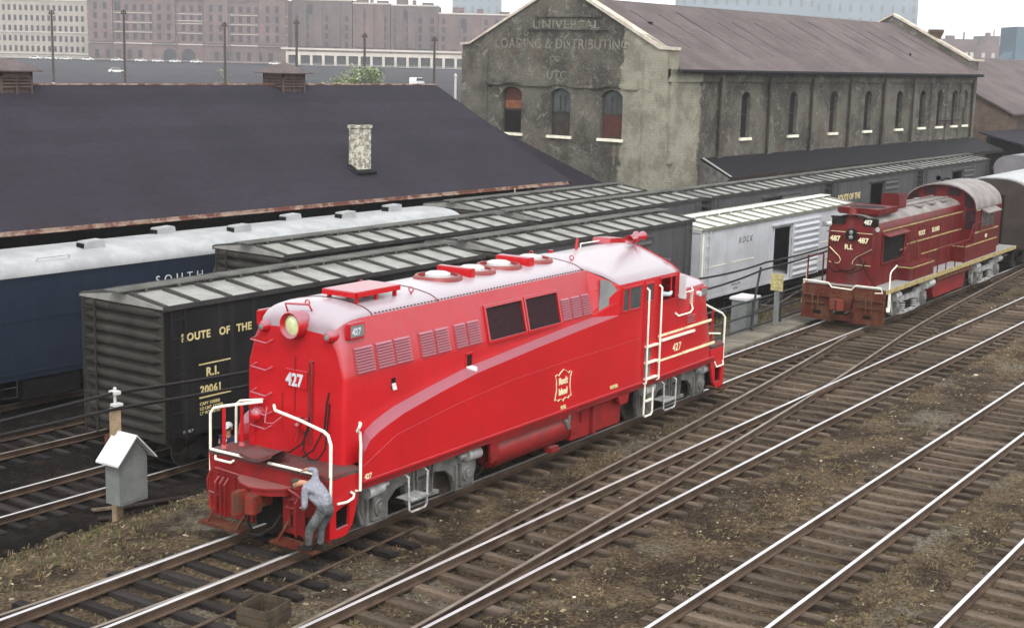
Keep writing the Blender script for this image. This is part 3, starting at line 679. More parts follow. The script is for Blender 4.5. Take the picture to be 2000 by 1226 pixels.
# ------------------------------------------------------------------ coaches
def arch(hw, ze, zc, n=12, pw=2.4):
    r = []
    for k in range(n+1):
        a = math.pi*k/n; c, s_ = math.cos(a), math.sin(a)
        r.append((-hw*math.copysign(abs(c)**(2/pw), c), ze+(zc-ze)*abs(s_)**(2/pw)))
    return r
def coach(loc, rotz, label, L, body, roof, ze=3.82, zc=4.36, hw=1.5, vents=(), end=None, endz=None):
    c = empty('passenger_coach', loc, rotz); tag(c, label, 'passenger coach')
    b = MB(); b.box(0, L, -hw+.02, hw-.02, 1.0, ze); b.prism([(1.2, 1.0), (1.6, .86), (L-1.6, .86), (L-1.2, 1.0)], 'y', -hw+.02, -hw+.08)
    b.box(0, L, -hw+.005, -hw+.02, ze-.13, ze-.03); b.box(0, L, -hw+.008, -hw+.02, 2.55, 2.58); b.box(0, L, -hw, -hw+.02, 1.0, 1.07); b.build('body', body, c)
    b = MB(); pr = [(-hw-.03, ze-.02)]+arch(hw+.03, ze+.02, zc)+[(hw+.03, ze-.02)]; b.prism(pr, 'x', -.05, L+.05); b.build('roof', roof, c, smooth=True)
    if end:
        b = MB(); b.prism([(-hw+.03, 1.0)]+[(y*.97, z*.985) for y, z in arch(hw, ze, zc)]+[(hw-.03, 1.0)], 'x', -.09, -.055); b.build('end_wall', end, c)
        b = MB(); b.box(-.13, -.095, -.42, .42, 1.2, 3.3); b.build('end_door', 'black', c)
    for x, y in vents:
        v = MB(); v.prism([(x-.40, 0), (x-.34, .28), (x+.34, .31), (x+.40, 0)], 'y', y-.22, y+.22)
        for vv in range(len(v.v)): px_, py_, pz_ = v.v[vv]; v.v[vv] = (px_, py_, pz_+zc-.06-.10*abs(y))
        o = v.build('roof_vent', roof, c, bevel=.02)
        v = MB(); v.box(x-.405, x-.37, y-.17, y+.17, zc-.02-.10*abs(y), zc+.17-.10*abs(y)); v.build('vent_opening', 'black', o)
    b = MB()
    b.box(4.2, 6.2, -1.42, -.5, .20, .98); b.box(7.4, 9.2, -1.42, -.6, .34, .98); b.box(11, 15, -1.38, -.7, .5, .98); b.build('underfloor_equipment', 'black', c, bevel=.03, each=True)
    b = MB(); b.tube([(3.4, -1.44, 1.0), (3.4, -1.44, .38), (4.0, -1.44, .36), (4.0, -1.44, 1.0)], .02, 5); b.tube([(3.4, -1.44, .66), (4.0, -1.44, .66)], .02, 5); b.build('step', 'truck_dark', c)
    freight_truck(c, 2.0); freight_truck(c, L-2.2)
    return c
nx = 18.6
nv = [(x-nx, y) for x, y in ((22.2, .55), (25.9, -.6), (29.6, .55), (31.9, -.6), (35.4, .55), (37.4, -.3), (40.4, .1), (24.2, .55))][:7]
nc = coach((nx, yC(nx), LOW), math.atan(.0165), 'navy blue passenger coach with a silver roof beside the freight house', 24.2, 'navy', 'navy_roof', ze=3.86, zc=4.38, vents=nv)
text('lettering', 'SOUTH', .40, 'letter_silver', nc, (9.0, -1.515, 3.08), X3, Z3, spacing=1.75)
b = MB(); b.tube([(4.9, -1.30, 4.22), (4.9, -1.34, 4.30), (6.0, -1.34, 4.30), (6.0, -1.30, 4.22)], .018, 5); b.build('grab_rail', 'navy_roof', nc)
coach(t1(63.3, 0), L1[3], 'coach with a brown end and pale roof coupled behind the maroon locomotive', 20, 'coach_brown', 'navy_roof', ze=3.35, zc=4.05, end='coach_brown')
coach(on(L0, 97, 0, LOW), L0[3], 'coach with a rounded grey roof far behind the silver boxcar', 22, 'coach_brown', 'coach_grey', ze=3.75, zc=4.75, end='coach_grey')

# ------------------------------------------------------------------ locomotive trucks
def blomberg(parent, x, mat='truck', wb=1.37):
    tr = empty('truck', (x, 0, 0), 0, parent)
    for ax in (-wb, wb):
        b = MB()
        for sy in (-1, 1):
            b.lathe([(.46, -.035), (.535, -.035), (.535, .03), (.505, .045), (.49, .08), (.30, .09), (.14, .11), (.0, .11)], (ax, sy*.735, .505), 'y', 24)
        b.cyl((ax, -1.0, .505), (ax, 1.0, .505), .09); b.build('wheelset', 'wheel', tr, smooth=True)
    for sy in (-1, 1):
        y = sy*1.10; b = MB()
        prof = [(-1.85, .50), (-1.85, .80), (-1.55, .93), (-.95, 1.0), (-.45, .90), (.45, .90), (.95, 1.0), (1.55, .93), (1.85, .80), (1.85, .50), (1.72, .20), (1.14, .20), (1.02, .48), (.80, .66), (.45, .72), (-.45, .72), (-.80, .66), (-1.02, .48), (-1.14, .20), (-1.72, .20)]
        b.prism(prof, 'y', y-.05, y+.05)
        b.prism([(p*.97, .04+q*.96) for p, q in prof], 'y', y+sy*.05, y+sy*.075)
        b.build('side_frame', mat, tr, bevel=.012)
        for ax in (-wb, wb):
            b = MB(); b.box(ax-.19, ax+.19, min(y, y+sy*.17), max(y, y+sy*.17), .27, .74)
            b.cyl((ax, y+sy*.15, .50), (ax, y+sy*.205, .50), .165, n=18); b.cyl((ax, y+sy*.2, .50), (ax, y+sy*.235, .50), .09, n=14)
            for k in range(4):
                a = math.pi/4+k*math.pi/2; b.cyl((ax+.12*math.cos(a), y+sy*.2, .5+.12*math.sin(a)), (ax+.12*math.cos(a), y+sy*.222, .5+.12*math.sin(a)), .022, n=6)
            b.build('journal_box', 'truck', tr, bevel=.012)
            b = MB()
            for d in (-.27, .27): b.box(ax+d-.035, ax+d+.035, min(y, y+sy*.12), max(y, y+sy*.12), .20, .72)
            b.box(ax-.30, ax+.30, min(y, y+sy*.10), max(y, y+sy*.10), .185, .225); b.build('pedestal', mat, tr)
            d = 1 if ax > 0 else -1
            b = MB(); b.cyl((ax-d*.05, y+sy*.16, .88), (ax+d*.38, y+sy*.16, .86), .125, n=16); b.cyl((ax-d*.25, y+sy*.16, .89), (ax-d*.05, y+sy*.16, .88), .04, n=8)
            b.box(ax-.1, ax+.25, min(y, y+sy*.1), max(y, y+sy*.1), .78, .99); b.build('brake_cylinder', 'silver_part', tr, smooth=True)
        b = MB()
        for d in (-.32, -.20, .20, .32): b.beam((d, y+sy*.11, .98), (d*.85, y+sy*.11, .36), .045, .03)
        b.box(-.5, .5, min(y, y+sy*.13), max(y, y+sy*.13), .30, .37)
        for k in range(5): b.box(-.42, .42, min(y-sy*.1, y+sy*.02), max(y-sy*.1, y+sy*.02), .40+.05*k, .435+.05*k)
        b.build('swing_hanger', mat, tr)
        b = MB(); b.tube([(-.7, y+sy*.09, .68), (-.62, y+sy*.12, .42), (-.5, y+sy*.09, .26), (-.35, y, .22)], .018, 5)
        b.tube([(wb+.42, y+sy*.02, 1.05), (wb+.72, y+sy*.10, .95), (wb+.78, y+sy*.10, .60), (wb+.55, y+sy*.1, .36), (wb+.35, y+sy*.1, .34)], .018, 5); b.build('hose', 'rubber', tr)
    b = MB(); b.box(-.35, .35, -1.0, 1.0, .55, .95); b.box(-1.6, 1.6, -.55, .55, .50, .8); b.build('bolster', 'black', tr)
    return tr

# ------------------------------------------------------------------ bright red locomotive (x from its pilot towards the cab)
T427 = 17.70
E7 = empty('diesel_locomotive', t1(T427, 0), L1[3])
tag(E7, 'bright red diesel locomotive with a rounded rear end and headlight, facing away', 'locomotive', 'red diesel locomotives')
for xx in (1.68+1.37, 12.0+1.37): blomberg(E7, xx)
def hv(z):                                     # half width of the upper body side at height z
    return lerp_list([(1.2, 1.2), (3.06, 1.2), (4.04, .98)], z)
SIDE = [(-1.2, 1.46), (-1.2, 2.3), (-1.2, 3.0), (-1.187, 3.10), (-1.09, 3.55), (-.98, 4.03)]
ROOF = [(-.98, 4.03), (-.95, 4.075), (-.88, 4.115), (-.78, 4.155), (-.55, 4.20), (-.28, 4.235), (0, 4.25)]
def mir(r): return r+[(-y, z) for y, z in reversed(r[:-1])]
def endring(pts, k):                           # k 0..1 : round the rear end off
    a = k*math.pi/2; r = []
    for y, z in pts:
        w_ = max(0, min(1, (z-3.3)/.95)); iy = (.09+.12*w_)*(1-math.sin(a)); dz = .44*w_**1.5*(1-math.sin(a))
        x = .84-.07*(1-(z-1.46)/2.8)+(.12+.66*w_**1.5)*(1-math.cos(a))
        r.append((x, y-math.copysign(min(iy, abs(y)), y) if y else 0, z-dz))
    return r
ks = [0, .2, .4, .6, .8, 1.0]
for sy in (-1, 1):
    b = MB(); pts = [(y*-sy, z) for y, z in SIDE]
    rings = [endring(pts, k) for k in ks]+[[(x, y, z) for y, z in pts] for x in (1.75, 4.0, 6.5, 9.25)]
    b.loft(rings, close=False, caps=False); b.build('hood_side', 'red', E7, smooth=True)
b = MB(); pts = mir(ROOF)
b.loft([endring(pts, k) for k in ks]+[[(x, y, z) for y, z in pts] for x in (1.75, 4.0, 6.5, 9.25)], close=False, caps=False)
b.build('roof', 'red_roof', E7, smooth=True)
full = SIDE+ROOF[1:]; full = full+[(-y, z) for y, z in reversed(full[:-1])]
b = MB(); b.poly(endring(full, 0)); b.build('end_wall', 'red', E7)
# riveted roof seams
b = MB(); x = 1.9
while x < 9.2:
    for sy in (-1, 1): b.box(x-.014, x+.014, sy*.962-.014, sy*.962+.014, 4.045, 4.07)
    x += .105
for sx_ in (1.78, 3.75, 9.1):
    for i in range(len(pts)-1):
        y0, z0 = pts[i]; y1, z1 = pts[i+1]
        b.beam((sx_, y0, z0+.004), (sx_, y1, z1+.004), .022, .012)
for sy in (-1, 1): b.box(1.78, 9.2, sy*.962-.004, sy*.962+.004, 4.04, 4.055)
b.build('rivet_seam', 'maroon', E7)
# lower body with its sloping ledge
outer = [(.86, 1.2), (.87, 1.55), (.92, 1.75), (1.08, 1.93), (1.35, 2.05), (1.72, 2.16), (2.07, 2.25), (3.2, 2.44), (4.33, 2.60), (6.5, 2.77), (8.2, 2.89), (9.86, 2.99)]
for sy in (-1, 1):
    b = MB(); yo, yi = sy*1.535, sy*1.19; n_ = len(outer)
    po = [(x, yo, z) for x, z in outer]
    pi = [(x+.30*max(0, 1-(x-.86)/1.6), yi, z+.035+.05*max(0, 1-(x-.86)/1.6)) for x, z in outer]
    pi[0] = (1.16, yi, 1.2)
    b.poly(po+[(9.86, yo, 1.2)])
    b._add(po+pi, [(i, i+1, n_+i+1, n_+i) for i in range(n_-1)])
    b._add([(9.86, yo, 1.2), (9.86, yo, 2.99), (9.86, yi, 3.02), (9.86, yi, 1.2), (.86, yo, 1.2), (.86, yi, 1.2)], [(0, 1, 2, 3), (0, 3, 5, 4)])
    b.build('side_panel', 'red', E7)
    b = MB(); se = [(.90, 1.50), (1.82, 1.88), (3.6, 2.09), (5.53, 2.24), (8.11, 2.29), (10.9, 2.30)]
    for p0, p1 in zip(se, se[1:]): b.beam((p0[0], sy*1.537, p0[1]), (p1[0], sy*1.537, p1[1]), .006, .014, (0, 1, 0))
    b.box(1.96, 2.0, min(sy*1.535, sy*1.54), max(sy*1.535, sy*1.54), 1.2, 1.9)
    b.box(.9, 14.9, min(sy*1.53, sy*1.555), max(sy*1.53, sy*1.555), 1.19, 1.235)
    b.build('weld_seam', 'red', E7)
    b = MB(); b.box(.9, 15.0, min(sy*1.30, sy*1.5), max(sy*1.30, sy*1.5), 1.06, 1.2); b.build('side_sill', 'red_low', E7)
b = MB(); b.box(.1, 15.5, -1.3, 1.3, .98, 1.19); b.build('underframe', 'black', E7)
# cab
CS = [(-1.535, 1.2), (-1.535, 2.3), (-1.535, 3.06), (-1.535, 3.33), (-1.535, 3.60), (-1.53, 3.68)]
CR = [(-1.53, 3.68), (-1.46, 3.77), (-1.32, 3.86), (-1.10, 3.96), (-.75, 4.10), (-.38, 4.23), (0, 4.28)]
for sy in (-1, 1):
    b = MB(); hs_ = [(y*-sy, z) for y, z in SIDE]; cs = [(y*-sy, z) for y, z in CS]
    rings = [[(9.25, y, z) for y, z in hs_]]+[[(x, y, z) for y, z in cs] for x in (9.86, 11.78, 12.52, 12.78)]
    b._add([p for r in rings for p in r], [(i*6+k, i*6+k+1, i*6+k+7, i*6+k+6) for i in range(4) for k in range(5) if not (i == 2 and k in (2, 3))])   # the front side window is open
    b.build('cab_side', 'red', E7)
b = MB(); pr = mir(ROOF); pc = mir(CR)
b.loft([[(9.25, y, z) for y, z in pr], [(9.55, y*(.5)+y2*.5, z*.5+z2*.5+.03) for (y, z), (y2, z2) in zip(pr, pc)], [(9.86, y, z) for y, z in pc], [(12.3, y, z) for y, z in pc], [(12.85, y*.985, z-.05) for y, z in pc], [(12.95, y*.97, z-.13) for y, z in pc]], close=False, caps=False)
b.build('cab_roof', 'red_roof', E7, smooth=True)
b = MB(); cf = CS+CR[1:]; cf = cf+[(-y, z) for y, z in reversed(cf[:-1])]
b.poly([(12.78, y*.995, z-.02) for y, z in cf]); b.build('cab_front', 'red', E7)
for sy in (-1, 1):
    b = MB(); b.box(12.80, 12.83, min(sy*.15, sy*1.25), max(sy*.15, sy*1.25), 3.45, 3.95); b.build('windshield', 'glass', E7)
# cab side windows (frame with its pane)
def side_window(x0, x1, z0, z1, sy, glass, y=1.535, slant=0.0, muntin=None):
    f = MB(); yy = sy*y; a, c = min(yy, yy+sy*.03), max(yy, yy+sy*.03); t = .035
    f.prism([(x0-t, z0-t), (x1+t, z0-t), (x1+t+slant, z1+t), (x0-t+slant, z1+t), (x0-t+slant, z1), (x1+slant, z1), (x1, z0), (x0-t, z0)], 'y', a, c)
    f.prism([(x0-t, z0), (x0, z0), (x0+slant, z1), (x0-t+slant, z1)], 'y', a, c)
    if muntin: f.box(muntin-.02, muntin+.02, a, c, z0, z1)
    fo = f.build('window', 'red', E7)
    if glass is None: return
    g_ = MB(); g_.prism([(x0, z0), (x1, z0), (x1+slant, z1), (x0+slant, z1)], 'y', min(yy+sy*.004, yy+sy*.010), max(yy+sy*.004, yy+sy*.010)); g_.build('pane', glass, fo)
for sy in (-1, 1):
    side_window(9.98, 10.82, 3.06, 3.56, sy, 'glass', slant=.05, muntin=10.28)
    side_window(11.08, 11.42, 3.16, 3.55, sy, 'glass')
    side_window(11.78, 12.52, 3.06, 3.60, sy, None, muntin=12.30)
    b = MB(); d = Vector((.61, sy*.335, 0)).normalized(); c0 = Vector((9.28, sy*1.225, 0)); nrm = Vector((d.y, -d.x, 0))*sy
    q = [(.12, 3.10), (.56, 3.15), (.58, 3.58), (.40, 3.78), (.14, 3.84)]
    v0 = [c0+d*p+nrm*.012+Vector((0, 0, z)) for p, z in q]; v1 = [p+nrm*.014 for p in v0]; b.loft([v0, v1]); b.build('corner_window', 'glass_pale', E7)
    b = MB(); b.box(11.02, 11.06, min(sy*1.53, sy*1.548), max(sy*1.53, sy*1.548), 1.3, 3.66); b.box(11.72, 11.75, min(sy*1.53, sy*1.548), max(sy*1.53, sy*1.548), 1.3, 3.66); b.build('cab_door', 'red', E7)
    b = MB(); b.cyl((12.66, sy*1.57, 3.10), (12.66, sy*1.66, 3.14), .02, n=6); b.box(12.60, 12.66, min(sy*1.62, sy*1.78), max(sy*1.62, sy*1.78), 3.05, 3.62); b.build('wind_wing', 'white_board', E7)
b = MB(); b.box(9.9, 12.7, -1.45, 1.45, 2.28, 2.34); b.build('cab_floor', 'black', E7)
b = MB(); b.box(11.72, 12.15, -1.30, -.78, 2.34, 2.60); b.box(11.66, 11.74, -1.30, -.78, 2.5, 3.0); b.build('seat', 'black', E7, bevel=.03)
# nose
fx = [(1.2, 15.05), (1.6, 15.0), (2.2, 14.84), (2.7, 14.66), (3.0, 14.60), (3.2, 14.56), (3.4, 14.48), (3.5, 14.42)]
NS = [(-1.53, 1.2), (-1.53, 2.0), (-1.53, 2.6), (-1.51, 3.05), (-1.48, 3.19), (-1.36, 3.27), (-.8, 3.38), (0, 3.44)]
nr_ = mir(NS); b = MB()
b.loft([[(12.77, y, z) for y, z in nr_], [(lerp_list(fx, z)-.75, y, z) for y, z in nr_], [(lerp_list(fx, z)-.30, y*.965, z) for y, z in nr_], [(lerp_list(fx, z)-.07, y*.90, z-.01) for y, z in nr_], [(lerp_list(fx, z), y*.82, z-.03) for y, z in nr_]], close=False, caps=False)
b.poly([(lerp_list(fx, z), y*.82, z-.03) for y, z in nr_]); b.build('nose', 'red', E7, smooth=True)
b = MB(); nt_ = [(-1.47, 3.205), (-1.35, 3.282), (-.8, 3.392), (0, 3.452), (.8, 3.392), (1.35, 3.282), (1.47, 3.205)]
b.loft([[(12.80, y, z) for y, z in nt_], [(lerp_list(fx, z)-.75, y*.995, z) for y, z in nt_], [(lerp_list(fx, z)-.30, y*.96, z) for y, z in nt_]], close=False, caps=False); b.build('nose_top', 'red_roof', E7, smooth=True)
# deck, pilots, steps
for x0, x1, xf in ((.08, .95, .08), (14.9, 15.62, 15.62)):
    o = -1 if x0 < 1 else 1
    b = MB(); b.box(x0, x1, -1.48, 1.48, 1.40, 1.47); b.build('end_deck', 'deck', E7)
    b = MB(); b.box(min(xf, xf-o*.06), max(xf, xf-o*.06), -1.48, 1.48, 1.08, 1.40)
    for sy in (-1, 1): b.box(min(xf, xf-o*.06), max(xf, xf-o*.06), min(sy*.36, sy*1.46), max(sy*.36, sy*1.46), .27, 1.08)
    b.box(min(xf, xf-o*.06), max(xf, xf-o*.06), -.40, .40, .98, 1.08)
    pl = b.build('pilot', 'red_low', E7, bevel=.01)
    for sy in (-1, 1):
        y0, y1 = min(sy*1.42, sy*1.48), max(sy*1.42, sy*1.48); P = lambda u: xf-o*u
        b = MB()
        for q in ([(0, .36), (.16, .33), (.16, 1.40), (0, 1.40)], [(.16, .82), (.52, .92), (.58, 1.40), (.16, 1.40)], [(.50, .40), (.60, .50), (.72, .85), (.84, 1.40), (.58, 1.40), (.52, .92)], [(.16, .33), (.42, .33), (.50, .40), (.50, .50), (.16, .48)]):
            b.prism([(P(u), z) for u, z in q], 'y', y0, y1)
        b.build('pilot_side', 'red', E7)
        b = MB(); b.box(min(P(.1), P(.5)), max(P(.1), P(.5)), min(sy*1.02, sy*1.42), max(sy*1.02, sy*1.42), .44, .48); b.box(min(P(.12), P(.5)), max(P(.12), P(.5)), min(sy*1.05, sy*1.42), max(sy*1.05, sy*1.42), .86, .90)
        b.box(min(P(.5), P(.53)), max(P(.5), P(.53)), min(sy*1.0, sy*1.42), max(sy*1.0, sy*1.42), .44, .9); b.build('step', 'black', E7)
        b = MB(); b.box(min(xf+o*.02, xf+o*.34), max(xf+o*.02, xf+o*.34), min(sy*.36, sy*1.40), max(sy*.36, sy*1.40), .155, .20)
        for yy in (.5, 1.25): b.beam((xf+o*.30, sy*yy, .19), (xf-o*.02, sy*yy, .50), .05, .03)
        b.build('footboard', 'maroon_dirty', E7)
    b = MB()
    for y0, y1, z0, z1 in ((.50, .62, .50, .80), (.74, .86, .50, .74), (-.62, -.52, .40, .62), (-1.12, -1.02, .40, .66), (-.98, -.90, .40, .66), (1.05, 1.12, .5, .8)): b.box(min(xf+o*.002, xf+o*.006), max(xf+o*.002, xf+o*.006), y0, y1, z0, z1)
    b.build('pilot_opening', 'black', E7, each=True)
    b = MB(); b.box(min(xf-o*.3, xf-o*.08), max(xf-o*.3, xf-o*.08), -.36, .36, .3, .98); b.build('draft_pocket', 'black', E7)
    # coupler, draft pocket, buffer plate
    b = MB(); b.box(min(xf, xf+o*.30), max(xf, xf+o*.30), -.14, .14, .74, .98); kx = xf+o*.30
    b.prism([(kx, -.17), (kx+o*.28, -.24), (kx+o*.34, -.05), (kx+o*.20, .0), (kx+o*.20, .10), (kx+o*.34, .14), (kx+o*.30, .25), (kx, .18)], 'z', .68, 1.02)
    b.prism([(kx+o*.12, .06), (kx+o*.40, .10), (kx+o*.42, .20), (kx+o*.2, .27), (kx+o*.08, .2)], 'z', .62, 1.06); b.build('coupler', 'coupler', E7, bevel=.02)
    b = MB(); yy = [-.58, -.5, -.3, 0, .3, .5, .58]
    outl = [(xf+o*.01, -.62)]+[(xf+o*(.05+.42*math.cos(y*2.2)), y) for y in yy]+[(xf+o*.01, .62)]
    b.prism(outl, 'z', 1.10, 1.145); b.prism([(xf+o*.01, -.60)]+[(xf+o*(.03+.40*math.cos(y*2.2)), y*.98) for y in yy]+[(xf+o*.01, .60)], 'z', .99, 1.10)
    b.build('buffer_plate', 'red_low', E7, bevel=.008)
    b = MB()                                       # air hoses and piping on the pilot
    for y in (-1.02, -.82, .92, 1.04, 1.16):
        b.tube([(xf+o*.05, y, 1.02), (xf+o*.16, y, .92), (xf+o*.13, y+.02, .55), (xf+o*.10, y+.05, .28)], .024, 6)
    b.tube([(xf+o*.06, 1.25, 1.17), (xf+o*.08, .9, 1.16), (xf+o*.07, .3, 1.12)], .022, 6); b.tube([(xf+o*.06, -.45, 1.13), (xf+o*.14, -.75, 1.10), (xf+o*.12, -.98, 1.0), (xf+o*.1, -1.0, .7)], .022, 6)
    b.tube([(xf+o*.05, 1.36, 1.12), (xf+o*.12, 1.40, .95), (xf+o*.12, 1.38, .72), (xf+o*.05, 1.20, .66)], .022, 6)
    for y in (.55, .68, .80, 1.25): b.box(min(xf, xf+o*.035), max(xf, xf+o*.035), y-.02, y+.02, .45, 1.06)
    for y in (-.55, -.66, -1.2, -1.32): b.box(min(xf, xf+o*.03), max(xf, xf+o*.03), y-.02, y+.02, .42, .95)
    for z in (.74, .90): b.box(min(xf, xf+o*.06), max(xf, xf+o*.06), -.70, -.46, z, z+.03)
    b.build('air_pipe', 'red_low', E7, smooth=True, each=True)
    b = MB(); b.tube([(xf+o*.10, -.42, .62), (xf+o*.22, -.36, .42), (xf+o*.30, -.10, .22), (xf+o*.30, .12, .20), (xf+o*.36, .20, .24)], .032, 7); b.tube([(xf+o*.08, .36, .55), (xf+o*.2, .30, .36), (xf+o*.28, .12, .24)], .03, 7); b.build('brake_hose', 'rubber', E7, smooth=True, each=True)
# rear end: flap, white rails, fittings
b = MB(); r0 = []; r1 = []
for k in range(7):
    y = .50-k*.125; z = 1.62-.09*math.sin(k/6*math.pi)+.08*(k/6); r0.append((-.10, y, z-.03)); r1.append((.34, y-.03, z+.05))
b.loft([r0, r1], close=False, caps=False); b.loft([[(x, y, z-.03) for x, y, z in r0], [(x, y, z-.03) for x, y, z in r1]], close=False, caps=False)
b._add(r0+[(x, y, z-.03) for x, y, z in r0], [(i, i+1, 8+i, 7+i) for i in range(6)])
for p0, p1 in zip(r0, r0[1:]): b.beam(p0, p1, .03, .06)
b.box(.30, .36, -.26, .46, 1.47, 1.64)
b.build('crossover_flap', 'deck', E7, smooth=True)
b = MB()
b.tube([(.70, .42, 2.34), (.5, .2, 2.32), (.30, -.6, 2.30), (.14, -1.28, 2.25), (.12, -1.40, 2.20), (.12, -1.46, 2.05), (.10, -1.47, 1.05), (.14, -1.43, 1.0)], .030, 7)
b.tube([(.72, .72, 2.36), (.3, 1.28, 2.27), (.14, 1.40, 2.24), (.12, 1.46, 2.14), (.10, 1.46, 1.06)], .027, 7)
b.tube([(.72, .72, 2.40), (.62, 1.20, 2.32), (.62, 1.30, 2.25), (.62, 1.32, 1.5)], .024, 7)
b.tube([(.02, 1.36, 1.50), (.02, .52, 1.50)], .026, 7); b.tube([(.02, -.08, 1.50), (.02, -1.20, 1.50)], .026, 7)
b.tube([(.06, 1.28, 1.38), (0.0, 1.22, 1.34), (0.0, .84, 1.34), (.06, .80, 1.38)], .024, 6)
b.tube([(.84, -1.50, 2.30), (.72, -1.62, 2.33), (.66, -1.64, 2.28), (.68, -1.58, 2.20), (.78, -1.56, 2.14), (.80, -1.56, 1.9), (.80, -1.55, 1.08), (.70, -1.53, 1.10)], .027, 7)
b.tube([(.25, -1.50, .96), (.45, -1.55, .96), (.6, -1.56, 1.0), (.64, -1.55, 1.06), (.60, -1.50, 1.10)], .024, 6)
b.build('handrail', 'white', E7, smooth=True, each=True)
b = MB()
for yy, x in ((1.30, .30), (1.18, .64)): b.tube([(x, yy, 1.47), (x, yy, 2.28)], .035, 7); b.cyl((x, yy, 1.47), (x, yy, 1.53), .07, .05)
b.tube([(.55, -.06, 2.32), (.35, .12, 2.12), (.35, .32, 2.10), (.65, .55, 2.30)], .012, 5)
b.build('rail_post', 'red', E7, smooth=True, each=True)
xe = .84
hl = MB(); hl.lathe([(.0, .10), (.16, .10), (.20, -.10), (.235, -.12), (.255, -.06), (.255, .18), (.20, .34)], (xe-.08, -.02, 3.88), 'x', 24)
ho = hl.build('headlight', 'red', E7, smooth=True)
b = MB(); b.lathe([(0, -.075), (.12, -.068), (.185, -.04), (.185, 0)], (xe-.07, -.02, 3.88), 'x', 24); b.build('lens', 'lens', ho, smooth=True)
b = MB(); b.box(xe-.098, xe-.094, -.04, 0, 3.72, 4.05); b.build('reflector', 'silver_part', ho)
for y in (-.84, .74):
    b = MB(); b.lathe([(0, -.16), (.075, -.15), (.105, -.08), (.12, .0), (.11, .2), (.05, .34), (0, .36)], (xe+.02, y, 3.76), 'x', 14); mo = b.build('marker_light', 'red', E7, smooth=True)
    b = MB(); b.lathe([(0, -.175), (.05, -.168), (.06, -.15)], (xe+.02, y, 3.76), 'x', 12); b.build('lens', 'glass_pale', mo, smooth=True)
def end_x(z): return .84-.07*(1-(z-1.46)/2.8)
b = MB()
for z in (3.50, 3.00, 2.52, 2.16, 1.90): b.tube([(end_x(z), .95, z+.05), (end_x(z)-.13, .98, z), (end_x(z)-.13, .60, z-.03), (end_x(z), .56, z+.02)], .018, 6)
b.tube([(.95, .30, 4.06), (.88, .30, 4.22), (.98, -.18, 4.24), (1.06, -.18, 4.12)], .020, 6)
b.build('grab_iron', 'red', E7, smooth=True)
b = MB()
for y, dy in ((-.38, .05), (-.43, -.05)): b.tube([(end_x(3.2)-.02, y+dy*-1.2, 3.27), (end_x(3.1)-.03, y, 3.2), (end_x(2.6)-.03, y, 2.6), (end_x(1.9)-.03, y, 1.75)], .022, 6)
b.build('conduit', 'red_low', E7, smooth=True, each=True)
b = MB(); b.tube([(.80, -.40, 2.5), (.74, -.40, 2.1), (.66, -.30, 1.75), (.58, -.08, 1.58), (.56, .0, 1.55)], .018, 6)
b.tube([(.80, -.82, 2.75), (.76, -.80, 2.55), (.72, -.78, 2.1), (.60, -.62, 1.7), (.55, -.42, 1.55)], .018, 6); b.tube([(.80, -.84, 2.55), (.74, -.84, 2.2), (.66, -.85, 1.75), (.58, -.74, 1.54), (.5, -.62, 1.55), (.5, -.48, 1.7), (.6, -.42, 2.0)], .018, 6); b.build('cable', 'rubber', E7, smooth=True, each=True)
b = MB(); b.box(end_x(2.9)-.03, end_x(2.9)+.02, -.32, .22, 2.72, 3.05); npl = b.build('number_plate', 'red', E7, bevel=.006)
text('numerals', '427', .32, 'letter_silver', npl, (end_x(2.9)-.034, .19, 2.76), (0, -1, 0), Z3, bold=.012, sx=.84)
b = MB(); b.box(end_x(2.05)-.10, end_x(2.05), -.36, -.10, 2.0, 2.2); b.cyl((end_x(2)-.10, -.2, 2.1), (end_x(2)-.2, -.2, 2.06), .045); b.box(end_x(2)-.16, end_x(2), -.30, -.18, 2.14, 2.2); b.tube([(end_x(2)-.06, -.15, 2.0), (end_x(2)-.10, -.12, 1.75)], .02, 5)
b.build('jumper_socket', 'red', E7, bevel=.01)
b = MB(); b.cyl((end_x(2)-.1, .80, 2.1), (end_x(2)+.2, .98, 2.1), .13); b.ball((end_x(2)-.1, .84, 2.1), .13); b.box(end_x(1.8)-.02, end_x(1.8)+.3, .96, 1.06, 1.5, 2.0)
b.build('bell', 'red', E7, smooth=True)
b = MB(); b.box(.79, .82, -.02, 0, 1.5, 3.3); b.box(.79, .82, -.02, .0, 1.5, 2.6); b.box(.78, .81, .28, .30, 1.5, 2.6); b.build('end_seam', 'red_low', E7)
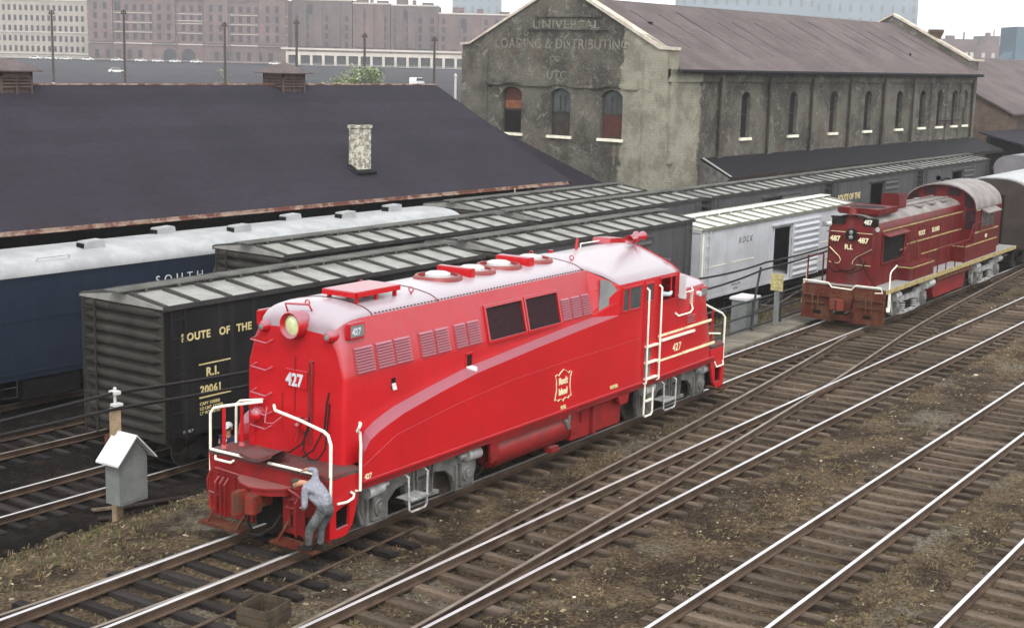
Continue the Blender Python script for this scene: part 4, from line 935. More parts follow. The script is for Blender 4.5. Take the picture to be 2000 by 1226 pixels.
# sides: number board, louvres, screens, hatches
for sy in (-1, 1):
    f = MB(); f.box(.98, 1.42, min(sy*1.02, sy*1.13), max(sy*1.02, sy*1.13), 3.70, 3.99); fo = f.build('number_board', 'red', E7, bevel=.02)
    b = MB(); b.box(1.02, 1.38, min(sy*1.12, sy*1.134), max(sy*1.12, sy*1.134), 3.74, 3.95); b.build('number_glass', 'glass_pale', fo)
    text('numerals', '427', .17, 'letter_silver', fo, (1.06 if sy < 0 else 1.34, sy*1.137, 3.78), (-sy, 0, 0), Z3, bold=.006, sx=.9)
    def on_side(x, z, out=0.0):
        return (x, sy*(hv(z)+out), z)
    def louvre(x0, x1, z0=3.10, z1=3.56, n=9):
        b = MB(); b._add([on_side(x0-.02, z0-.03, .006), on_side(x1+.02, z0-.03, .006), on_side(x1+.02, z1+.03, .006), on_side(x0-.02, z1+.03, .006)], [(0, 1, 2, 3)])
        for i in range(n):
            a = z0+(z1-z0)*i/n; c = a+(z1-z0)/n*.55
            v = [on_side(x0, a, .045), on_side(x1, a, .045), on_side(x1, c, .005), on_side(x0, c, .005), on_side(x0, a, .003), on_side(x1, a, .003)]
            b._add(v, [(0, 1, 2, 3), (0, 4, 5, 1), (0, 3, 4), (1, 5, 2)])
        b.build('louvre', 'red', E7)
    for x0, x1 in ((1.12, 1.62), (1.72, 2.18), (2.24, 2.70), (3.0, 3.42), (3.48, 3.90), (4.10, 4.46), (4.52, 4.92), (8.0, 8.34), (8.40, 8.78), (8.84, 9.16)): louvre(x0, x1)
    for x0, x1 in ((5.20, 6.50), (6.64, 7.86)):
        f = MB()
        for (a, c, z0, z1) in ((x0-.05, x1+.05, 3.02, 3.07), (x0-.05, x1+.05, 3.72, 3.77), (x0-.05, x0, 3.07, 3.72), (x1, x1+.05, 3.07, 3.72)):
            f.loft([[on_side(a, z0, .0), on_side(c, z0, .0), on_side(c, z1, .0), on_side(a, z1, .0)], [on_side(a, z0, .05), on_side(c, z0, .05), on_side(c, z1, .05), on_side(a, z1, .05)]])
        fo = f.build('intake_grille', 'red', E7)
        b = MB(); b.loft([[on_side(x0, 3.07, .004), on_side(x1, 3.07, .004), on_side(x1, 3.72, .004), on_side(x0, 3.72, .004)], [on_side(x0, 3.07, .012), on_side(x1, 3.07, .012), on_side(x1, 3.72, .012), on_side(x0, 3.72, .012)]]); b.build('screen', 'dark_screen', fo)
    b = MB(); b.box(4.42, 4.60, min(sy*1.2, sy*1.206), max(sy*1.2, sy*1.206), 2.66, 2.90); b.box(2.08, 2.20, min(sy*1.2, sy*1.206), max(sy*1.2, sy*1.206), 2.64, 2.84); b.build('sight_hole', 'black', E7, each=True)
    b = MB(); b.box(4.38, 4.42, min(sy*1.2, sy*1.22), max(sy*1.2, sy*1.22), 2.64, 2.93); b.box(4.60, 4.64, min(sy*1.2, sy*1.22), max(sy*1.2, sy*1.22), 2.64, 2.93); b.box(4.38, 4.64, min(sy*1.2, sy*1.22), max(sy*1.2, sy*1.22), 2.90, 2.94)
    b.build('hatch_frame', 'red', E7)
    b = MB(); b.beam((4.51, sy*1.21, 2.655), (4.51, sy*1.46, 2.60), .22, .03); b.beam((2.14, sy*1.205, 2.74), (2.14, sy*1.245, 2.62), .10, .02); b.build('drop_hatch', 'white_board', E7, each=True)
    # ladder and side steps
    b = MB()
    for x in (11.09, 11.71): b.tube([(x+.02, sy*1.55, 3.46), (x, sy*1.63, 3.42), (x, sy*1.63, 1.20), (x, sy*1.57, 1.18)], .024, 6)
    for z in (2.06, 1.67, 1.28): b.box(11.12, 11.70, min(sy*1.54, sy*1.62), max(sy*1.54, sy*1.62), z-.02, z+.02)
    b.build('ladder', 'white', E7, smooth=True)
    b = MB()
    for z in (1.32, 1.71): b.box(11.13, 11.42, min(sy*1.537, sy*1.545), max(sy*1.537, sy*1.545), z, z+.33)
    b.build('step_well', 'truck', E7, each=True)
    b = MB()
    b.box(11.76, 13.08, min(sy*1.535, sy*1.55), max(sy*1.535, sy*1.55), 2.19, 2.245); b.box(13.28, 14.62, min(sy*1.52, sy*1.55), max(sy*1.52, sy*1.55), 2.19, 2.25); b.box(13.12, 13.24, min(sy*1.535, sy*1.55), max(sy*1.535, sy*1.55), 2.20, 2.24)
    b.box(11.76, 13.04, min(sy*1.535, sy*1.55), max(sy*1.535, sy*1.55), 1.575, 1.625); b.box(13.08, 14.88, min(sy*1.52, sy*1.55), max(sy*1.52, sy*1.55), 1.575, 1.635)
    b.build('stripe', 'cream', E7)
    b = MB(); b.box(11.9, 13.62, min(sy*1.54, sy*1.60), max(sy*1.54, sy*1.60), 2.075, 2.125); b.build('foot_rail', 'white', E7)
    b = MB(); b.tube([(12.62, sy*1.53, 2.68), (12.66, sy*1.60, 2.60), (13.30, sy*1.60, 2.60), (13.42, sy*1.60, 2.68), (13.45, sy*1.55, 2.78)], .022, 6)
    for k in range(6): b.box(13.40, 13.50, min(sy*1.51, sy*1.56), max(sy*1.51, sy*1.56), 2.80+.05*k, 2.825+.05*k)
    b.build('grab_iron', 'white', E7, smooth=True)
    b = MB()
    for k in range(4): b.prism([(2.30+.055*k, 0), (2.335+.055*k, .035), (2.345+.055*k, 0)], 'x', 13.25, 13.68)
    for i, v in enumerate(b.v): b.v[i] = (v[0], sy*(1.53+v[2]), v[1])
    b.build('louvre', 'red', E7)
    text('numerals', '427', .27, 'cream', E7, (12.56 if sy < 0 else 13.14, sy*1.541, 1.72), (-sy, 0, 0), Z3, bold=.004, spacing=1.08)
    text('numerals', '427', .13, 'cream', E7, (.93 if sy < 0 else 1.2, sy*1.541, 1.25), (-sy, 0, 0), Z3, bold=.003, spacing=1.0)
    text('lettering', 'FUEL', .10, 'letter_yellow', E7, (7.46 if sy < 0 else 7.74, sy*1.541, 1.26), (-sy, 0, 0), Z3, bold=.008)
    text('lettering', 'WATER', .10, 'letter_yellow', E7, (9.56 if sy < 0 else 9.93, sy*1.541, 1.32), (-sy, 0, 0), Z3, bold=.008)
    # emblem: a notched shield with two lines of lettering
    sh = [(-.33, .28), (-.26, .30), (-.20, .26), (-.14, .31), (0, .38), (.14, .31), (.20, .26), (.26, .30), (.33, .28), (.28, .16), (.27, -.05), (.33, -.26), (.26, -.25), (.20, -.30), (.14, -.26), (.06, -.27), (0, -.33), (-.06, -.27), (-.14, -.26), (-.20, -.30), (-.26, -.25), (-.33, -.26), (-.27, -.05), (-.28, .16)]
    b = MB(); cx_, cz_ = 7.53, 1.76
    for i in range(len(sh)):
        p0, p1 = sh[i], sh[(i+1) % len(sh)]; b.beam((cx_+p0[0], sy*1.540, cz_+p0[1]), (cx_+p1[0], sy*1.540, cz_+p1[1]), .008, .030, (0, 1, 0))
    em = b.build('emblem', 'cream', E7)
    text('lettering', 'Rock', .20, 'cream', em, (cx_+sy*.0, sy*1.541, cz_+.06), (-sy, 0, 0), Z3, bold=.010, align='CENTER', sx=.85)
    text('lettering', 'Island', .19, 'cream', em, (cx_, sy*1.541, cz_-.17), (-sy, 0, 0), Z3, bold=.010, align='CENTER', sx=.80)
    # tank and equipment under the sill
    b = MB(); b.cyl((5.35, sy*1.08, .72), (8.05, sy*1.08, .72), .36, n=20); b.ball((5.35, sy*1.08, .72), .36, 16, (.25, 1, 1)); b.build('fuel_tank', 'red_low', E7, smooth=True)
    b = MB(); b.box(4.95, 8.1, min(sy*1.3, sy*1.47), max(sy*1.3, sy*1.47), .99, 1.16); b.prism([(4.95, 1.0), (5.0, .60), (5.2, .66), (5.22, 1.0)], 'y', sy*1.40, sy*1.46); b.box(7.35, 7.65, min(sy*1.2, sy*1.40), max(sy*1.2, sy*1.40), .28, .40)
    b.prism([(8.0, 1.1), (8.1, .62), (8.3, .62), (8.34, 1.1)], 'y', sy*1.30, sy*1.42); b.prism([(10.0, 1.1), (10.12, .84), (10.48, .84), (10.55, 1.1)], 'y', sy*1.38, sy*1.5); b.build('tank_bracket', 'red_low', E7, each=True)
    b = MB()
    for x0, x1 in ((8.22, 9.02), (9.06, 9.20), (9.24, 10.42)): b.prism([(x0, .36), (x1, .34), (x1+.03, .98), (x0-.02, .98)], 'y', min(sy*.7, sy*(1.34 if x1-x0 > .3 else 1.42)), max(sy*.7, sy*(1.34 if x1-x0 > .3 else 1.42)))
    b.box(8.6, 8.64, min(sy*1.34, sy*1.38), max(sy*1.34, sy*1.38), .7, .98); b.build('battery_box', 'red_low', E7, bevel=.012, each=True)
    b = MB(); b.cyl((7.86, sy*1.42, .93), (7.94, sy*1.46, .72), .06); b.box(7.9, 8.0, min(sy*1.38, sy*1.48), max(sy*1.38, sy*1.48), .84, 1.06); b.build('filler_valve', 'truck', E7, bevel=.015)
    # truck side steps
    for x0, x1, zt in ((2.22, 2.80, .98), (12.22, 12.86, .98)):
        b = MB(); yy = sy*1.52; b.tube([(x0, yy-sy*.2, zt+.1), (x0, yy, zt), (x0+.03, yy, .34), (x0+.10, yy, .29), (x1-.08, yy, .29), (x1-.02, yy, .34), (x1, yy, zt), (x1, yy-sy*.2, zt+.1)], .022, 6)
        for k in range(5): b.box(x0+.02+.115*k, x0+.115+.115*k, min(yy-sy*.30, yy+sy*.06), max(yy-sy*.30, yy+sy*.06), .52, .545)
        b.build('step', 'silver_part', E7)
    b = MB(); yy = sy*1.57; b.tube([(11.16, yy, 1.18), (11.14, yy, .42), (11.2, yy, .36), (11.5, yy, .36), (11.56, yy, .42), (11.56, yy, 1.0)], .024, 6); b.box(11.18, 11.54, min(yy-.03, yy+.03), max(yy-.03, yy+.03), .72, .76); b.build('step', 'white', E7)
# roof: hatch plate, fans, eyes, horn, small boxes
b = MB(); b.box(1.75, 3.05, -.62, .16, 4.37, 4.41)
for x in (1.85, 2.4, 2.95):
    for y in (-.56, .10): b.box(x-.03, x+.03, y-.03, y+.03, 4.18, 4.37)
b.box(1.77, 3.03, -.64, -.60, 4.31, 4.40); b.box(1.71, 1.75, -.62, .16, 4.31, 4.40); b.build('exhaust_baffle', 'red', E7)
for x in (5.07, 6.27, 7.25, 8.50):
    f = MB(); f.lathe([(.54, -.06), (.50, .10), (.46, .14), (.42, .14), (.38, .02), (0, .0)], (x, .02, 4.16), 'z', 28); fo = f.build('roof_fan', 'red_low', E7, smooth=True)
    b = MB(); b.lathe([(.26, .08), (.26, .17), (.20, .20), (0, .21)], (x, .02, 4.16), 'z', 24); b.build('fan_cap', 'white_board', fo, smooth=True)
    b = MB()
    for k in range(6):
        a = k*math.pi/3; b.beam((x, .02, 4.22), (x+.43*math.cos(a), .02+.43*math.sin(a), 4.22), .05, .02)
    b.build('fan_blade', 'black', fo)
b = MB()
for x0, x1 in ((5.60, 5.78), (7.75, 8.0)): b.box(x0, x1, -.42, .46, 4.19, 4.40)
b.build('roof_box', 'red', E7, bevel=.02, each=True)
b = MB()
for x, y in ((3.38, -.62), (9.33, -.55), (3.38, .62), (9.33, .55), (1.25, .1)):
    z = 4.27 if x > 1.5 else 4.21; b.tube([(x, y+.05*math.cos(a), z+.05*math.sin(a)-.0) for a in [k*math.pi/5 for k in range(11)]], .014, 5, caps=False); b.cyl((x, y, 4.16), (x, y, z-.04), .02, n=6)
b.build('lifting_eye', 'red', E7, smooth=True, each=True)
b = MB(); b.cyl((10.58, .1, 4.25), (10.62, .1, 4.52), .035, n=8); b.cyl((9.78, .3, 4.2), (9.78, .3, 4.32), .05, n=8); b.build('antenna', 'red', E7, each=True)
b = MB(); b.tube([(11.3, .42, 4.22), (11.3, .42, 4.31), (12.2, .42, 4.30), (12.2, .42, 4.2)], .016, 5); b.build('grab_rail', 'white', E7)
b = MB(); b.prism([(12.15, 4.23), (12.2, 4.38), (12.86, 4.34), (12.9, 4.16)], 'y', .10, .62); b.box(12.22, 12.66, .09, .1, 4.26, 4.35); b.build('roof_box', 'red', E7, bevel=.02, each=True)
b = MB(); b.cyl((12.45, -.42, 4.12), (12.45, -.42, 4.34), .035, n=8); b.tube([(11.8, -.95, 3.98), (12.2, -.6, 4.12), (12.45, -.42, 4.28)], .04, 6)
b.box(12.3, 12.6, -.47, -.37, 4.32, 4.40)
for (x0, x1, y) in ((12.42, 12.02, -.50), (12.5, 12.98, -.36), (12.5, 12.86, -.24)):
    d = 1 if x1 > x0 else -1; b.lathe([(.04, 0), (.045, d*.12), (.065, d*.28), (.12, d*abs(x1-x0)), (.105, d*abs(x1-x0)-d*.01), (0, d*.2)], (x0, y, 4.42), 'x', 14)
b.build('horn', 'red', E7, smooth=True)
b = MB(); b.tube([(12.72, -.30, 4.20), (13.1, -.35, 3.98), (13.3, -.4, 3.72), (13.32, -.4, 3.50)], .018, 5); b.tube([(13.0, -.8, 3.42), (13.3, -.75, 3.56), (13.5, -.6, 3.56), (13.6, -.5, 3.46)], .016, 5); b.build('grab_rail', 'red', E7, smooth=True, each=True)
for sy in (-1, 1):
    f = MB(); f.box(14.02, 14.42, min(sy*1.36, sy*1.50), max(sy*1.36, sy*1.50), 2.86, 3.12); fo = f.build('number_board', 'red', E7, bevel=.02)
    b = MB(); b.box(14.06, 14.38, min(sy*1.495, sy*1.506), max(sy*1.495, sy*1.506), 2.90, 3.08); b.build('number_glass', 'glass_pale', fo)
    b = MB(); b.cyl((13.82, sy*1.49, 3.0), (13.82, sy*1.60, 3.0), .07, n=12); b.build('marker_light', 'white_board', E7, smooth=True)
    b = MB(); b.cyl((12.92, sy*1.50, 3.05), (12.92, sy*1.64, 3.05), .075, n=12); b.build('mirror', 'silver_part', E7, smooth=True)
    b = MB(); b.tube([(13.05, sy*1.52, 3.10), (13.1, sy*1.60, 3.14), (13.4, sy*1.60, 3.14), (13.46, sy*1.52, 3.2)], .02, 6); b.build('grab_iron', 'white', E7, smooth=True)
# front end rails
b = MB()
b.tube([(14.2, -.95, 2.80), (14.9, -1.2, 2.55), (15.5, -1.42, 2.26), (15.6, -1.46, 2.15), (15.58, -1.46, 1.02)], .028, 7); b.tube([(14.35, -.35, 2.5), (15.0, -.8, 2.5), (15.16, -.95, 2.4), (15.18, -1.0, 1.05)], .026, 7)
b.tube([(15.02, -1.5, 1.06), (15.06, -1.54, .92), (15.45, -1.54, .92), (15.5, -1.5, 1.02)], .022, 6); b.tube([(14.9, -.7, 1.72), (15.5, -1.4, 1.72)], .024, 6)
b.tube([(14.2, .95, 2.80), (14.9, 1.2, 2.55), (15.5, 1.42, 2.26), (15.6, 1.46, 2.15), (15.58, 1.46, 1.02)], .028, 7)
b.build('handrail', 'white', E7, smooth=True, each=True)
b = MB()
for y in (-1.2, -.85): b.tube([(15.4, y, 1.47), (15.4, y, 2.35)], .03, 6)
b.build('rail_post', 'red', E7, each=True)

# ------------------------------------------------------------------ maroon road switcher (x from its near end towards the cab)
E4 = empty('diesel_locomotive', t1(45.6, 0), L1[3])
tag(E4, 'dusty maroon road switcher with gold stripes, its long hood facing the camera', 'locomotive', 'red diesel locomotives')
def aar_truck(parent, x):
    tr = empty('truck', (x, 0, 0), 0, parent)
    for ax in (-1.42, 1.42):
        b = MB()
        for sy in (-1, 1): b.lathe([(.46, -.035), (.535, -.035), (.535, .03), (.505, .045), (.49, .08), (.30, .09), (.14, .11), (0, .11)], (ax, sy*.735, .505), 'y', 24)
        b.cyl((ax, -1.0, .505), (ax, 1.0, .505), .09); b.build('wheelset', 'wheel', tr, smooth=True)
    for sy in (-1, 1):
        y = sy*1.10; b = MB()
        b.prism([(-1.8, .48), (-1.8, .86), (-1.0, .92), (-.7, .80), (.7, .80), (1.0, .92), (1.8, .86), (1.8, .48), (1.66, .24), (1.2, .24), (1.1, .52), (.6, .60), (-.6, .60), (-1.1, .52), (-1.2, .24), (-1.66, .24)], 'y', y-.07, y+.07)
        b.prism([(-1.39, .30), (-1.2, .22), (-.7, .16), (.7, .16), (1.2, .22), (1.39, .30), (1.39, .38), (1.1, .32), (.6, .28), (-.6, .28), (-1.1, .32), (-1.39, .38)], 'y', y+sy*.06-.04, y+sy*.06+.04)
        b.build('side_frame', 'silver_part', tr, bevel=.015)
        for ax in (-1.42, 1.42):
            b = MB(); b.box(ax-.2, ax+.2, min(y, y+sy*.2), max(y, y+sy*.2), .28, .72); b.cyl((ax, y+sy*.18, .5), (ax, y+sy*.24, .5), .14, n=14); b.build('journal_box', 'truck', tr, bevel=.02)
            d = 1 if ax > 0 else -1; b = MB(); b.cyl((ax-d*.1, y+sy*.14, .95), (ax+d*.42, y+sy*.14, .93), .14, n=14); b.build('brake_cylinder', 'silver_part', tr, smooth=True)
        b = MB()
        for c in (-.62, .62):
            b.lathe([(.10, .28), (.13, .32), (.10, .36), (.13, .40), (.10, .44), (.13, .48), (.10, .52), (.12, .58)], (c, y+sy*.05, 0), 'z', 12)
        b.build('spring', 'truck', tr, smooth=True)
    b = MB(); b.box(-.4, .4, -1.0, 1.0, .5, .95); b.box(-1.6, 1.6, -.5, .5, .5, .8); b.build('bolster', 'black', tr)
aar_truck(E4, 3.3); aar_truck(E4, 12.7)
b = MB(); b.box(.05, 16.0, -1.47, 1.47, 1.22, 1.32); b.box(.3, 15.7, -.9, .9, .95, 1.22); b.build('underframe', 'maroon_dirty', E4)
b = MB(); b.box(.07, 15.98, -1.46, 1.46, 1.32, 1.335); b.build('walkway', 'truck', E4)
for sy in (-1, 1):
    b = MB(); b.box(.05, 16.0, min(sy*1.47, sy*1.50), max(sy*1.47, sy*1.50), 1.20, 1.34); b.build('stripe', 'gold', E4)
# hood
HS = [(-.86, 1.335), (-.86, 2.3), (-.86, 3.10), (-.84, 3.28), (-.77, 3.46), (-.61, 3.60), (-.33, 3.70), (0, 3.73)]
hh = mir(HS)
def hring(x, k=1.0):
    r = []
    for y, z in hh:
        w_ = max(0, (z-3.15)/.6); i_ = (1-k); r.append((x+(.35*w_ if k < 1 else 0), y-math.copysign(min(.12*i_, abs(y)), y) if y else 0, z-.10*i_*w_))
    return r
for (x0, x1) in ((.42, 10.05), (13.3, 15.75)):
    b = MB(); sgn = 1
    if x0 < 1: rings = [hring(.42, 0), hring(.45, .6), hring(.54, 1), hring(10.05)]
    else: rings = [hring(13.3), hring(15.6), [(x-.0, y*.9, z-.05*(z > 3)) for x, y, z in hring(15.75)]]
    b.loft(rings, close=False, caps=False); b.poly(rings[0]); b.poly(rings[-1])
    nn_ = len(hh)-1
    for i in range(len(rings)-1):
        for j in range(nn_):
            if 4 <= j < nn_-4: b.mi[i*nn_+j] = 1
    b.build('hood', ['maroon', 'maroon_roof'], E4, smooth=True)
for sy in (-1, 1):
    yy = sy*.86
    b = MB()
    for x in [3.4+.62*i for i in range(11)]:
        b.box(x, x+.012, min(yy, yy+sy*.006), max(yy, yy+sy*.006), 1.4, 3.12)
    for x in [3.5+1.24*i for i in range(5)]:
        b.box(x+.1, x+.5, min(yy, yy+sy*.012), max(yy, yy+sy*.012), 1.5, 2.35); b.box(x+.15, x+.5, min(yy, yy+sy*.012), max(yy, yy+sy*.012), 2.6, 3.0)
    b.build('engine_door', 'maroon', E4)
    b = MB(); a, c = min(yy+sy*.014, yy+sy*.02), max(yy+sy*.014, yy+sy*.02)
    b.box(1.05, 10.04, a, c, 3.165, 3.215); b.box(3.6, 10.04, a, c, 2.49, 2.54); b.box(5.3, 9.3, a, c, 1.97, 2.015); b.box(2.9, 3.5, a, c, 2.36, 2.41); b.build('stripe', 'gold', E4)
    text('lettering', 'ROCK', .24, 'cream', E4, (4.85 if sy < 0 else 8.1, yy+sy*.014, 2.70), (-sy, 0, 0), Z3, bold=.006, spacing=1.1)
    text('lettering', 'ISLAND', .24, 'cream', E4, (6.35 if sy < 0 else 6.9, yy+sy*.014, 2.70), (-sy, 0, 0), Z3, bold=.006, spacing=1.1)
    # radiator shutters
    b = MB(); b.box(1.04, 3.24, min(yy, yy+sy*.01), max(yy, yy+sy*.01), 2.02, 3.06)
    for k in range(9): b.box(1.14, 3.14, min(yy+sy*.01, yy+sy*.03), max(yy+sy*.01, yy+sy*.03), 2.10+.10*k, 2.14+.10*k)
    b.build('radiator_shutter', 'black', E4)
    b = MB(); b.prism([(sy*.86, 3.08), (sy*1.12, 3.0), (sy*1.12, 3.03), (sy*.86, 3.12)], 'x', 1.0, 3.2)
    b.box(1.0, 1.08, min(yy, yy+sy*.06), max(yy, yy+sy*.06), 2.1, 3.06); b.box(3.2, 3.26, min(yy, yy+sy*.06), max(yy, yy+sy*.06), 2.1, 3.06); b.box(1.0, 3.26, min(yy, yy+sy*.09), max(yy, yy+sy*.09), 2.06, 2.11); b.build('shutter_frame', 'maroon', E4)
    # boxes on the walkway
    for x0, x1, z1 in ((2.7, 5.2, 1.86), (9.0, 10.05, 2.0)):
        b = MB(); b.box(x0, x1, min(yy, sy*1.40), max(yy, sy*1.40), 1.336, z1)
        b.box(x0+.3, x0+.75, min(sy*1.38, sy*1.415), max(sy*1.38, sy*1.415), 1.4, 1.75); b.build('walkway_box', 'maroon', E4, bevel=.02)
        b = MB(); b.box(x0-.02, x1, min(sy*1.403, sy*1.41), max(sy*1.403, sy*1.41), z1-.08, z1-.035); b.box(x0-.012, x0-.004, min(yy, sy*1.4), max(yy, sy*1.4), z1-.08, z1-.035); b.build('stripe', 'gold', E4)
    # handrails
    b = MB(); ym = sy*1.44
    b.tube([(5.4, ym, 2.22), (9.2, ym, 2.22), (9.7, ym, 2.75), (10.6, sy*1.52, 2.85)], .022, 6)
    for x in (5.5, 6.5, 7.6, 8.7): b.tube([(x, ym, 1.33), (x, ym, 2.22)], .022, 6)
    b.tube([(2.6, sy*.90, 1.95), (3.9, sy*1.0, 2.75), (4.1, sy*1.0, 2.75), (4.12, sy*1.2, 1.9)], .022, 6)
    b.build('handrail', 'maroon', E4, smooth=True, each=True)
    b = MB(); b.tube([(1.6, sy*1.25, 2.0), (.5, sy*1.46, 1.95), (.32, sy*1.48, 1.88), (.30, sy*1.48, .55)], .024, 6)
    b.tube([(.12, sy*1.50, .75), (.1, sy*1.52, .62), (.3, sy*1.52, .58), (.42, sy*1.5, .75), (.42, sy*1.48, 1.2)], .024, 6); b.build('handrail', 'white', E4, smooth=True, each=True)
    # under the walkway
    b = MB(); b.prism([(6.0, .30), (9.6, .30), (9.8, .55), (9.8, 1.0), (5.8, 1.0), (5.8, .55)], 'y', min(sy*.3, sy*1.22), max(sy*.3, sy*1.22)); b.build('fuel_tank', 'red_low', E4, bevel=.03)
    b = MB(); b.cyl((5.6, sy*1.36, 1.05), (9.8, sy*1.36, 1.05), .10, n=10); b.build('air_reservoir', 'maroon_dirty', E4, smooth=True)
    b = MB(); b.cyl((4.75, sy*1.3, .98), (5.35, sy*1.3, .98), .17, n=14); b.ball((5.35, sy*1.3, .98), .17, 12); b.build('air_cylinder', 'silver_part', E4, smooth=True)
# near end
xe4 = .42
b = MB(); b.box(.0, .06, -1.47, 1.47, .62, 1.22)
for sy in (-1, 1): b.prism([(sy*.34, .08), (sy*1.46, .14), (sy*1.46, .64), (sy*.34, .64)], 'x', -.02, .05)
b.box(-.06, .0, -.34, .34, .16, .34); b.build('pilot', 'maroon_dirty', E4, bevel=.01)
b = MB()
for sy in (-1, 1):
    b.prism([(-.10, min(sy*.42, sy*1.40)), (-.10, max(sy*.42, sy*1.40)), (-.0, max(sy*.38, sy*1.46)), (-.0, min(sy*.38, sy*1.46))], 'z', .92, .97)
    b.prism([(sy*.62, .66), (sy*1.28, .66), (sy*1.28, .70), (sy*.62, .70)], 'x', -.09, -.02)
    b.box(-.05, -.02, min(sy*.40, sy*.46), max(sy*.40, sy*.46), .12, 1.2); b.box(-.05, -.02, min(sy*1.40, sy*1.46), max(sy*1.40, sy*1.46), .16, 1.2)
    b.prism([(sy*.34, .10), (sy*1.46, .16), (sy*1.46, .20), (sy*.34, .14)], 'x', -.10, -.02)
b.prism([(-.40, 1.02), (.40, 1.02), (.30, .50), (-.30, .50)], 'x', -.16, -.02)
b.build('pilot_brace', 'maroon_dirty', E4, each=True)
b = MB()
for sy in (-1, 1): b.box(-.026, -.021, min(sy*.75, sy*1.02), max(sy*.75, sy*1.02), .30, .42); b.box(.03, .5, min(sy*1.46, sy*1.472), max(sy*1.46, sy*1.472), .6, .9)
b.build('step_hole', 'black', E4, each=True)
b = MB(); b.box(-.40, 0, -.13, .13, .66, .90); b.prism([(-.36, -.20), (-.62, -.26), (-.70, -.05), (-.54, .02), (-.68, .18), (-.58, .28), (-.36, .2)], 'z', .58, .94); b.build('coupler', 'coupler', E4, bevel=.02)
b = MB()
for y in (-1.05, -.85, .85, 1.05): b.tube([(-.03, y, 1.05), (-.13, y, .9), (-.10, y, .45)], .024, 6)
b.tube([(-.04, -1.15, 1.0), (-.05, -.6, 1.02)], .02, 5); b.tube([(-.04, 1.15, 1.0), (-.05, .6, 1.02)], .02, 5); b.tube([(-.06, -.45, .75), (-.22, -.5, .5), (-.25, -.25, .34), (-.2, .2, .32)], .03, 6)
b.build('air_pipe', 'maroon_dirty', E4, smooth=True, each=True)
b = MB(); b.tube([(.02, 1.42, 1.30), (0, 1.46, 1.42), (.0, 1.1, 1.42), (.0, .55, 1.40), (.0, .42, 1.26), (.0, -.28, 1.24), (.0, -.42, 1.40), (.0, -1.30, 1.40), (.02, -1.36, 1.24), (.02, -1.1, 1.2)], .024, 6); b.build('handrail', 'white', E4, smooth=True, each=True)
b = MB()
for y in (1.42, 1.05): b.tube([(.25 if y > 1.2 else .7, y, 1.33), (.25 if y > 1.2 else .7, y, 2.25)], .03, 6)
b.tube([(.25, 1.42, 2.2), (.7, 1.05, 2.28), (.7, 1.05, 2.25)], .02, 5); b.build('rail_post', 'maroon', E4, each=True)
def eface(y): return xe4-.006
def strip(pts, wd=.066):
    b = MB()
    for p0, p1 in zip(pts, pts[1:]): b.beam((eface(0), p0[0]*.92, p0[1]), (eface(0), p1[0]*.92, p1[1]), .008, wd, (1, 0, 0))
    return b.build('stripe', 'cream', E4)
strip([(.80, 3.13), (.20, 3.13)]); strip([(-.20, 3.13), (-.80, 3.13)])
strip([(-.81, 2.62), (-.53, 2.46), (-.25, 2.31), (-.13, 2.18), (-.10, 2.06)]); strip([(-.24, 2.05), (-.80, 2.05)])
strip([(.81, 2.58), (.62, 2.43), (.42, 2.29), (.35, 2.17), (.42, 2.05), (.62, 2.05)]); strip([(.80, 2.09), (.72, 2.05)])
for org in ((.75, 2.80), (-.25, 2.80)): text('numerals', '487', .25, 'cream', E4, (xe4-.005, org[0], org[1]), (0, -1, 0), Z3, bold=.008, sx=.95)
text('lettering', 'R.I.', .23, 'cream', E4, (xe4-.005, .22, 2.55), (0, -1, 0), Z3, bold=.008)
b = MB(); b.lathe([(0, -.03), (.19, -.03), (.21, 0), (.21, .06)], (xe4-.04, 0, 3.06), 'x', 20); hl = b.build('headlight', 'black', E4, smooth=True); hl.scale = (1, 1, 1)
for z in (3.14, 2.97):
    b = MB(); b.lathe([(0, -.05), (.06, -.04), (.075, -.02)], (xe4-.05, 0, z), 'x', 14); b.build('lens', 'glass_pale', hl, smooth=True)
f = MB(); rot = Matrix.Rotation(R(-14), 3, 'Z'); f.obox((.62, -.58, 3.50), (.12, .56, .27), rot); nb = f.build('number_board', 'black', E4, bevel=.015)
xd = rot @ Vector((0, -1, 0)); p0 = Vector((.62, -.58, 3.42))+rot @ Vector((-.063, .23, 0)); text('numerals', '487', .22, 'white', nb, p0, xd, Z3, bold=.008, sx=.95)
f = MB(); rot = Matrix.Rotation(R(14), 3, 'Z'); f.obox((.62, .58, 3.50), (.12, .50, .27), rot); f.build('number_board', 'black', E4, bevel=.015)
b = MB(); b.cyl((.5, .80, 3.35), (.36, .92, 3.35), .09); b.box(.5, .75, .76, .84, 3.3, 3.58); b.cyl((.5, -.86, 3.3), (.36, -.92, 3.3), .07); b.build('marker_light', 'silver_part', E4, each=True)
b = MB(); b.lathe([(.02, .30), (.12, .26), (.20, .10), (.24, .02), (.20, .02)], (.85, .15, 3.60), 'z', 16); b.build('bell', 'maroon', E4, smooth=True)
b = MB(); b.tube([(.40, -.55, 2.2), (.30, -.5, 1.95), (.27, -.1, 1.75), (.27, .3, 1.85), (.36, .6, 2.1)], .022, 6); b.tube([(.40, -.25, 2.0), (.34, -.1, 1.85), (.3, .5, 1.75), (.36, .75, 1.9)], .02, 6); b.tube([(.36, -.30, 2.32), (.30, -.42, 2.24), (.2, -.75, 1.75), (.12, -1.1, 1.36)], .02, 5); b.build('cable', 'black', E4, smooth=True, each=True)
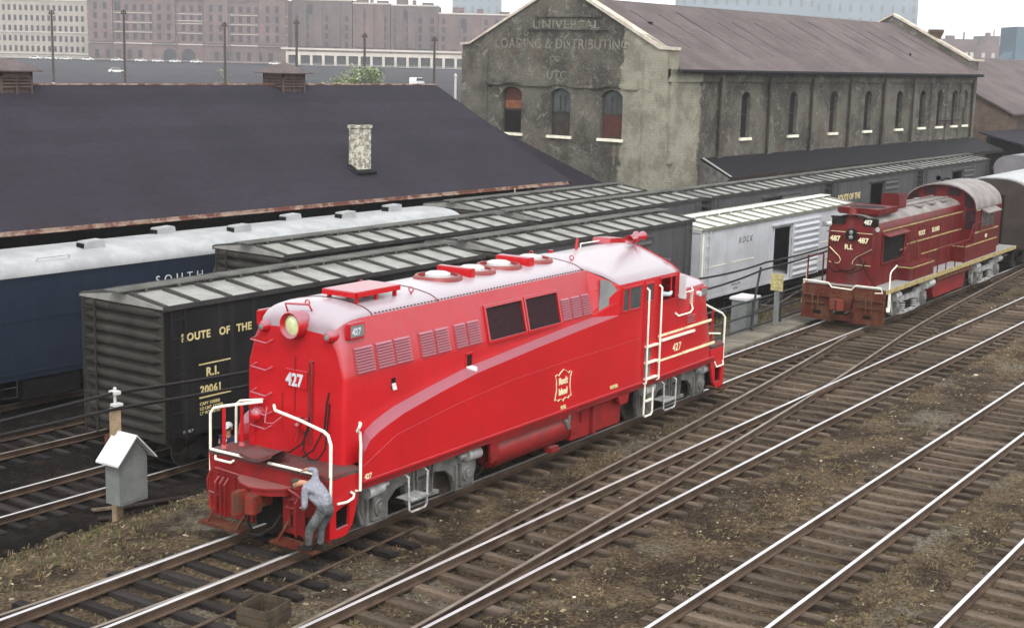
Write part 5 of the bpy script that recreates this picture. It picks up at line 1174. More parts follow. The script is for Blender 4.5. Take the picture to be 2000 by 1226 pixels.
# roof
b = MB(); b.box(.95, 2.75, -.70, .70, 3.70, 3.90); b.box(.91, 2.79, -.74, -.70, 3.74, 3.92); b.box(.91, 2.79, .70, .74, 3.74, 3.92); b.box(.91, .95, -.70, .70, 3.74, 3.92); b.box(2.75, 2.79, -.70, .70, 3.74, 3.92); rf = b.build('roof_fan_housing', 'maroon', E4)
b = MB(); b.cyl((1.85, 0, 3.90), (1.85, 0, 3.906), .62, n=28); b.build('fan_grille', 'dark_screen', rf)
b = MB(); b.prism([(-.36, 3.70), (.36, 3.70), (.30, 4.22), (-.30, 4.22)], 'x', 4.05, 4.85); st = b.build('exhaust_stack', 'maroon', E4, bevel=.02)
b = MB(); b.box(4.12, 4.78, -.24, .24, 4.20, 4.226); b.build('stack_opening', 'black', st)
b = MB()
for y in (-.28, .28): b.tube([(5.2, y, 3.74), (9.8, y, 3.74)], .03, 6)
for x in (5.6, 7.0, 8.4): b.box(x, x+.5, -.6, .6, 3.66, 3.715)
b.build('roof_pipe', 'maroon_roof', E4)
# cab
ca = [(-1.39, 1.335), (-1.39, 2.6), (-1.39, 3.30)]+[(y, z) for y, z in arch(1.39, 3.32, 4.22, 14, 2.1)][1:-1]+[(1.39, 3.30), (1.39, 2.6), (1.39, 1.335)]
b = MB(); b.loft([[(10.05, y, z) for y, z in ca], [(13.3, y, z) for y, z in ca]], close=False, caps=False); b.poly([(10.05, y, z) for y, z in ca]); b.poly([(13.3, y, z) for y, z in ca]); b.build('cab', 'maroon', E4, smooth=True)
ra = [(y*1.02, z+.02) for y, z in arch(1.39, 3.34, 4.22, 14, 2.1)]
b = MB(); b.loft([[(9.90, y, z) for y, z in ra], [(13.45, y, z) for y, z in ra]], close=False, caps=False); b.loft([[(9.90, y, z-.05) for y, z in ra], [(13.45, y, z-.05) for y, z in ra]], close=False, caps=False)
n_ = len(ra); b._add([(9.9, y, z) for y, z in ra]+[(9.9, y, z-.05) for y, z in ra], [(i, i+1, n_+i+1, n_+i) for i in range(n_-1)]); b.build('cab_roof', 'maroon_roof', E4, smooth=True)
for q in ([(-1.25, 3.30), (-.92, 3.42), (-.92, 3.92), (-1.25, 3.62)], [(-.72, 3.76), (-.22, 3.80), (-.22, 4.12), (-.72, 4.02)], [(.22, 3.80), (.72, 3.76), (.72, 4.02), (.22, 4.12)], [(.92, 3.42), (1.25, 3.30), (1.25, 3.62), (.92, 3.92)], [(-1.36, 2.5), (-1.0, 2.5), (-1.0, 3.25), (-1.36, 3.25)]):
    b = MB(); b.prism(q, 'x', 10.03, 10.045); b.build('window', 'dark_screen', E4)
for sy in (-1, 1):
    yy = sy*1.39; f = MB(); f.box(10.7, 12.6, min(yy, yy+sy*.02), max(yy, yy+sy*.02), 2.50, 3.24); f.box(10.6, 12.7, min(yy, yy+sy*.06), max(yy, yy+sy*.06), 2.44, 2.50); fo = f.build('cab_window', 'maroon', E4)
    for x0, x1 in ((10.78, 11.36), (11.42, 11.96), (12.02, 12.52)):
        b = MB(); b.box(x0, x1, min(yy+sy*.02, yy+sy*.026), max(yy+sy*.02, yy+sy*.026), 2.56, 3.18); b.build('pane', 'glass', fo)
    b = MB(); a, c = min(yy, yy+sy*.008), max(yy, yy+sy*.008); b.box(10.06, 10.65, a, c, 3.24, 3.29); b.box(10.06, 13.28, a, c, 2.36, 2.41); b.box(10.06, 13.28, a, c, 1.92, 1.97); b.build('stripe', 'gold', E4)
    text('numerals', '487', .2, 'cream', E4, (11.5 if sy < 0 else 12.0, yy+sy*.006, 2.08), (-sy, 0, 0), Z3, bold=.004)
    b = MB(); b.prism([(yy, 3.25), (yy+sy*.30, 3.12), (yy+sy*.30, 3.15), (yy, 3.30)], 'x', 10.7, 12.6); b.build('awning', 'maroon_roof', E4)
b = MB(); b.tube([(10.2, .1, 4.33), (10.6, .1, 4.40), (10.9, .0, 4.36)], .04, 6); b.lathe([(.03, 0), (.05, -.25), (.10, -.42), (0, -.1)], (10.5, .2, 4.42), 'x', 12); b.build('horn', 'black', E4, smooth=True)

# ------------------------------------------------------------------ masonry materials
def masonry(name, base, dark, pale, brick=None, pale_box=None):
    """Sooty brick: mottled soot, courses, and (pale_box) a ragged area where the old paint is pale."""
    mt = bpy.data.materials.new(name); mt.use_nodes = True; t = mt.node_tree; n = t.nodes; l = t.links; b = n['Principled BSDF']; b.inputs['Roughness'].default_value = 0.92; b.inputs['Specular IOR Level'].default_value = 0.2
    ge = n.new('ShaderNodeNewGeometry'); P = ge.outputs['Position']
    def noise(sc, det=6, rg=0.65, dist=0.0, vec=None):
        q = n.new('ShaderNodeTexNoise'); q.inputs['Scale'].default_value = sc; q.inputs['Detail'].default_value = det; q.inputs['Roughness'].default_value = rg; q.inputs['Distortion'].default_value = dist; l.new(vec or P, q.inputs['Vector']); return q.outputs['Fac']
    def rng(f, a, bb, c=0.0, d=1.0):
        q = n.new('ShaderNodeMapRange'); q.interpolation_type = 'SMOOTHSTEP'
        for k, v in (('From Min', a), ('From Max', bb), ('To Min', c), ('To Max', d)): q.inputs[k].default_value = v
        l.new(f, q.inputs['Value']); return q.outputs[0]
    def mix(f, a, c):
        q = n.new('ShaderNodeMix'); q.data_type = 'RGBA'; l.new(f, q.inputs[0])
        for k, v in ((6, a), (7, c)):
            if isinstance(v, tuple): q.inputs[k].default_value = (*v, 1)
            else: l.new(v, q.inputs[k])
        return q.outputs[2]
    def math_(op, a, c):
        q = n.new('ShaderNodeMath'); q.operation = op
        for i, v in enumerate((a, c)):
            if isinstance(v, (int, float)): q.inputs[i].default_value = v
            else: l.new(v, q.inputs[i])
        return q.outputs[0]
    c = mix(rng(noise(0.45, 5), 0.40, 0.62), base, dark)
    c = mix(rng(noise(1.3, 6, 0.7, 0.8), 0.55, 0.68, 0, .75), c, pale)
    c = mix(rng(noise(3.2, 4, 0.7, 3.0), 0.57, 0.66, 0, .8), c, pale)
    c = mix(rng(noise(2.6, 5, 0.7, 1.0), 0.60, 0.72, 0, .6), c, dark)
    if brick: c = mix(rng(noise(0.8, 5, 0.7, 0.5, None), 0.56, 0.68, 0, .6), c, brick)
    sp = n.new('ShaderNodeSeparateXYZ'); l.new(P, sp.inputs[0])
    if pale_box:
        # the corner of the building within pale_box=(x limit, y limit) of its two faces carries pale render
        wob = math_('MULTIPLY', math_('SUBTRACT', noise(0.9, 6, 0.7, 0.6), 0.5), 1.5)
        a = rng(math_('ADD', sp.outputs[0], wob), pale_box[0]-.12, pale_box[0]+.12, 1, 0); d = rng(math_('ADD', sp.outputs[1], wob), pale_box[1]-.10, pale_box[1]+.10, 1, 0)
        f = math_('MULTIPLY', a, d)
        pc = mix(rng(noise(0.8, 6), 0.42, 0.62), (0.34, 0.325, 0.255), (0.235, 0.22, 0.17)); c = mix(f, c, pc)
    cr = math_('FRACT', math_('MULTIPLY', sp.outputs[2], 7.0), 0)
    j = rng(cr, 0.0, 0.22, 0.82, 1.0); k = n.new('ShaderNodeCombineColor')
    for i in range(3): l.new(j, k.inputs[i])
    q = n.new('ShaderNodeMix'); q.data_type = 'RGBA'; q.blend_type = 'MULTIPLY'; q.inputs[0].default_value = 1; l.new(c, q.inputs[6]); l.new(k.outputs[0], q.inputs[7]); l.new(q.outputs[2], b.inputs['Base Color'])
    bp = n.new('ShaderNodeBump'); bp.inputs['Distance'].default_value = 0.22; l.new(noise(2.6, 8, 0.75, 2.2), bp.inputs['Height']); l.new(bp.outputs[0], b.inputs['Normal'])
    return mt
M['brick'] = masonry('sooty_brick', (0.140, 0.132, 0.108), (0.066, 0.061, 0.052), (0.28, 0.27, 0.225), (0.135, 0.080, 0.056), (69.6, 44.0))
M['brick_red'] = masonry('red_brown_brick', (0.165, 0.115, 0.085), (0.10, 0.07, 0.055), (0.24, 0.20, 0.16))
M['stone_white'] = pm('whitewashed_brick', (0.50, 0.48, 0.40), (0.20, 0.185, 0.15), 5.5, 0.9, contrast=0.8, bump=0.03, bscale=8, fine=0.25, fine_scale=16)
M['ghost'] = pm('faded_sign_paint', (0.185, 0.178, 0.15), (0.105, 0.098, 0.080), 2.6, 0.95, contrast=0.35, coords='World', fine=0.2, fine_scale=9)

# ------------------------------------------------------------------ freight house with the long tar roof
FH = empty('freight_house', (26, 45, DN)); tag(FH, 'long low freight house with a wide dark tar paper roof', 'freight house')
o_ = Vector(FH.location)
class LB_(MB):                                  # world coordinates written into a parent's frame
    def build(s, name, mats, parent=None, *a, **k):
        if a: return MB.build(s, name, mats, parent, *a, **k)
        s.v = [tuple(Vector(v)-Vector(parent.location)) for v in s.v]; return MB.build(s, name, mats, parent, **k)
X0, X1 = -12, 56.7
b = LB_(); pf = [(40.5, 2.80), (42.7, 3.83), (49.45, 7.23), (58.4, 2.83), (58.4, 2.68), (49.45, 7.05), (42.7, 3.66), (40.5, 2.64)]
b.prism(pf, 'x', X0, X1); b.build('roof', 'tar_roof', FH)
b = LB_(); b.box(X0, X1, 49.38, 49.52, 7.2, 7.26); b.build('ridge_cap', 'fascia', FH)
b = LB_(); b.box(X0, X1-.3, 40.46, 40.497, 2.70, 2.81); b.tube([(X0, 40.42, 2.68), (X1-.3, 40.42, 2.68)], .03, 6); b.build('fascia', 'fascia', FH)
b = LB_(); b.box(X0, X1-.4, 42.6, 43.0, DN-.2, 3.55); b.box(X1-.45, X1-.4, 43.0, 56, DN-.2, 2.9); b.box(X0, X1-.4, 41.0, 42.55, -.75, -.60)
for x in range(0, 56, 6): b.beam((x, 40.7, 2.62), (x, 42.62, 1.4), .12, .14)
b.build('wall', 'black', FH)
b = LB_(); b.box(52.0, 52.06, 40.36, 40.39, 2.2, 2.72); b.build('downpipe', 'white_board', FH)
ch = MB(); ch.box(-.42, .42, -.27, .27, -.6, 1.72); ch.box(-.46, .46, -.31, .31, 1.72, 1.86)
q = random.Random(5); co = ch.build('chimney', 'stone_white', FH, bevel=.02); co.location = Vector((44.02, 42.62, 3.86))-o_
b = MB(); b.box(-.26, .26, -.14, .14, 1.85, 1.87); b.build('flue', 'black', co)
b = MB(); b.box(-.55, .55, -.42, .30, -.02, .06); fl = b.build('flashing', 'tar_dark', co); fl.rotation_euler = (R(27), 0, 0); fl.location = (0, -.1, .0)
def cupola(x, lab):
    c = empty('roof_ventilator', (x, 49.45, 6.86)); c.scale = (.54, .54, .62); tag(c, lab, 'roof ventilator', 'louvred ventilators on the freight house ridge')
    b = MB()
    for sx_ in (-1, 1):
        for sy in (-1, 1): b.box(sx_*1.2-.08, sx_*1.2+.08, sy*1.2-.08, sy*1.2+.08, -.2, 1.45)
    for sx_ in (-1, 1): b.box(sx_*1.2-.06, sx_*1.2+.06, -.08, .08, -.2, 1.45); b.box(-.08, .08, sx_*1.2-.06, sx_*1.2+.06, -.2, 1.45)
    b.box(-1.1, 1.1, -1.1, 1.1, -.2, 1.42); b.box(-1.28, 1.28, -1.28, 1.28, 1.1, 1.45); b.build('frame', 'louvre_wood', c)
    b = MB()
    for k in range(4):
        z = .42+.20*k
        for sy in (-1, 1):
            b.prism([(sy*1.12, z+.13), (sy*1.30, z), (sy*1.30, z+.03), (sy*1.12, z+.16)], 'x', -1.1, 1.1)
            v0 = len(b.v); b.prism([(sy*1.12, z+.13), (sy*1.30, z), (sy*1.30, z+.03), (sy*1.12, z+.16)], 'x', -1.1, 1.1)
            for i in range(v0, len(b.v)): x_, y_, z_ = b.v[i]; b.v[i] = (y_, x_, z_)
    b.build('louvre', 'louvre_wood', c)
    b = MB(); b.loft([[(-1.8, -1.8, 1.40), (1.8, -1.8, 1.40), (1.8, 1.8, 1.40), (-1.8, 1.8, 1.40)], [(-1.8, -1.8, 1.47), (1.8, -1.8, 1.47), (1.8, 1.8, 1.47), (-1.8, 1.8, 1.47)], [(-.05, -.05, 2.22), (.05, -.05, 2.22), (.05, .05, 2.22), (-.05, .05, 2.22)]]); b.build('roof', 'tar_roof_brown', c)
    return c
cupola(46.0, 'brown louvred ventilator with a hipped roof in front of the distant green tree'); cupola(31.55, 'brown louvred ventilator with a hipped roof in front of the beige office building')

# ------------------------------------------------------------------ brick warehouse
WH = empty('brick_warehouse', (88, 48.25, DN)); tag(WH, 'sooty two storey brick warehouse with a gable, faded sign lettering and arched windows', 'warehouse')
wx0, wx1, wy0, wy1 = 66.1, 112.0, 41.0, 55.5; zs, zt = 4.38, 7.05
longw = [74.9, 81.0, 86.7, 92.05, 97.4, 101.6, 105.0, 108.0, 110.2]; gabw = [51.68, 48.15, 44.60]
def wall_with_windows(name, axis, a, c, d0, d1, ws, half, z0, z1):
    b = LB_()
    def bx(p, q, zz0, zz1): b.box(p, q, d0, d1, zz0, zz1) if axis == 'x' else b.box(d0, d1, p, q, zz0, zz1)
    bx(a, c, z0, zs); bx(a, c, zt+.02, z1); e = sorted([w_-half for w_ in ws]+[w_+half for w_ in ws]); e = [a]+e+[c]
    for i in range(0, len(e), 2): bx(e[i], e[i+1], zs, zt+.02)
    for w_ in ws:                                # segmental arch: filled corners above the window head
        for sg in (-1, 1):
            pts = [(w_+sg*half, zt-.30), (w_+sg*half, zt+.02), (w_, zt+.02), (w_+sg*half*.4, zt-.03), (w_+sg*half*.75, zt-.14)]
            b.prism(pts, 'y' if axis == 'x' else 'x', d0, d1)
    return b.build(name, 'brick', WH)
wall_with_windows('wall', 'x', wx0, wx1, wy0, wy0+.45, longw, .54, DN-.3, 8.42)
wall_with_windows('gable_wall', 'y', wy0+.45, wy1, wx0, wx0+.45, gabw, .72, DN-.3, 9.0)
b = LB_(); b.prism([(wy0, 9.0), (wy1, 9.0), (wy1, 9.38), (48.25, 12.85), (wy0, 9.32)], 'x', wx0, wx0+.45); b.build('gable_wall', 'brick', WH)
b = LB_(); b.prism([(wy0, DN), (wy1, DN), (wy1, 9.3), (48.25, 12.7), (wy0, 9.2)], 'x', wx1, wx1+.45); b.box(wx0+.5, wx1, wy1-.4, wy1, DN, 8.4); b.build('gable_wall', 'brick', WH)
b = LB_(); b.box(wx0-.02, wx0+.5, wy0-.32, wy0-.003, 8.3, 9.3); b.prism([(wy0-.32, 8.3), (wy0-.003, 7.7), (wy0-.003, 8.3)], 'x', wx0, wx0+.48); b.build('corner_bracket', 'brick', WH)
b = LB_()
for xx in (wx0-.12, wx1-.08):
    b.prism([(wy0-.40, 9.30), (wy0+.55, 9.34), (48.25, 12.86), (wy1-.6, 9.46), (wy1+.12, 9.40), (wy1+.12, 9.54), (wy1-.65, 9.62), (48.25, 13.03), (wy0+.45, 9.50), (wy0-.40, 9.46)], 'x', xx, xx+.68)
b.build('coping', 'cornice', WH, each=True)
# pilasters, corbel band and drain pipes of the long wall
b = LB_()
for x in (66.6, 71.9, 77.9, 83.6, 89.2, 94.6, 99.6, 103.3, 106.5, 109.15, 111.6): b.box(x-.32, x+.32, wy0-.13, wy0-.002, 3.2, 7.62)
b.box(wx0, wx1, wy0-.16, wy0-.002, 7.62, 8.40); b.build('pilaster', 'brick', WH)
b = LB_(); b.box(wx0-.10, wx0-.002, wy1-2.0, wy1-.02, 3.0, 9.0); b.box(wx0-.10, wx0-.002, wy0+.02, wy0+1.5, DN, 9.2)
pts = [(53.6, 7.20)]
for w_ in gabw: pts += [(w_+.80, 7.20), (w_+.4, 7.34), (w_-.4, 7.34), (w_-.80, 7.20)]
pts += [(42.9, 7.20)]
for p0, p1 in zip(pts, pts[1:]): b.beam((wx0-.05, p0[0], p0[1]), (wx0-.05, p1[0], p1[1]), .16, .10, (1, 0, 0))
for y0, y1, z in ((45.4, 50.0, 11.04), (44.9, 50.6, 10.32)): b.box(wx0-.09, wx0-.002, y0, y1, z, z+.10)
b.build('string_course', 'brick', WH)
b = LB_()
for x in (71.5, 77.4, 83.1, 88.7, 94.2, 99.3, 111.2): b.cyl((x, wy0-.22, 3.4), (x, wy0-.22, 7.9), .075, n=8)
b.build('drain_pipe', 'sash', WH, each=True)
b = LB_(); b.box(104.2, 108.6, wy0-.25, wy0-.18, 4.75, 4.82); b.build('conduit', 'black', WH)
# windows
def sash(x, y, axis, half, top, bottom, label=None, pale=False):
    f = LB_(); z0, z1 = zs, zt
    def bx(bld, p, q, r, s_, zz0, zz1): bld.box(p, q, r, s_, zz0, zz1) if axis == 'x' else bld.box(r, s_, p, q, zz0, zz1)
    d0 = (y+.22) if axis == 'x' else (x+.22); c = x if axis == 'x' else y; t = .07; zm = (z0+z1)/2
    bx(f, c-half, c-half+t, d0, d0+.08, z0, z1); bx(f, c+half-t, c+half, d0, d0+.08, z0, z1); bx(f, c-half+t, c+half-t, d0, d0+.08, z0, z0+t); bx(f, c-half+t, c+half-t, d0, d0+.08, z1-t, z1+.02); bx(f, c-half+t, c+half-t, d0+.004, d0+.08, zm-.04, zm+.04)
    if top == 'bars':
        for k in (-.2, .15): bx(f, c+k-.025, c+k+.025, d0-.01, d0+.06, zm+.04, z1-.4)
    w_ = f.build('window', 'sash', WH)
    for mt_, a, e in ((top, zm+.04, z1-t), (bottom, z0+t, zm-.04)):
        g_ = LB_(); bx(g_, c-half+t, c+half-t, d0+.03, d0+.05, a, e); mm = {'bars': 'glass'}.get(mt_, mt_)
        g_.v = [tuple(Vector(v)-Vector(WH.location)) for v in g_.v]; MB.build(g_, 'pane', mm, w_)
    s_ = LB_(); d1 = y if axis == 'x' else x
    bx(s_, c-half-.14, c+half+.14, d1-.14, d1+.21, zs-.16, zs-.004); s_.v = [tuple(Vector(v)-Vector(WH.location)) for v in s_.v]; MB.build(s_, 'sill', 'sill', w_)
    b = LB_(); bx(b, c-half-.2, c+half+.2, d0+.3, d0+.34, zs-.2, zt+.2); b.v = [tuple(Vector(v)-Vector(WH.location)) for v in b.v]; MB.build(b, 'blind', 'black', w_)
for i, x in enumerate(longw):
    sash(x, wy0, 'x', .54, 'black' if i != 8 else 'glass_pale', 'black' if i != 2 else 'dark_screen')
for y, tp, bt in zip(gabw, ('sash_red', 'bars', 'bars'), ('black', 'sash', 'sash_red')): sash(wx0, y, 'y', .72, tp, bt)
b = LB_(); b.box(wx0+.235, wx0+.245, 51.05, 52.31, 5.80, 6.25); b.build('boarding', 'sash_orange', WH)
# lettering: traces of the old sign
for tx, y, z, sz, wd in (('UNIVERSAL', 50.3, 10.40, .68, 1.32), ('LOADING & DISTRIBUTING', 53.0, 9.28, .80, .92), ('CO', 49.0, 8.55, .45, 1.1), ('UTC', 49.2, 7.55, .70, 1.0)):
    text('sign_lettering', tx, sz, 'ghost', WH, Vector((wx0-.006, y, z))-Vector(WH.location), (0, -1, 0), Z3, bold=.012, depth=.003, sx=wd, spacing=1.05)
# roof
b = LB_(); b.prism([(wy0-.55, 8.17), (wy0-.55, 8.30), (48.25, 12.22), (wy1+.3, 8.45), (wy1+.3, 8.3), (48.25, 12.08)], 'x', wx0+.47, wx1-.02); b.build('roof', 'tar_roof_brown', WH)
b = LB_(); q = random.Random(2)
for i in range(15):
    x = 68+i*2.95+q.uniform(-.5, .5); u0 = q.uniform(.0, .4); u1 = q.uniform(.55, 1.0); w_ = q.uniform(.04, .12)
    f = lambda u: (wy0-.5+u*(48.2-wy0+.5), 8.30+u*(12.19-8.30)+.012)
    p0, p1 = f(u0), f(u1); b.beam((x, p0[0], p0[1]), (x, p1[0], p1[1]), w_, .02)
b.build('roof_seam', 'tar_roof', WH, each=True)
b = LB_(); b.box(wx0+.5, wx1, wy0-.62, wy0-.56, 8.08, 8.30); b.tube([(wx0+.5, wy0-.66, 8.2), (wx1, wy0-.66, 8.2)], .07, 6); b.build('gutter', 'tar_dark', WH)
b = LB_(); b.cyl((103.5, 43.0, 9.2), (103.5, 43.0, 9.75), .08, n=8); b.box(71, 71.25, 45.4, 45.6, 10.6, 10.95); b.build('roof_pipe', 'black', WH, each=True)
b = LB_(); b.lathe([(.40, 9.2), (.36, 10.9), (.50, 11.3), (.62, 11.55), (.62, 11.75), (.4, 11.75)], (112.5, 44.7, 0), 'z', 12); b.build('chimney', 'brick_red', WH)
# awning along the track side
b = LB_(); ax0, ax1 = 69.9, 112.3
b.loft([[(ax0, wy0-.003, 3.36), (ax1, wy0-.003, 3.36), (ax1+.3, 38.5, 2.50), (ax0-.9, 38.5, 2.50)], [(ax0, wy0-.003, 3.26), (ax1, wy0-.003, 3.26), (ax1+.3, 38.5, 2.40), (ax0-.9, 38.5, 2.40)]]); b.build('awning', 'tar_dark', WH)
b = LB_(); b._add([(ax0-.02, wy0-.1, 3.38), (ax0-.9, 38.5, 2.52), (ax0-.7, 38.5, 2.53), (ax0+.25, wy0-.1, 3.385)], [(0, 1, 2, 3)]); b._add([(ax0-.9, 38.5, 2.4), (ax0, wy0-.02, 3.28), (ax0-.2, wy0-.02, .6)], [(0, 1, 2)])
b.build('awning_flashing', 'truck', WH)
b = LB_(); b.box(ax0-.9, ax1+.3, 38.44, 38.5, 2.30, 2.52); b.box(ax0, ax1, wy0-.3, wy0-.01, DN, .4); b.build('awning_fascia', 'wood_dark', WH)
# lean-to between the freight house and the warehouse
LT = empty('lean_to_roof', (61, 48, DN)); tag(LT, 'dark sloping connecting roof between the freight house and the brick gable', 'lean-to')
b = LB_(); b.prism([(41.6, .66), (56.0, 5.74), (56.0, 5.6), (41.6, .52)], 'x', 56.3, 66.08); b.build('roof', 'tar_roof', LT)
b = LB_(); b.box(56.9, 66.0, 42.3, 42.6, DN-.2, .74); b.build('wall', 'black', LT)
b = LB_(); b.box(58.9, 59.1, 43.6, 43.8, 1.2, 1.58); b.build('vent', 'white_board', LT)

# ------------------------------------------------------------------ second brick shed with a canopy at the far right
SH = empty('brick_shed', (125, 50, DN)); tag(SH, 'red brown brick shed with a sloping gable behind the far end of the warehouse', 'shed')
b = LB_(); b.prism([(40.8, DN), (58.5, DN), (58.5, 5.9), (50.0, 9.4), (44.7, 7.0), (40.8, 5.0)], 'x', 120, 120.5); b.box(120.5, 165, 41.2, 58.3, DN, 5.0); b.build('wall', 'brick_red', SH)
b = LB_(); b.prism([(40.4, 4.95), (50.0, 9.60), (59.0, 5.85), (59.0, 6.0), (50.0, 9.75), (40.4, 5.1)], 'x', 119.8, 165); b.build('roof', 'tar_roof_brown', SH)
b = LB_(); b.prism([(36.4, 2.75), (40.78, 3.75), (40.78, 3.62), (36.4, 2.62)], 'x', 113.2, 165); b.build('canopy', 'tar_roof', SH)
b = LB_(); b.box(113.2, 165, 36.3, 36.38, 2.3, 2.78)
for x in range(114, 164, 6): b.prism([(36.4, 2.3), (36.4, 1.9), (38.4, 2.9), (38.4, 3.1)], 'x', x, x+.2)
b.box(113.6, 165, 40.0, 40.3, DN, 3.4); b.build('canopy_frame', 'black', SH)

# ------------------------------------------------------------------ relay box on its post, cables
bx0 = t1(18.35, 4.65); zb = terrain(18.35, 4.65)
RB = empty('relay_box', (bx0.x, bx0.y, zb-.05), L1[3]); tag(RB, 'grey relay box with a white gabled roof on a timber post', 'relay box')
zc = -zb+.05
b = MB(); b.prism([(-.09, -.02), (.09, -.02), (.09, .14), (-.09, .14)], 'z', -.35, zc+1.62); b.build('post', 'wood_pale', RB, bevel=.012)
b = MB(); b.box(-.36, .36, -.44, -.03, zc-.25, zc+.72); b.prism([(-.36, zc+.72), (.36, zc+.72), (0, zc+1.10)], 'y', -.44, -.03); b.build('cabinet', 'grey_box', RB, bevel=.004)
b = MB(); b.box(-.30, .30, -.452, -.442, zc-.20, zc+.70); b.build('door', 'grey_box', RB)
b = MB()
for sx_ in (-1, 1): b.prism([(sx_*.50, zc+.60), (sx_*.50, zc+.635), (0, zc+1.165), (0, zc+1.13)], 'y', -.58, .08)
b.build('roof', 'white_board', RB)
b = MB(); b.box(-.07, .07, -.05, .15, zc+1.90, zc+1.97); b.cyl((0, .05, zc+1.60), (0, .05, zc+1.98), .03, n=6); b.box(-.08, .12, -.05, .10, zc+1.66, zc+1.71)
for y in (.05,): b.lathe([(.02, 1.97), (.035, 1.99), (.03, 2.01), (.035, 2.03), (0, 2.05)], (0, y, zc), 'z', 8)
b.build('insulator', 'white_board', RB)
def cable(pts, lab, r=.034):
    P = []
    for i in range(len(pts)-1):
        for k in range(8):
            f = k/8; a, c = pts[i], pts[i+1]; p = t1(a[0]+(c[0]-a[0])*f, a[1]+(c[1]-a[1])*f, a[2]+(c[2]-a[2])*f); p.z -= a[3]*4*f*(1-f); P.append(p)
    P.append(t1(*pts[-1][:3])); b = MB(); b.tube(P, r, 6); return tag(b.build('cable', 'rubber', smooth=True), lab, 'cable', 'black overhead cables')
cable([(9, 5.0, 1.78, .05), (18.35, 4.70, 1.93, .12), (28, 3.7, 1.95, .10), (39.0, 2.12, 2.13, .06), (43.9, 2.12, 2.12, .05), (50.5, 2.12, 2.15, .1), (70, 2.6, 2.3, .2)], 'upper black cable crossing the boxcar numbers from the relay box post')
cable([(9, 4.9, 1.74, .05), (18.3, 4.62, 1.62, .05), (28, 3.7, 1.50, .06), (39.0, 2.10, 1.75, .05), (43.6, 2.10, 1.90, .04), (50.5, 2.10, 2.02, .1), (70, 2.6, 2.1, .2)], 'lower black cable sagging below the other one')

# ------------------------------------------------------------------ retaining wall with pipe fence, cabinet and sign post
RW = MB(); st = [(36.5, 1.15), (80, 1.15)]
for s0 in [36.5+2.2*i for i in range(20)]:
    pts = [t1(s0, 1.30), t1(s0+2.18, 1.30), t1(s0+2.18, 2.32), t1(s0, 2.32)]; z1 = -.115+rnd.uniform(-.012, .012)
    RW.loft([[(p.x, p.y, DN-.2) for p in pts], [(p.x, p.y, z1) for p in pts]])
M['concrete'] = pm('stained_concrete', (0.17, 0.155, 0.125), (0.11, 0.10, 0.08), 1.2, 0.9, coords='World', fine=0.2, bump=0.02)
tag(RW.build('retaining_wall', 'concrete', bevel=.015), 'low stained concrete retaining wall beside the main track', 'retaining wall')
p0 = t1(44, 2.15); FE = empty('pipe_fence', (p0.x, p0.y, -.115), L1[3]); tag(FE, 'dark pipe fence with leaning posts on the retaining wall', 'fence')
b = MB()
for x in (-6.9, -3.1, -.9, 1.4, 3.6, 5.8, 8.2): b.cyl((x, 0, 0), (x, 0, 1.06), .05, n=8)
b.build('post', 'steel', FE, smooth=True, each=True)
b = MB(); b.tube([(-4.9, .02, 0), (-5.0, .0, 2.26)], .04, 7); b.tube([(-.9, .05, 0), (-.75, .03, 1.0), (-.4, .02, 2.1)], .04, 7); b.tube([(6.5, 0, 0), (6.5, 0, 2.3)], .035, 7); b.build('tall_post', 'steel', FE, smooth=True, each=True)
b = MB()
for z in (1.04, .56, .14): b.tube([(-7, 0, z), (-3.1, 0, z+.01), (1.4, 0, z-.01), (8.4, 0, z)], .036, 6)
b.tube([(-.9, .02, .56), (1.4, .02, 1.05)], .02, 6); b.build('rail', 'steel', FE, smooth=True, each=True)
b = MB(); b.tube([(-.6, -.10, .86), (.3, -.12, .70), (.7, -.12, .68), (3.4, -.1, 1.0)], .03, 6); b.build('curved_pipe', 'board', FE, smooth=True)
p0 = t1(43.75, 2.75); CB = empty('steel_cabinet', (p0.x, p0.y, DN), L1[3]); tag(CB, 'grey steel cabinet with a pale lid behind the pipe fence', 'cabinet')
b = MB(); b.box(-.45, .45, -.3, .3, -.1, 2.68); b.build('body', 'grey_box', CB, bevel=.02)
b = MB(); b.box(-.5, .5, -.36, .36, 2.68, 2.78); b.build('lid', 'white_board', CB, bevel=.015)
b = MB(); b.box(-.38, -.02, -.315, -.302, .8, 2.55); b.box(.02, .38, -.315, -.302, .8, 2.55); b.build('door', 'grey_box', CB, each=True)
p0 = t1(44.55, 1.95); SP = empty('sign_post', (p0.x, p0.y, -.115), L1[3]); tag(SP, 'pale square post with a faded yellow board beside the pipe fence', 'sign post')
b = MB(); b.box(-.075, .075, -.075, .075, 0, 1.55); b.build('post', 'grey_box', SP, bevel=.01)
M['sign_yellow'] = pm('faded_yellow_board', (0.42, 0.37, 0.17), (0.30, 0.26, 0.13), 6, 0.8, fine=0.2)
b = MB(); b.box(-.105, -.080, -.24, .20, 1.22, 1.80)
for z in (1.32, 1.46, 1.60): b.box(-.116, -.106, -.20, .16, z, z+.07)
b.build('board', 'sign_yellow', SP)

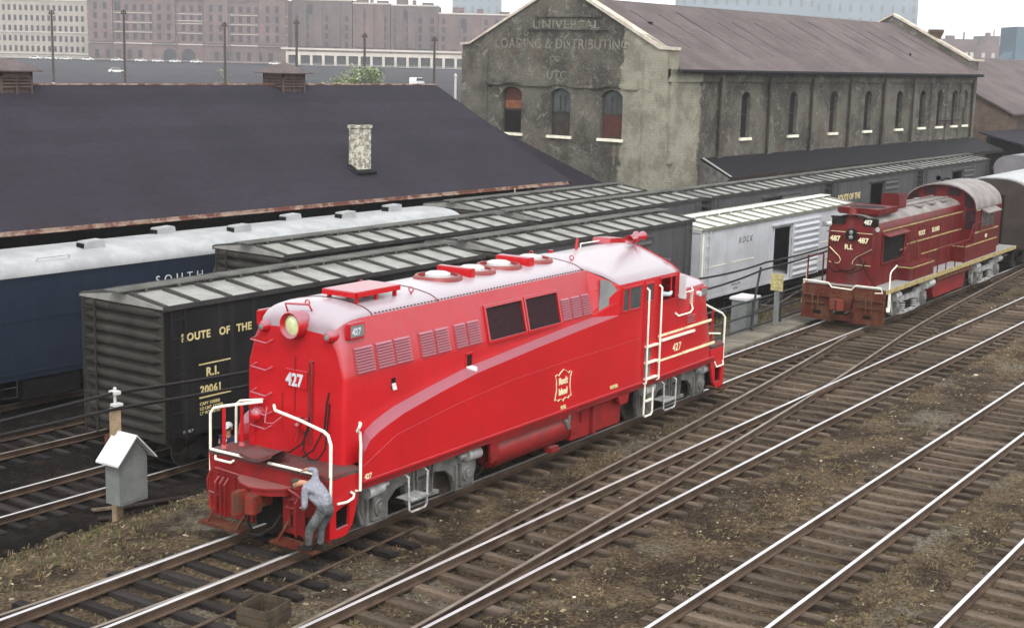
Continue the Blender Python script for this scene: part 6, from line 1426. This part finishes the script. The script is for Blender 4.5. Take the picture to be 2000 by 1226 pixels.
# ------------------------------------------------------------------ small things on the ground
M['crate_wood'] = pm('grey_brown_crate_boards', (0.075, 0.058, 0.040), (0.048, 0.038, 0.028), 3, 0.9, fine=0.2, streak=0.3, streak_col=(0.05, 0.04, 0.03))
p0 = t1(15.55, -2.05); CR = empty('wooden_crate', (p0.x, p0.y, -.27), L1[3]+R(8)); tag(CR, 'open weathered wooden crate on the ground beside the long sleepers', 'crate')
b = MB(); b.box(-.33, .33, -.30, .30, 0, .03)
for k in range(2):
    z = .035+.15*k; b.box(-.33, .33, -.30, -.275, z, z+.14); b.box(-.33, .33, .275, .30, z, z+.14); b.box(-.33, -.305, -.275, .275, z, z+.14); b.box(.305, .33, -.275, .275, z, z+.14)
b.build('side_boards', 'crate_wood', CR, bevel=.004)
b = MB()
for x in (-.29, .26):
    for y in (-.26, .23): b.box(x, x+.03, y, y+.03, .03, .34)
b.build('corner_post', 'crate_wood', CR)
b = MB(); pts = [t1(14.0, -1.62, -.13), t1(17, -1.55, -.12), t1(20.4, -1.38, -.12)]; b.tube(pts, .028, 7)
tag(b.build('switch_rod', 'rail_side', smooth=True), 'rusty round rod lying along the ends of the long sleepers', 'rod')
for i, (s, t, a, ln) in enumerate(((21.2, 7.9, -.35, 1.5), (21.9, 7.6, -.30, 1.7), (22.3, 7.1, .30, 1.1), (20.6, 7.4, -.5, .9), (18.9, 7.4, .2, .6), (17.6, 6.9, -.7, .5))):
    b = MB(); b.box(-ln/2, ln/2, -.09, .09, 0, .05); p = t1(s, t); o = b.build('plank', 'wood_dark' if i % 2 else 'sleeper', bevel=.008)
    o.location = (p.x, p.y, terrain(s, t)+.03); o.rotation_euler = (R(rnd.uniform(-4, 4)), R(rnd.uniform(-5, 5)), L1[3]+a)
    tag(o, 'short weathered plank lying in the dark yard near the relay box', 'plank', 'loose planks by the relay box')

# ------------------------------------------------------------------ people
def skin_mesh(name, joints, bones, mat, parent, sub=2):
    """Grow one continuous surface over a skeleton of (position, radius) joints."""
    keys = list(joints); idx = {k: i for i, k in enumerate(keys)}
    me = bpy.data.meshes.new(name); me.from_pydata([tuple(joints[k][0]) for k in keys], [(idx[a], idx[c]) for a, c in bones], [])
    o = bpy.data.objects.new(name, me); COL.objects.link(o)
    o.modifiers.new('skin', 'SKIN'); ms = o.modifiers.new('sub', 'SUBSURF'); ms.levels = sub; ms.render_levels = sub
    for k in keys:
        r = joints[k][1]; r = r if isinstance(r, tuple) else (r, r); me.skin_vertices[0].data[idx[k]].radius = r
    me.skin_vertices[0].data[0].use_root = True
    dg = bpy.context.evaluated_depsgraph_get(); nm = bpy.data.meshes.new_from_object(o.evaluated_get(dg)); nm.name = name
    bpy.data.objects.remove(o); nm.materials.clear(); nm.materials.append(M[mat]); nm.polygons.foreach_set('use_smooth', [True]*len(nm.polygons))
    q = bpy.data.objects.new(name, nm); COL.objects.link(q); q.parent = parent; return q
def V(*a): return Vector(a)
def hand(J, B, tag_, wrist, d, pn, side):
    """Palm, four fingers of different lengths and a thumb, slightly curled; d along the fingers, pn the palm side."""
    d = d.normalized(); s_ = d.cross(pn).normalized()*side; w0 = J[wrist][0]; pk = tag_+'palm'
    J[pk] = (w0+d*.055, (.034, .018)); B.append((wrist, pk))
    for i, (off, ln) in enumerate(((-.030, .062), (-.010, .078), (.011, .074), (.030, .058))):
        a = w0+d*.095+s_*off; J[f'{tag_}k{i}'] = (a, .0098); J[f'{tag_}m{i}'] = (a+d*ln*.55+pn*.012, .0090); J[f'{tag_}t{i}'] = (a+d*ln*.75+pn*.045, .0078)
        B += [(pk, f'{tag_}k{i}'), (f'{tag_}k{i}', f'{tag_}m{i}'), (f'{tag_}m{i}', f'{tag_}t{i}')]
    a = w0+d*.03-s_*.036; J[tag_+'th'] = (a, .011); J[tag_+'th1'] = (a+d*.035-s_*.018+pn*.012, .0105); J[tag_+'th2'] = (a+d*.06-s_*.012+pn*.03, .009)
    B += [(pk, tag_+'th'), (tag_+'th', tag_+'th1'), (tag_+'th1', tag_+'th2')]
def head(parent, c, fwd, upv, hair=None, cap=False):
    """Face features, hair or cap around the head centre c."""
    fwd = fwd.normalized(); upv = (upv-fwd*upv.dot(fwd)).normalized(); s_ = fwd.cross(upv)
    def P(f, r, u_): return c+fwd*f+s_*r+upv*u_
    b = MB()
    for sg in (-1, 1): b.ball(P(.083, sg*.031, .012), .011, 8)
    b.build('eye', 'glass_pale', parent, smooth=True)
    b = MB(); b.loft([[P(.088, -.008, .012), P(.088, .008, .012), P(.092, 0, .016)], [P(.092, -.017, -.026), P(.092, .017, -.026), P(.114, 0, -.024)]]); b.build('nose', 'skin', parent, smooth=True)
    b = MB(); b.loft([[P(.086, -.026, -.052), P(.096, 0, -.050), P(.086, .026, -.052)], [P(.084, -.022, -.062), P(.095, 0, -.063), P(.084, .022, -.062)]], close=False, caps=False); b.build('mouth', 'sash_red', parent)
    b = MB()
    for sg in (-1, 1): b.ball(P(-.005, sg*.079, -.004), .028, 8, (.6, .5, 1))
    b.build('ear', 'skin', parent, smooth=True)
    rot = Matrix((fwd, s_, upv)).transposed()
    def dome(r, sq, lo, name, mt, sh=(0, 0, 0), drop=0.0):
        rings = []; n = 16
        for i in range(7):
            a = lo*(i/6); ring = []
            for k in range(n):
                t = 2*math.pi*k/n; ext = drop*max(0, -math.cos(t))*(i/6)
                ring.append(c+rot @ Vector((r*sq[0]*math.sin(a+ext)*math.cos(t)+sh[0], r*sq[1]*math.sin(a+ext)*math.sin(t), r*sq[2]*math.cos(a+ext)+sh[2]))+upv*(.0004*k if i == 0 else 0))
            rings.append(ring)
        b = MB(); b.loft(rings, caps=False); return b.build(name, mt, parent, smooth=True)
    if cap:
        dome(.104, (1.0, .88, .95), 1.45, 'cap', 'cap', (0, 0, .03)); b = MB()
        b.loft([[P(.06, -.075, .045), P(.10, -.045, .045), P(.11, 0, .045), P(.10, .045, .045), P(.06, .075, .045)], [P(.08, -.07, .032), P(.145, -.045, .028), P(.165, 0, .026), P(.145, .045, .028), P(.08, .07, .032)]], close=False, caps=False); b.build('cap_brim', 'cap', parent)
        dome(.097, (1.0, .86, 1.05), 1.75, 'hair', 'hair', (-.006, 0, -.004), .5)
    else: dome(.101, (1.02, .86, 1.10), 1.32, 'hair', 'hair', (-.006, 0, .002), .85)

def with_cuffs(J):
    for s_ in 'LR':
        e, w_ = J['elbow'+s_][0], J['wrist'+s_][0]; J['cuff'+s_] = (e+(w_-e)*.86, .034)
    return J
def person(label, base, rotz, J, *a, **k):
    with_cuffs(J); return _p2(label, base, rotz, J, *a, **k)
def _p2(label, base, rotz, J, headc, fwd, upv, jm, tm, hands, cap=False):
    E = empty('person', base, rotz); tag(E, label, 'person')
    core = [('pelvis', 'belly'), ('belly', 'chest')]
    B = core+[('chest', 'neck'), ('neck', 'jaw'), ('jaw', 'skull'), ('skull', 'crown'), ('pelvis', 'hipL'), ('pelvis', 'hipR')]
    for s_ in 'LR': B += [('hip'+s_, 'knee'+s_), ('knee'+s_, 'ankle'+s_), ('ankle'+s_, 'toe'+s_), ('chest', 'sh'+s_), ('sh'+s_, 'elbow'+s_), ('elbow'+s_, 'wrist'+s_)]
    JJ = {k: (v[0], (tuple(x*.72 for x in v[1]) if isinstance(v[1], tuple) else v[1]*(.8 if k[:3] in ('hip', 'kne', 'ank', 'elb') or k[:2] == 'sh' else 1))) for k, v in J.items() if not k.startswith('cuff')}; BB = list(B)
    for s_, (d, pn, sd) in hands.items(): hand(JJ, BB, 'h'+s_, 'wrist'+s_, d, pn, sd)
    skin_mesh('body', JJ, BB, 'skin', E)
    def garment(name, keys, bones, grow, mt):
        g_ = {k: (J[k][0], tuple(x+(grow if k in ('pelvis', 'belly', 'chest') or k[:3] in ('hip', 'kne', 'ank') else .012) for x in (J[k][1] if isinstance(J[k][1], tuple) else (J[k][1],)*2))) for k in keys}
        return skin_mesh(name, g_, bones, mt, E)
    garment('jacket', ['pelvis', 'belly', 'chest', 'neck', 'shL', 'shR', 'elbowL', 'elbowR', 'cuffL', 'cuffR'], core+[('chest', 'shL'), ('chest', 'shR'), ('shL', 'elbowL'), ('shR', 'elbowR'), ('elbowL', 'cuffL'), ('elbowR', 'cuffR')]+[('chest', 'neck')], .034, jm)
    garment('trousers', ['belly', 'pelvis', 'hipL', 'hipR', 'kneeL', 'kneeR', 'ankleL', 'ankleR'], [('belly', 'pelvis'), ('pelvis', 'hipL'), ('pelvis', 'hipR'), ('hipL', 'kneeL'), ('hipR', 'kneeR'), ('kneeL', 'ankleL'), ('kneeR', 'ankleR')], .022, tm)
    for s_ in 'LR':
        b = MB(); a, t_ = J['ankle'+s_][0], J['toe'+s_][0]; dd = (t_-a); dd.z = 0; dd.normalize(); z0 = min(a.z-.085, t_.z-.03)
        def R_(f, w_, h0, h1):
            c = Vector((a.x, a.y, 0))+dd*f; sd = Vector((-dd.y, dd.x, 0)); return [c+sd*w_+V(0, 0, h0), c-sd*w_+V(0, 0, h0), c-sd*w_*.8+V(0, 0, h1), c+sd*w_*.8+V(0, 0, h1)]
        b.loft([R_(-.075, .036, z0, z0+.08), R_(-.03, .044, z0, z0+.14), R_(.05, .044, z0, z0+.12), R_(.12, .05, z0, z0+.075), R_(.19, .046, z0, z0+.06), R_(.22, .03, z0, z0+.04)]); b.build('boot', 'leather', E, smooth=True)
    head(E, headc, fwd, upv, cap=cap); return E
# trainman stooping on the rear footboard (x along the main track, y to its left)
J = {'pelvis': (V(-.16, -1.65, 1.02), (.15, .125)), 'belly': (V(-.20, -1.56, 1.17), (.155, .12)), 'chest': (V(-.24, -1.40, 1.33), (.165, .12)), 'neck': (V(-.27, -1.22, 1.42), .055),
     'jaw': (V(-.29, -1.11, 1.40), .062), 'skull': (V(-.30, -1.03, 1.37), .078), 'crown': (V(-.305, -.96, 1.345), .058),
     'hipL': (V(-.06, -1.60, .97), .085), 'hipR': (V(-.27, -1.60, .97), .085), 'kneeL': (V(-.10, -1.42, .62), .060), 'kneeR': (V(-.32, -1.36, .62), .060), 'ankleL': (V(-.08, -1.40, .29), .042), 'ankleR': (V(-.24, -1.26, .29), .042), 'toeL': (V(-.10, -1.24, .235), .034), 'toeR': (V(-.26, -1.09, .235), .034),
     'shL': (V(-.10, -1.30, 1.42), .062), 'shR': (V(-.40, -1.33, 1.36), .062), 'elbowL': (V(.03, -1.19, 1.575), .044), 'elbowR': (V(-.46, -1.38, 1.06), .044), 'wristL': (V(.01, -1.00, 1.555), .029), 'wristR': (V(-.33, -1.22, .98), .029)}
person('trainman in pale denim jacket stooping on the rear footboard of the bright red locomotive', t1(T427, 0), L1[3], J, V(-.297, -1.045, 1.375), V(-.12, .35, -.93), V(-.1, .90, -.10),
       'denim_pale', 'trouser', {'L': (V(.05, .9, -.35), V(.1, -.3, -.9), 1), 'R': (V(.7, .6, -.2), V(0, .3, -.9), -1)})
# man in a pale cap standing on the far side of the rear platform
J = {'pelvis': (V(0, 0, .95), (.14, .10)), 'belly': (V(0, 0, 1.12), (.13, .10)), 'chest': (V(.0, 0, 1.33), (.15, .105)), 'neck': (V(-.02, 0, 1.49), .055), 'jaw': (V(-.035, 0, 1.565), .060), 'skull': (V(-.02, 0, 1.635), .080), 'crown': (V(-.01, 0, 1.70), .060),
     'hipL': (V(0, -.10, .90), .085), 'hipR': (V(0, .10, .90), .085), 'kneeL': (V(-.03, -.11, .50), .058), 'kneeR': (V(-.01, .11, .50), .058), 'ankleL': (V(.0, -.11, .095), .042), 'ankleR': (V(.02, .12, .095), .042), 'toeL': (V(-.15, -.13, .035), .032), 'toeR': (V(-.13, .15, .035), .032),
     'shL': (V(.0, -.19, 1.41), .062), 'shR': (V(.0, .19, 1.41), .062), 'elbowL': (V(.03, -.27, 1.14), .044), 'elbowR': (V(.03, .27, 1.14), .044), 'wristL': (V(-.10, -.25, .92), .030), 'wristR': (V(-.10, .25, .92), .030)}
p0 = t1(19.5, 2.70)
E = person('man in a pale cap and navy work coat standing behind the white platform rails', (p0.x, p0.y, terrain(19.5, 2.70)), L1[3]+R(10), J, V(-.018, 0, 1.635), V(-1, 0, -.10), V(0, 0, 1), 'dark_coat', 'dark_coat',
           {'L': (V(-.4, 0, -.9), V(-.5, .4, 0), 1), 'R': (V(-.4, 0, -.9), V(-.5, -.4, 0), -1)}, cap=True)
b = MB(); b.loft([[V(-.128, -.045, 1.44), V(-.128, .045, 1.44)], [V(-.142, -.03, 1.36), V(-.142, .03, 1.36)], [V(-.148, -.006, 1.25), V(-.148, .006, 1.25)]], close=False, caps=False); b.build('shirt', 'shirt', E)

# engine driver leaning at the open cab window, looking back
J = {'pelvis': (V(12.080, -1.150, 2.770), (.13, .10)), 'belly': (V(12.080, -1.160, 2.930), (.12, .10)), 'chest': (V(12.090, -1.220, 3.130), (.135, .10)), 'neck': (V(12.090, -1.270, 3.300), .05), 'jaw': (V(12.070, -1.300, 3.370), .058), 'skull': (V(12.080, -1.310, 3.440), .074), 'crown': (V(12.080, -1.310, 3.495), .056),
     'hipL': (V(12.160, -1.050, 2.730), .08), 'hipR': (V(12.160, -1.250, 2.730), .08), 'kneeL': (V(12.560, -1.030, 2.770), .056), 'kneeR': (V(12.560, -1.270, 2.770), .056), 'ankleL': (V(12.540, -1.030, 2.510), .04), 'ankleR': (V(12.540, -1.270, 2.510), .04), 'toeL': (V(12.680, -1.030, 2.460), .03), 'toeR': (V(12.680, -1.270, 2.460), .03),
     'shL': (V(12.070, -1.020, 3.190), .058), 'shR': (V(12.100, -1.400, 3.190), .058), 'elbowL': (V(12.220, -0.960, 2.950), .042), 'elbowR': (V(12.160, -1.600, 3.195), .042), 'wristL': (V(12.440, -1.030, 3.000), .028), 'wristR': (V(12.370, -1.540, 3.230), .028)}
person('driver in a pale cap leaning at the open cab window of the bright red locomotive', t1(T427, 0), L1[3], J, V(12.065, -1.310, 3.440), V(-.75, -.65, -.12), V(0, 0, 1), 'shirt', 'dark_coat', {'L': (V(1, 0, 0), V(0, 0, -1), 1), 'R': (V(.8, .5, .05), V(0, .2, -1), -1)}, cap=True)

# ------------------------------------------------------------------ the city beyond, placed by distance ahead (F) and to the right (r)
FWD = Vector((math.cos(YAW), math.sin(YAW), 0)); RGT = Vector((math.sin(YAW), -math.cos(YAW), 0)); ANG = YAW-math.pi/2
def far(r, F, z=0.0): return FWD*F+RGT*(r-.0036*F)+Vector((0, 0, z))
def far_z(r, F):
    p = far(r, F); s, t = st_of(p.x, p.y); return terrain(s, t)
M['city_red'] = pm('distant_red_brick', (0.140, 0.088, 0.080), (0.095, 0.066, 0.062), 0.09, 0.9, fine=0.15, fine_scale=0.5)
M['city_beige'] = pm('distant_beige_stone', (0.30, 0.27, 0.23), (0.25, 0.225, 0.195), 0.05, 0.9, fine=0.1, fine_scale=0.5)
M['city_brown'] = pm('distant_brown_brick', (0.115, 0.078, 0.072), (0.080, 0.060, 0.057), 0.09, 0.9, fine=0.15, fine_scale=0.5)
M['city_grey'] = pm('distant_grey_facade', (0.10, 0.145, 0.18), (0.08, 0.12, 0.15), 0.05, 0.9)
M['city_window'] = pm('distant_window', (0.018, 0.017, 0.021), (0.026, 0.025, 0.029), 0.2, 0.5)
M['city_trim'] = pm('distant_pale_trim', (0.46, 0.42, 0.37), (0.38, 0.35, 0.31), 0.2, 0.9)
M['street'] = pm('pale_street', (0.30, 0.27, 0.25), (0.24, 0.22, 0.20), 0.05, 0.9, coords='World')
M['bark'] = pm('pole_timber', (0.075, 0.058, 0.047), (0.055, 0.044, 0.036), 2, 0.9)
def block(name, label, r0, r1, F, h, depth, mat, cat='building', group=None):
    """A building front facing the camera; local x to the right, y away, z up."""
    c = far((r0+r1)/2, F); zb = far_z((r0+r1)/2, F)-.5; o = empty(name, (c.x, c.y, zb), ANG); tag(o, label, cat, group); w_ = (r1-r0)/2
    b = MB(); b.box(-w_, w_, 0, depth, -2, h); b.build('wall', mat, o); o['w'] = w_; o['h'] = h; return o
def windows(o, xs, zs_, ww, wh, mat='city_window', arch_=False, name='window', y=-.02):
    if not len(xs): return
    b = MB()
    if arch_: b.prism([(-ww/2, 0), (ww/2, 0)]+[(ww/2*math.cos(a), wh-ww/2+ww/2*math.sin(a)) for a in [k*math.pi/6 for k in range(7)]], 'y', -.35, .05)
    else: b.box(-ww/2, ww/2, -.06, .05, 0, wh)
    first = None
    for z in zs_:
        for x in xs:
            if first is None: w_ = b.build(name, mat, o); first = w_
            else: w_ = first.copy(); COL.objects.link(w_); w_.parent = o
            w_.location = (x, y, z)
def trim(o, x0, x1, z0, z1, y=.35, mat='city_trim'):
    b = MB(); b.box(x0, x1, -y, .02, z0, z1); return b.build('cornice', mat, o)
q = random.Random(21)
def spread(a, c, n): return [a+(c-a)*i/(n-1) for i in range(n)]
o = block('office_building', 'long pale beige office building on the distant skyline', -232, -178.5, 604, 25.0, 30, 'city_beige')
windows(o, spread(-25, 24.5, 22), (3.2, 7.4, 11.6, 15.8, 20.0), 1.1, 2.3)
trim(o, -26.8, 26.8, 11.0, 11.4); trim(o, -26.8, 26.8, 2.2, 2.6); trim(o, -26.8, 26.8, 24.2, 25.1)
o = block('brick_building', 'broad red brick building with two dark ground floor archways in the distance', -177.5, -94, 600, 26.5, 30, 'city_red')
windows(o, [v for v in spread(-39, 39, 24)], (9.0, 12.9, 16.8, 20.9), 1.5, 2.6, y=-.05)
for x in (-36, -9.5, 12, 35.5):
    b = MB(); b.prism([(x-4.6, 26.4), (x+4.6, 26.4), (x, 30.5)], 'y', -1.0, 6); b.build('gable', 'city_brown', o)
    windows(o, (x-2, x+2), (9.2, 13.1, 17.0, 21.1), 1.5, 2.7, y=-1.42)
for z in (12.0, 15.9, 19.8): trim(o, -41.7, 41.7, z, z+.25, .3, 'city_trim')
windows(o, (-7.5, .2), (.6,), 5.6, 5.2, arch_=True, name='archway'); windows(o, (-29, 12), (20.9,), 2.6, 4.4, arch_=True)
windows(o, [-38, -33.5, -29, -24.5, -20, 12, 16.5, 21, 25.5, 30, 34.5], (1.2,), 1.7, 3.6)
b = MB()
for x0, x1, hh_ in ((-41, -31, 28.2), (-14, -5, 29.4), (7, 17, 27.6), (30, 41, 29.0)): b.box(x0, x1, -1.4, 3, 8, hh_)
b.build('bay', 'city_red', o, each=True)
for x in (-31.5, -14.5, -4.5, 6.5, 17.5, 29.5): trim(o, x-.25, x+.25, 1, 25, .5, 'city_brown')
trim(o, -41.7, 41.7, 7.3, 7.7); trim(o, -41.7, 41.7, 25.6, 26.6, .6, 'city_brown'); trim(o, -12, 8, 17.0, 17.3)
specs = [(-93.4, -68, 27.4, 'brown brick building with a flat roof beside the red brick one in the distance', 'city_brown'), (-67.6, -52, 26.4, 'narrow brick building with a stepped top in the middle of the distant row', 'city_red'),
         (-51.6, -32, 26.0, 'brick building with a wide flat top near the brick warehouse in the distance', 'city_brown'), (-31.6, 4, 23.0, 'lower brick building partly hidden behind the warehouse gable', 'city_red')]
for r0, r1, h, lab, mt in specs:
    o = block('brick_building', lab, r0, r1, 606, h, 28, mt); w_ = o['w']; n = max(3, int(2*w_/4.2))
    windows(o, spread(-w_+2.2, w_-2.2, n), (7.6, 11.2, 14.8, 18.4), 1.4, 2.4); windows(o, (-w_*.4, w_*.45), (h-6.2,), 2.4, 4.2, arch_=True)
    b = MB()
    for k in (-1, 1): b.box(k*w_*.55-2.2, k*w_*.55+2.2, .5, 9, h, h+(2.4 if k < 0 else 1.1))
    b.box(-w_*.1, w_*.05, 2, 5, h, h+2.0); b.build('roof_block', mt, o)
    b = MB()
    for k in (-.62, -.1, .5): b.box(k*w_-1.6, k*w_+1.6, -1.1, 0, 8, h-1.5)
    b.build('bay', mt, o, each=True)
    trim(o, -w_, w_, h-.5, h+.1)
# street arcade
A_ = block('street_arcade', 'low pale arcade of dark square openings along the distant street', -93, -18, 588, 5.6, 3, 'city_beige', 'arcade')
for ch in list(A_.children):
    bpy.data.objects.remove(ch)
w_ = A_['w']; b = MB(); b.box(-w_, w_, 0, 1.2, 4.4, 5.8); b.box(-w_, w_, 0, 1.4, -2, .5)
for k in range(16): x = -w_+.5+k*(2*w_-1)/15; b.box(x-.5, x+.5, 0, 1.2, .5, 4.4)
b.build('wall', 'city_trim', A_)
b = MB(); b.box(-w_, w_, 1.6, 2.2, -1, 4.6); b.build('opening', 'city_window', A_); trim(A_, -w_-2, w_, 6.6, 7.3, .8)
for k in range(0, 16, 3): pass
b = MB(); p = [far(-240, 566), far(10, 566), far(10, 586), far(-240, 586)]
b.poly([(v.x, v.y, far_z(0, 580)+.55) for v in p]); so_ = b.build('street', 'street'); tag(so_, 'pale distant street', 'street', kind='structure')
# towers and the low skyline to the right
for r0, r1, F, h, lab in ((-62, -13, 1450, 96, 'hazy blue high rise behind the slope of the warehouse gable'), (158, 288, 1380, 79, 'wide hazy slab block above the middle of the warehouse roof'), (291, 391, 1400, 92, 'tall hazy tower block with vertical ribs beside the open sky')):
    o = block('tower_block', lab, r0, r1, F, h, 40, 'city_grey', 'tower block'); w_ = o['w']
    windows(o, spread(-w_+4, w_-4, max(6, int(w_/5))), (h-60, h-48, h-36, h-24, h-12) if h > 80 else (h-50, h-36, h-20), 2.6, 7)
for r0, r1, F, h, mt, lab in ((205, 222, 690, 19, 'city_brown', 'small dark skyline building just beyond the warehouse chimney'), (222, 250, 700, 16.5, 'city_red', 'low skyline building with a row of pale windows above the brick shed'), (236, 243, 720, 21.5, 'city_brown', 'skyline building carrying two thin stacks above the brick shed')):
    o = block('brick_building', lab, r0, r1, F, h, 20, mt); w_ = o['w']; windows(o, spread(-w_+2, w_-2, 6), (6.0, 10.5), 1.6, 2.4, 'city_trim')
    b = MB(); b.box(-w_*.6, -w_*.2, 2, 6, h, h+1.6); b.box(w_*.3, w_*.36, 2, 3, h, h+3.4); b.build('roof_block', mt, o)
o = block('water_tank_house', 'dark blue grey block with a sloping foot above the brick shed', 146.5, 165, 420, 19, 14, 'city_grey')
b = MB(); b.prism([(-9.2, 4), (-9.2, 12), (-15, 4)], 'y', 1, 10); b.build('buttress', 'city_grey', o); windows(o, (-5, 0), (8, 13), 1.6, 2.4)
# poles
def pole(x, F, top, lab):
    z0 = far_z(x, F); p = far(x, F, z0); o = empty('utility_pole', p, ANG); tag(o, lab, 'utility pole', 'utility poles behind the freight house'); h = top-z0
    b = MB(); b.cyl((0, 0, -.5), (0, 0, h), .17, .11, 8); b.build('pole', 'bark', o, smooth=True)
    b = MB(); b.box(-.32, .32, -.08, .08, h-.45, h-.32); b.cyl((-.2, 0, h-.32), (-.2, 0, h-.1), .06, n=6); b.cyl((.2, 0, h-.32), (.2, 0, h-.1), .06, n=6); b.build('cross_arm', 'bark', o)
    b = MB(); b.box(-.14, .14, -.22, -.1, h*.38, h*.38+.8); b.build('pole_band', 'white_board', o)
for x, top, lab in ((-48.1, 12.5, 'tall utility pole in front of the beige office building'), (-40.6, 12.7, 'tall utility pole in front of the red brick building, before its archways'), (-30.1, 11.7, 'utility pole standing above the small white vehicle'), (-22.6, 12.1, 'utility pole rising behind a roof ventilator'), (-15.5, 10.9, 'utility pole rising out of the green tree'), (-8.2, 10.7, 'utility pole between the green tree and the warehouse gable')):
    pole(x, 150, top, lab)
p = far(-5.8, 146, far_z(-5.8, 146)); b = MB(); b.cyl((0, 0, -.3), (0, 0, 7.6), .16, .12, 8); b.cyl((0, 0, 7.6), (0, 0, 7.9), .2, .05, 8); o = b.build('marker_post', 'city_trim', loc=p); tag(o, 'short pale post beside the edge of the warehouse gable', 'post')
# trees: trunk, limbs and a crown of many small leaf faces
def tree(x, F, top, rad, lab, n, squash=.8, seed=1):
    q = random.Random(seed); z0 = far_z(x, F); p = far(x, F, z0); o = empty('willow_tree', p); tag(o, lab, 'tree'); h = top-z0
    b = MB(); b.tube([(0, 0, -.3), (.1, 0, h*.3), (.0, .1, h*.62)], [.26, .2, .1], 8); limbs = []
    for k in range(9):
        a = k*2.4; L_ = rad*q.uniform(.6, 1.0); e = Vector((math.cos(a)*L_, math.sin(a)*L_, h*q.uniform(.55, .92))); s0 = Vector((0, 0, h*q.uniform(.25, .55)))
        b.tube([s0, (s0+e)/2+Vector((0, 0, .4)), e], [.09, .06, .03], 5); limbs += [(s0+e)/2, e]
    b.build('trunk', 'bark', o, smooth=True)
    cl = MB()
    cen = [l+Vector((q.gauss(0, .5), q.gauss(0, .5), q.gauss(0, .5))) for l in limbs for _ in range(5)]
    for i in range(n):
        c = q.choice(cen); d = Vector((q.gauss(0, 1), q.gauss(0, 1), q.gauss(0, 1))).normalized()*q.uniform(.1, .75); v = c+d; v.z = max(v.z-abs(d.x)*.3, h*.18)
        a = Vector((q.uniform(-1, 1), q.uniform(-1, 1), q.uniform(-.6, .6))).normalized()*q.uniform(.10, .2); e = a.cross(Vector((q.uniform(-1, 1), q.uniform(-1, 1), 1))).normalized()*q.uniform(.05, .09)
        cl.cur = 0 if q.random() < .6 else 1; cl.poly([v-a, v+e, v+a, v-e])
    cl.build('crown', ['leaf_pale', 'leaf_mid'], o)
M['leaf_pale'] = pm('pale_spring_leaf', (0.30, 0.345, 0.185), (0.24, 0.285, 0.15), 0.6, 0.8)
M['leaf_mid'] = pm('spring_leaf', (0.19, 0.235, 0.115), (0.15, 0.19, 0.095), 0.6, 0.8)
tree(-17.3, 148, 8.1, 3.4, 'pale green spring tree behind the freight house ridge', 9000, seed=4)
tree(-30.6, 156, 6.2, 1.3, 'small green bush at the foot of a utility pole behind the ridge', 1300, seed=9)
# vehicles
def car(x, F, rot, mt, lab, group=None, van=False):
    z0 = far_z(x, F); p = far(x, F, z0); o = empty('parked_car', p, ANG+rot); tag(o, lab, 'car', group)
    b = MB(); H_ = .78
    pr = [(-2.2, .32), (2.2, .32), (2.25, .62), (2.1, .80), (1.0, .86), (.55, 1.36), (-1.2, 1.38), (-1.75, .92), (-2.2, .84)] if not van else [(-2.3, .35), (2.3, .35), (2.35, .9), (1.8, 1.1), (1.3, 1.9), (-2.2, 1.95), (-2.35, 1.2)]
    b.prism(pr, 'y', -.88, .88); b.build('body', mt, o, bevel=.08)
    b = MB()
    if van: b.prism([(1.65, 1.12), (1.27, 1.75), (-2.0, 1.8), (-2.1, 1.2)], 'y', -.892, .892)
    else: b.prism([(.95, .90), (.52, 1.30), (-1.15, 1.32), (-1.6, .94)], 'y', -.892, .892)
    b.build('side_window', 'city_window', o)
    for wx in (-1.35, 1.4):
        b = MB()
        for wy in (-.82, .82): b.cyl((wx, wy-.1, .33), (wx, wy+.1, .33), .33, n=14)
        b.build('wheel', 'rubber', o)
M['car_white'] = pm('white_car_paint', (0.75, 0.75, 0.73), None, 1, 0.3, coat=.5); M['car_dark'] = pm('dark_car_paint', (0.05, 0.06, 0.09), None, 1, 0.3, coat=.5)
car(-31, 235, .1, 'car_white', 'white vehicle whose roof shows just above the freight house ridge', van=True)
car(-22, 330, 1.2, 'car_white', 'white car by the eave of a roof ventilator', van=True)
for x, F in ((-187, 562), (-181, 563), (-175, 562), (-166, 561), (-155, 562), (-146, 563), (-139, 562), (-132, 561), (-124, 562), (-93, 561)): car(x, F, q.uniform(-.1, .1), 'car_white', 'tiny pale car in the line parked along the distant street', 'cars parked along the distant street')
car(-105, 380, .3, 'car_white', 'lone pale car on the dark lot behind the ridge')

# ------------------------------------------------------------------ haze: even air round the whole scene
hz = MB(); hz.box(-1700, 3400, -2400, 4200, -8, 118); ho = hz.build('haze', 'white'); ho.data.materials.clear()
hm = bpy.data.materials.new('city_haze'); hm.use_nodes = True; t = hm.node_tree; t.nodes.clear()
oo = t.nodes.new('ShaderNodeOutputMaterial'); pv = t.nodes.new('ShaderNodeVolumePrincipled'); pv.inputs['Color'].default_value = (0.95, 0.965, 1.0, 1); pv.inputs['Density'].default_value = 0.0004; pv.inputs['Anisotropy'].default_value = 0.45
t.links.new(pv.outputs[0], oo.inputs['Volume']); ho.data.materials.append(hm)
tag(ho, 'pale city haze', 'haze', kind='stuff')
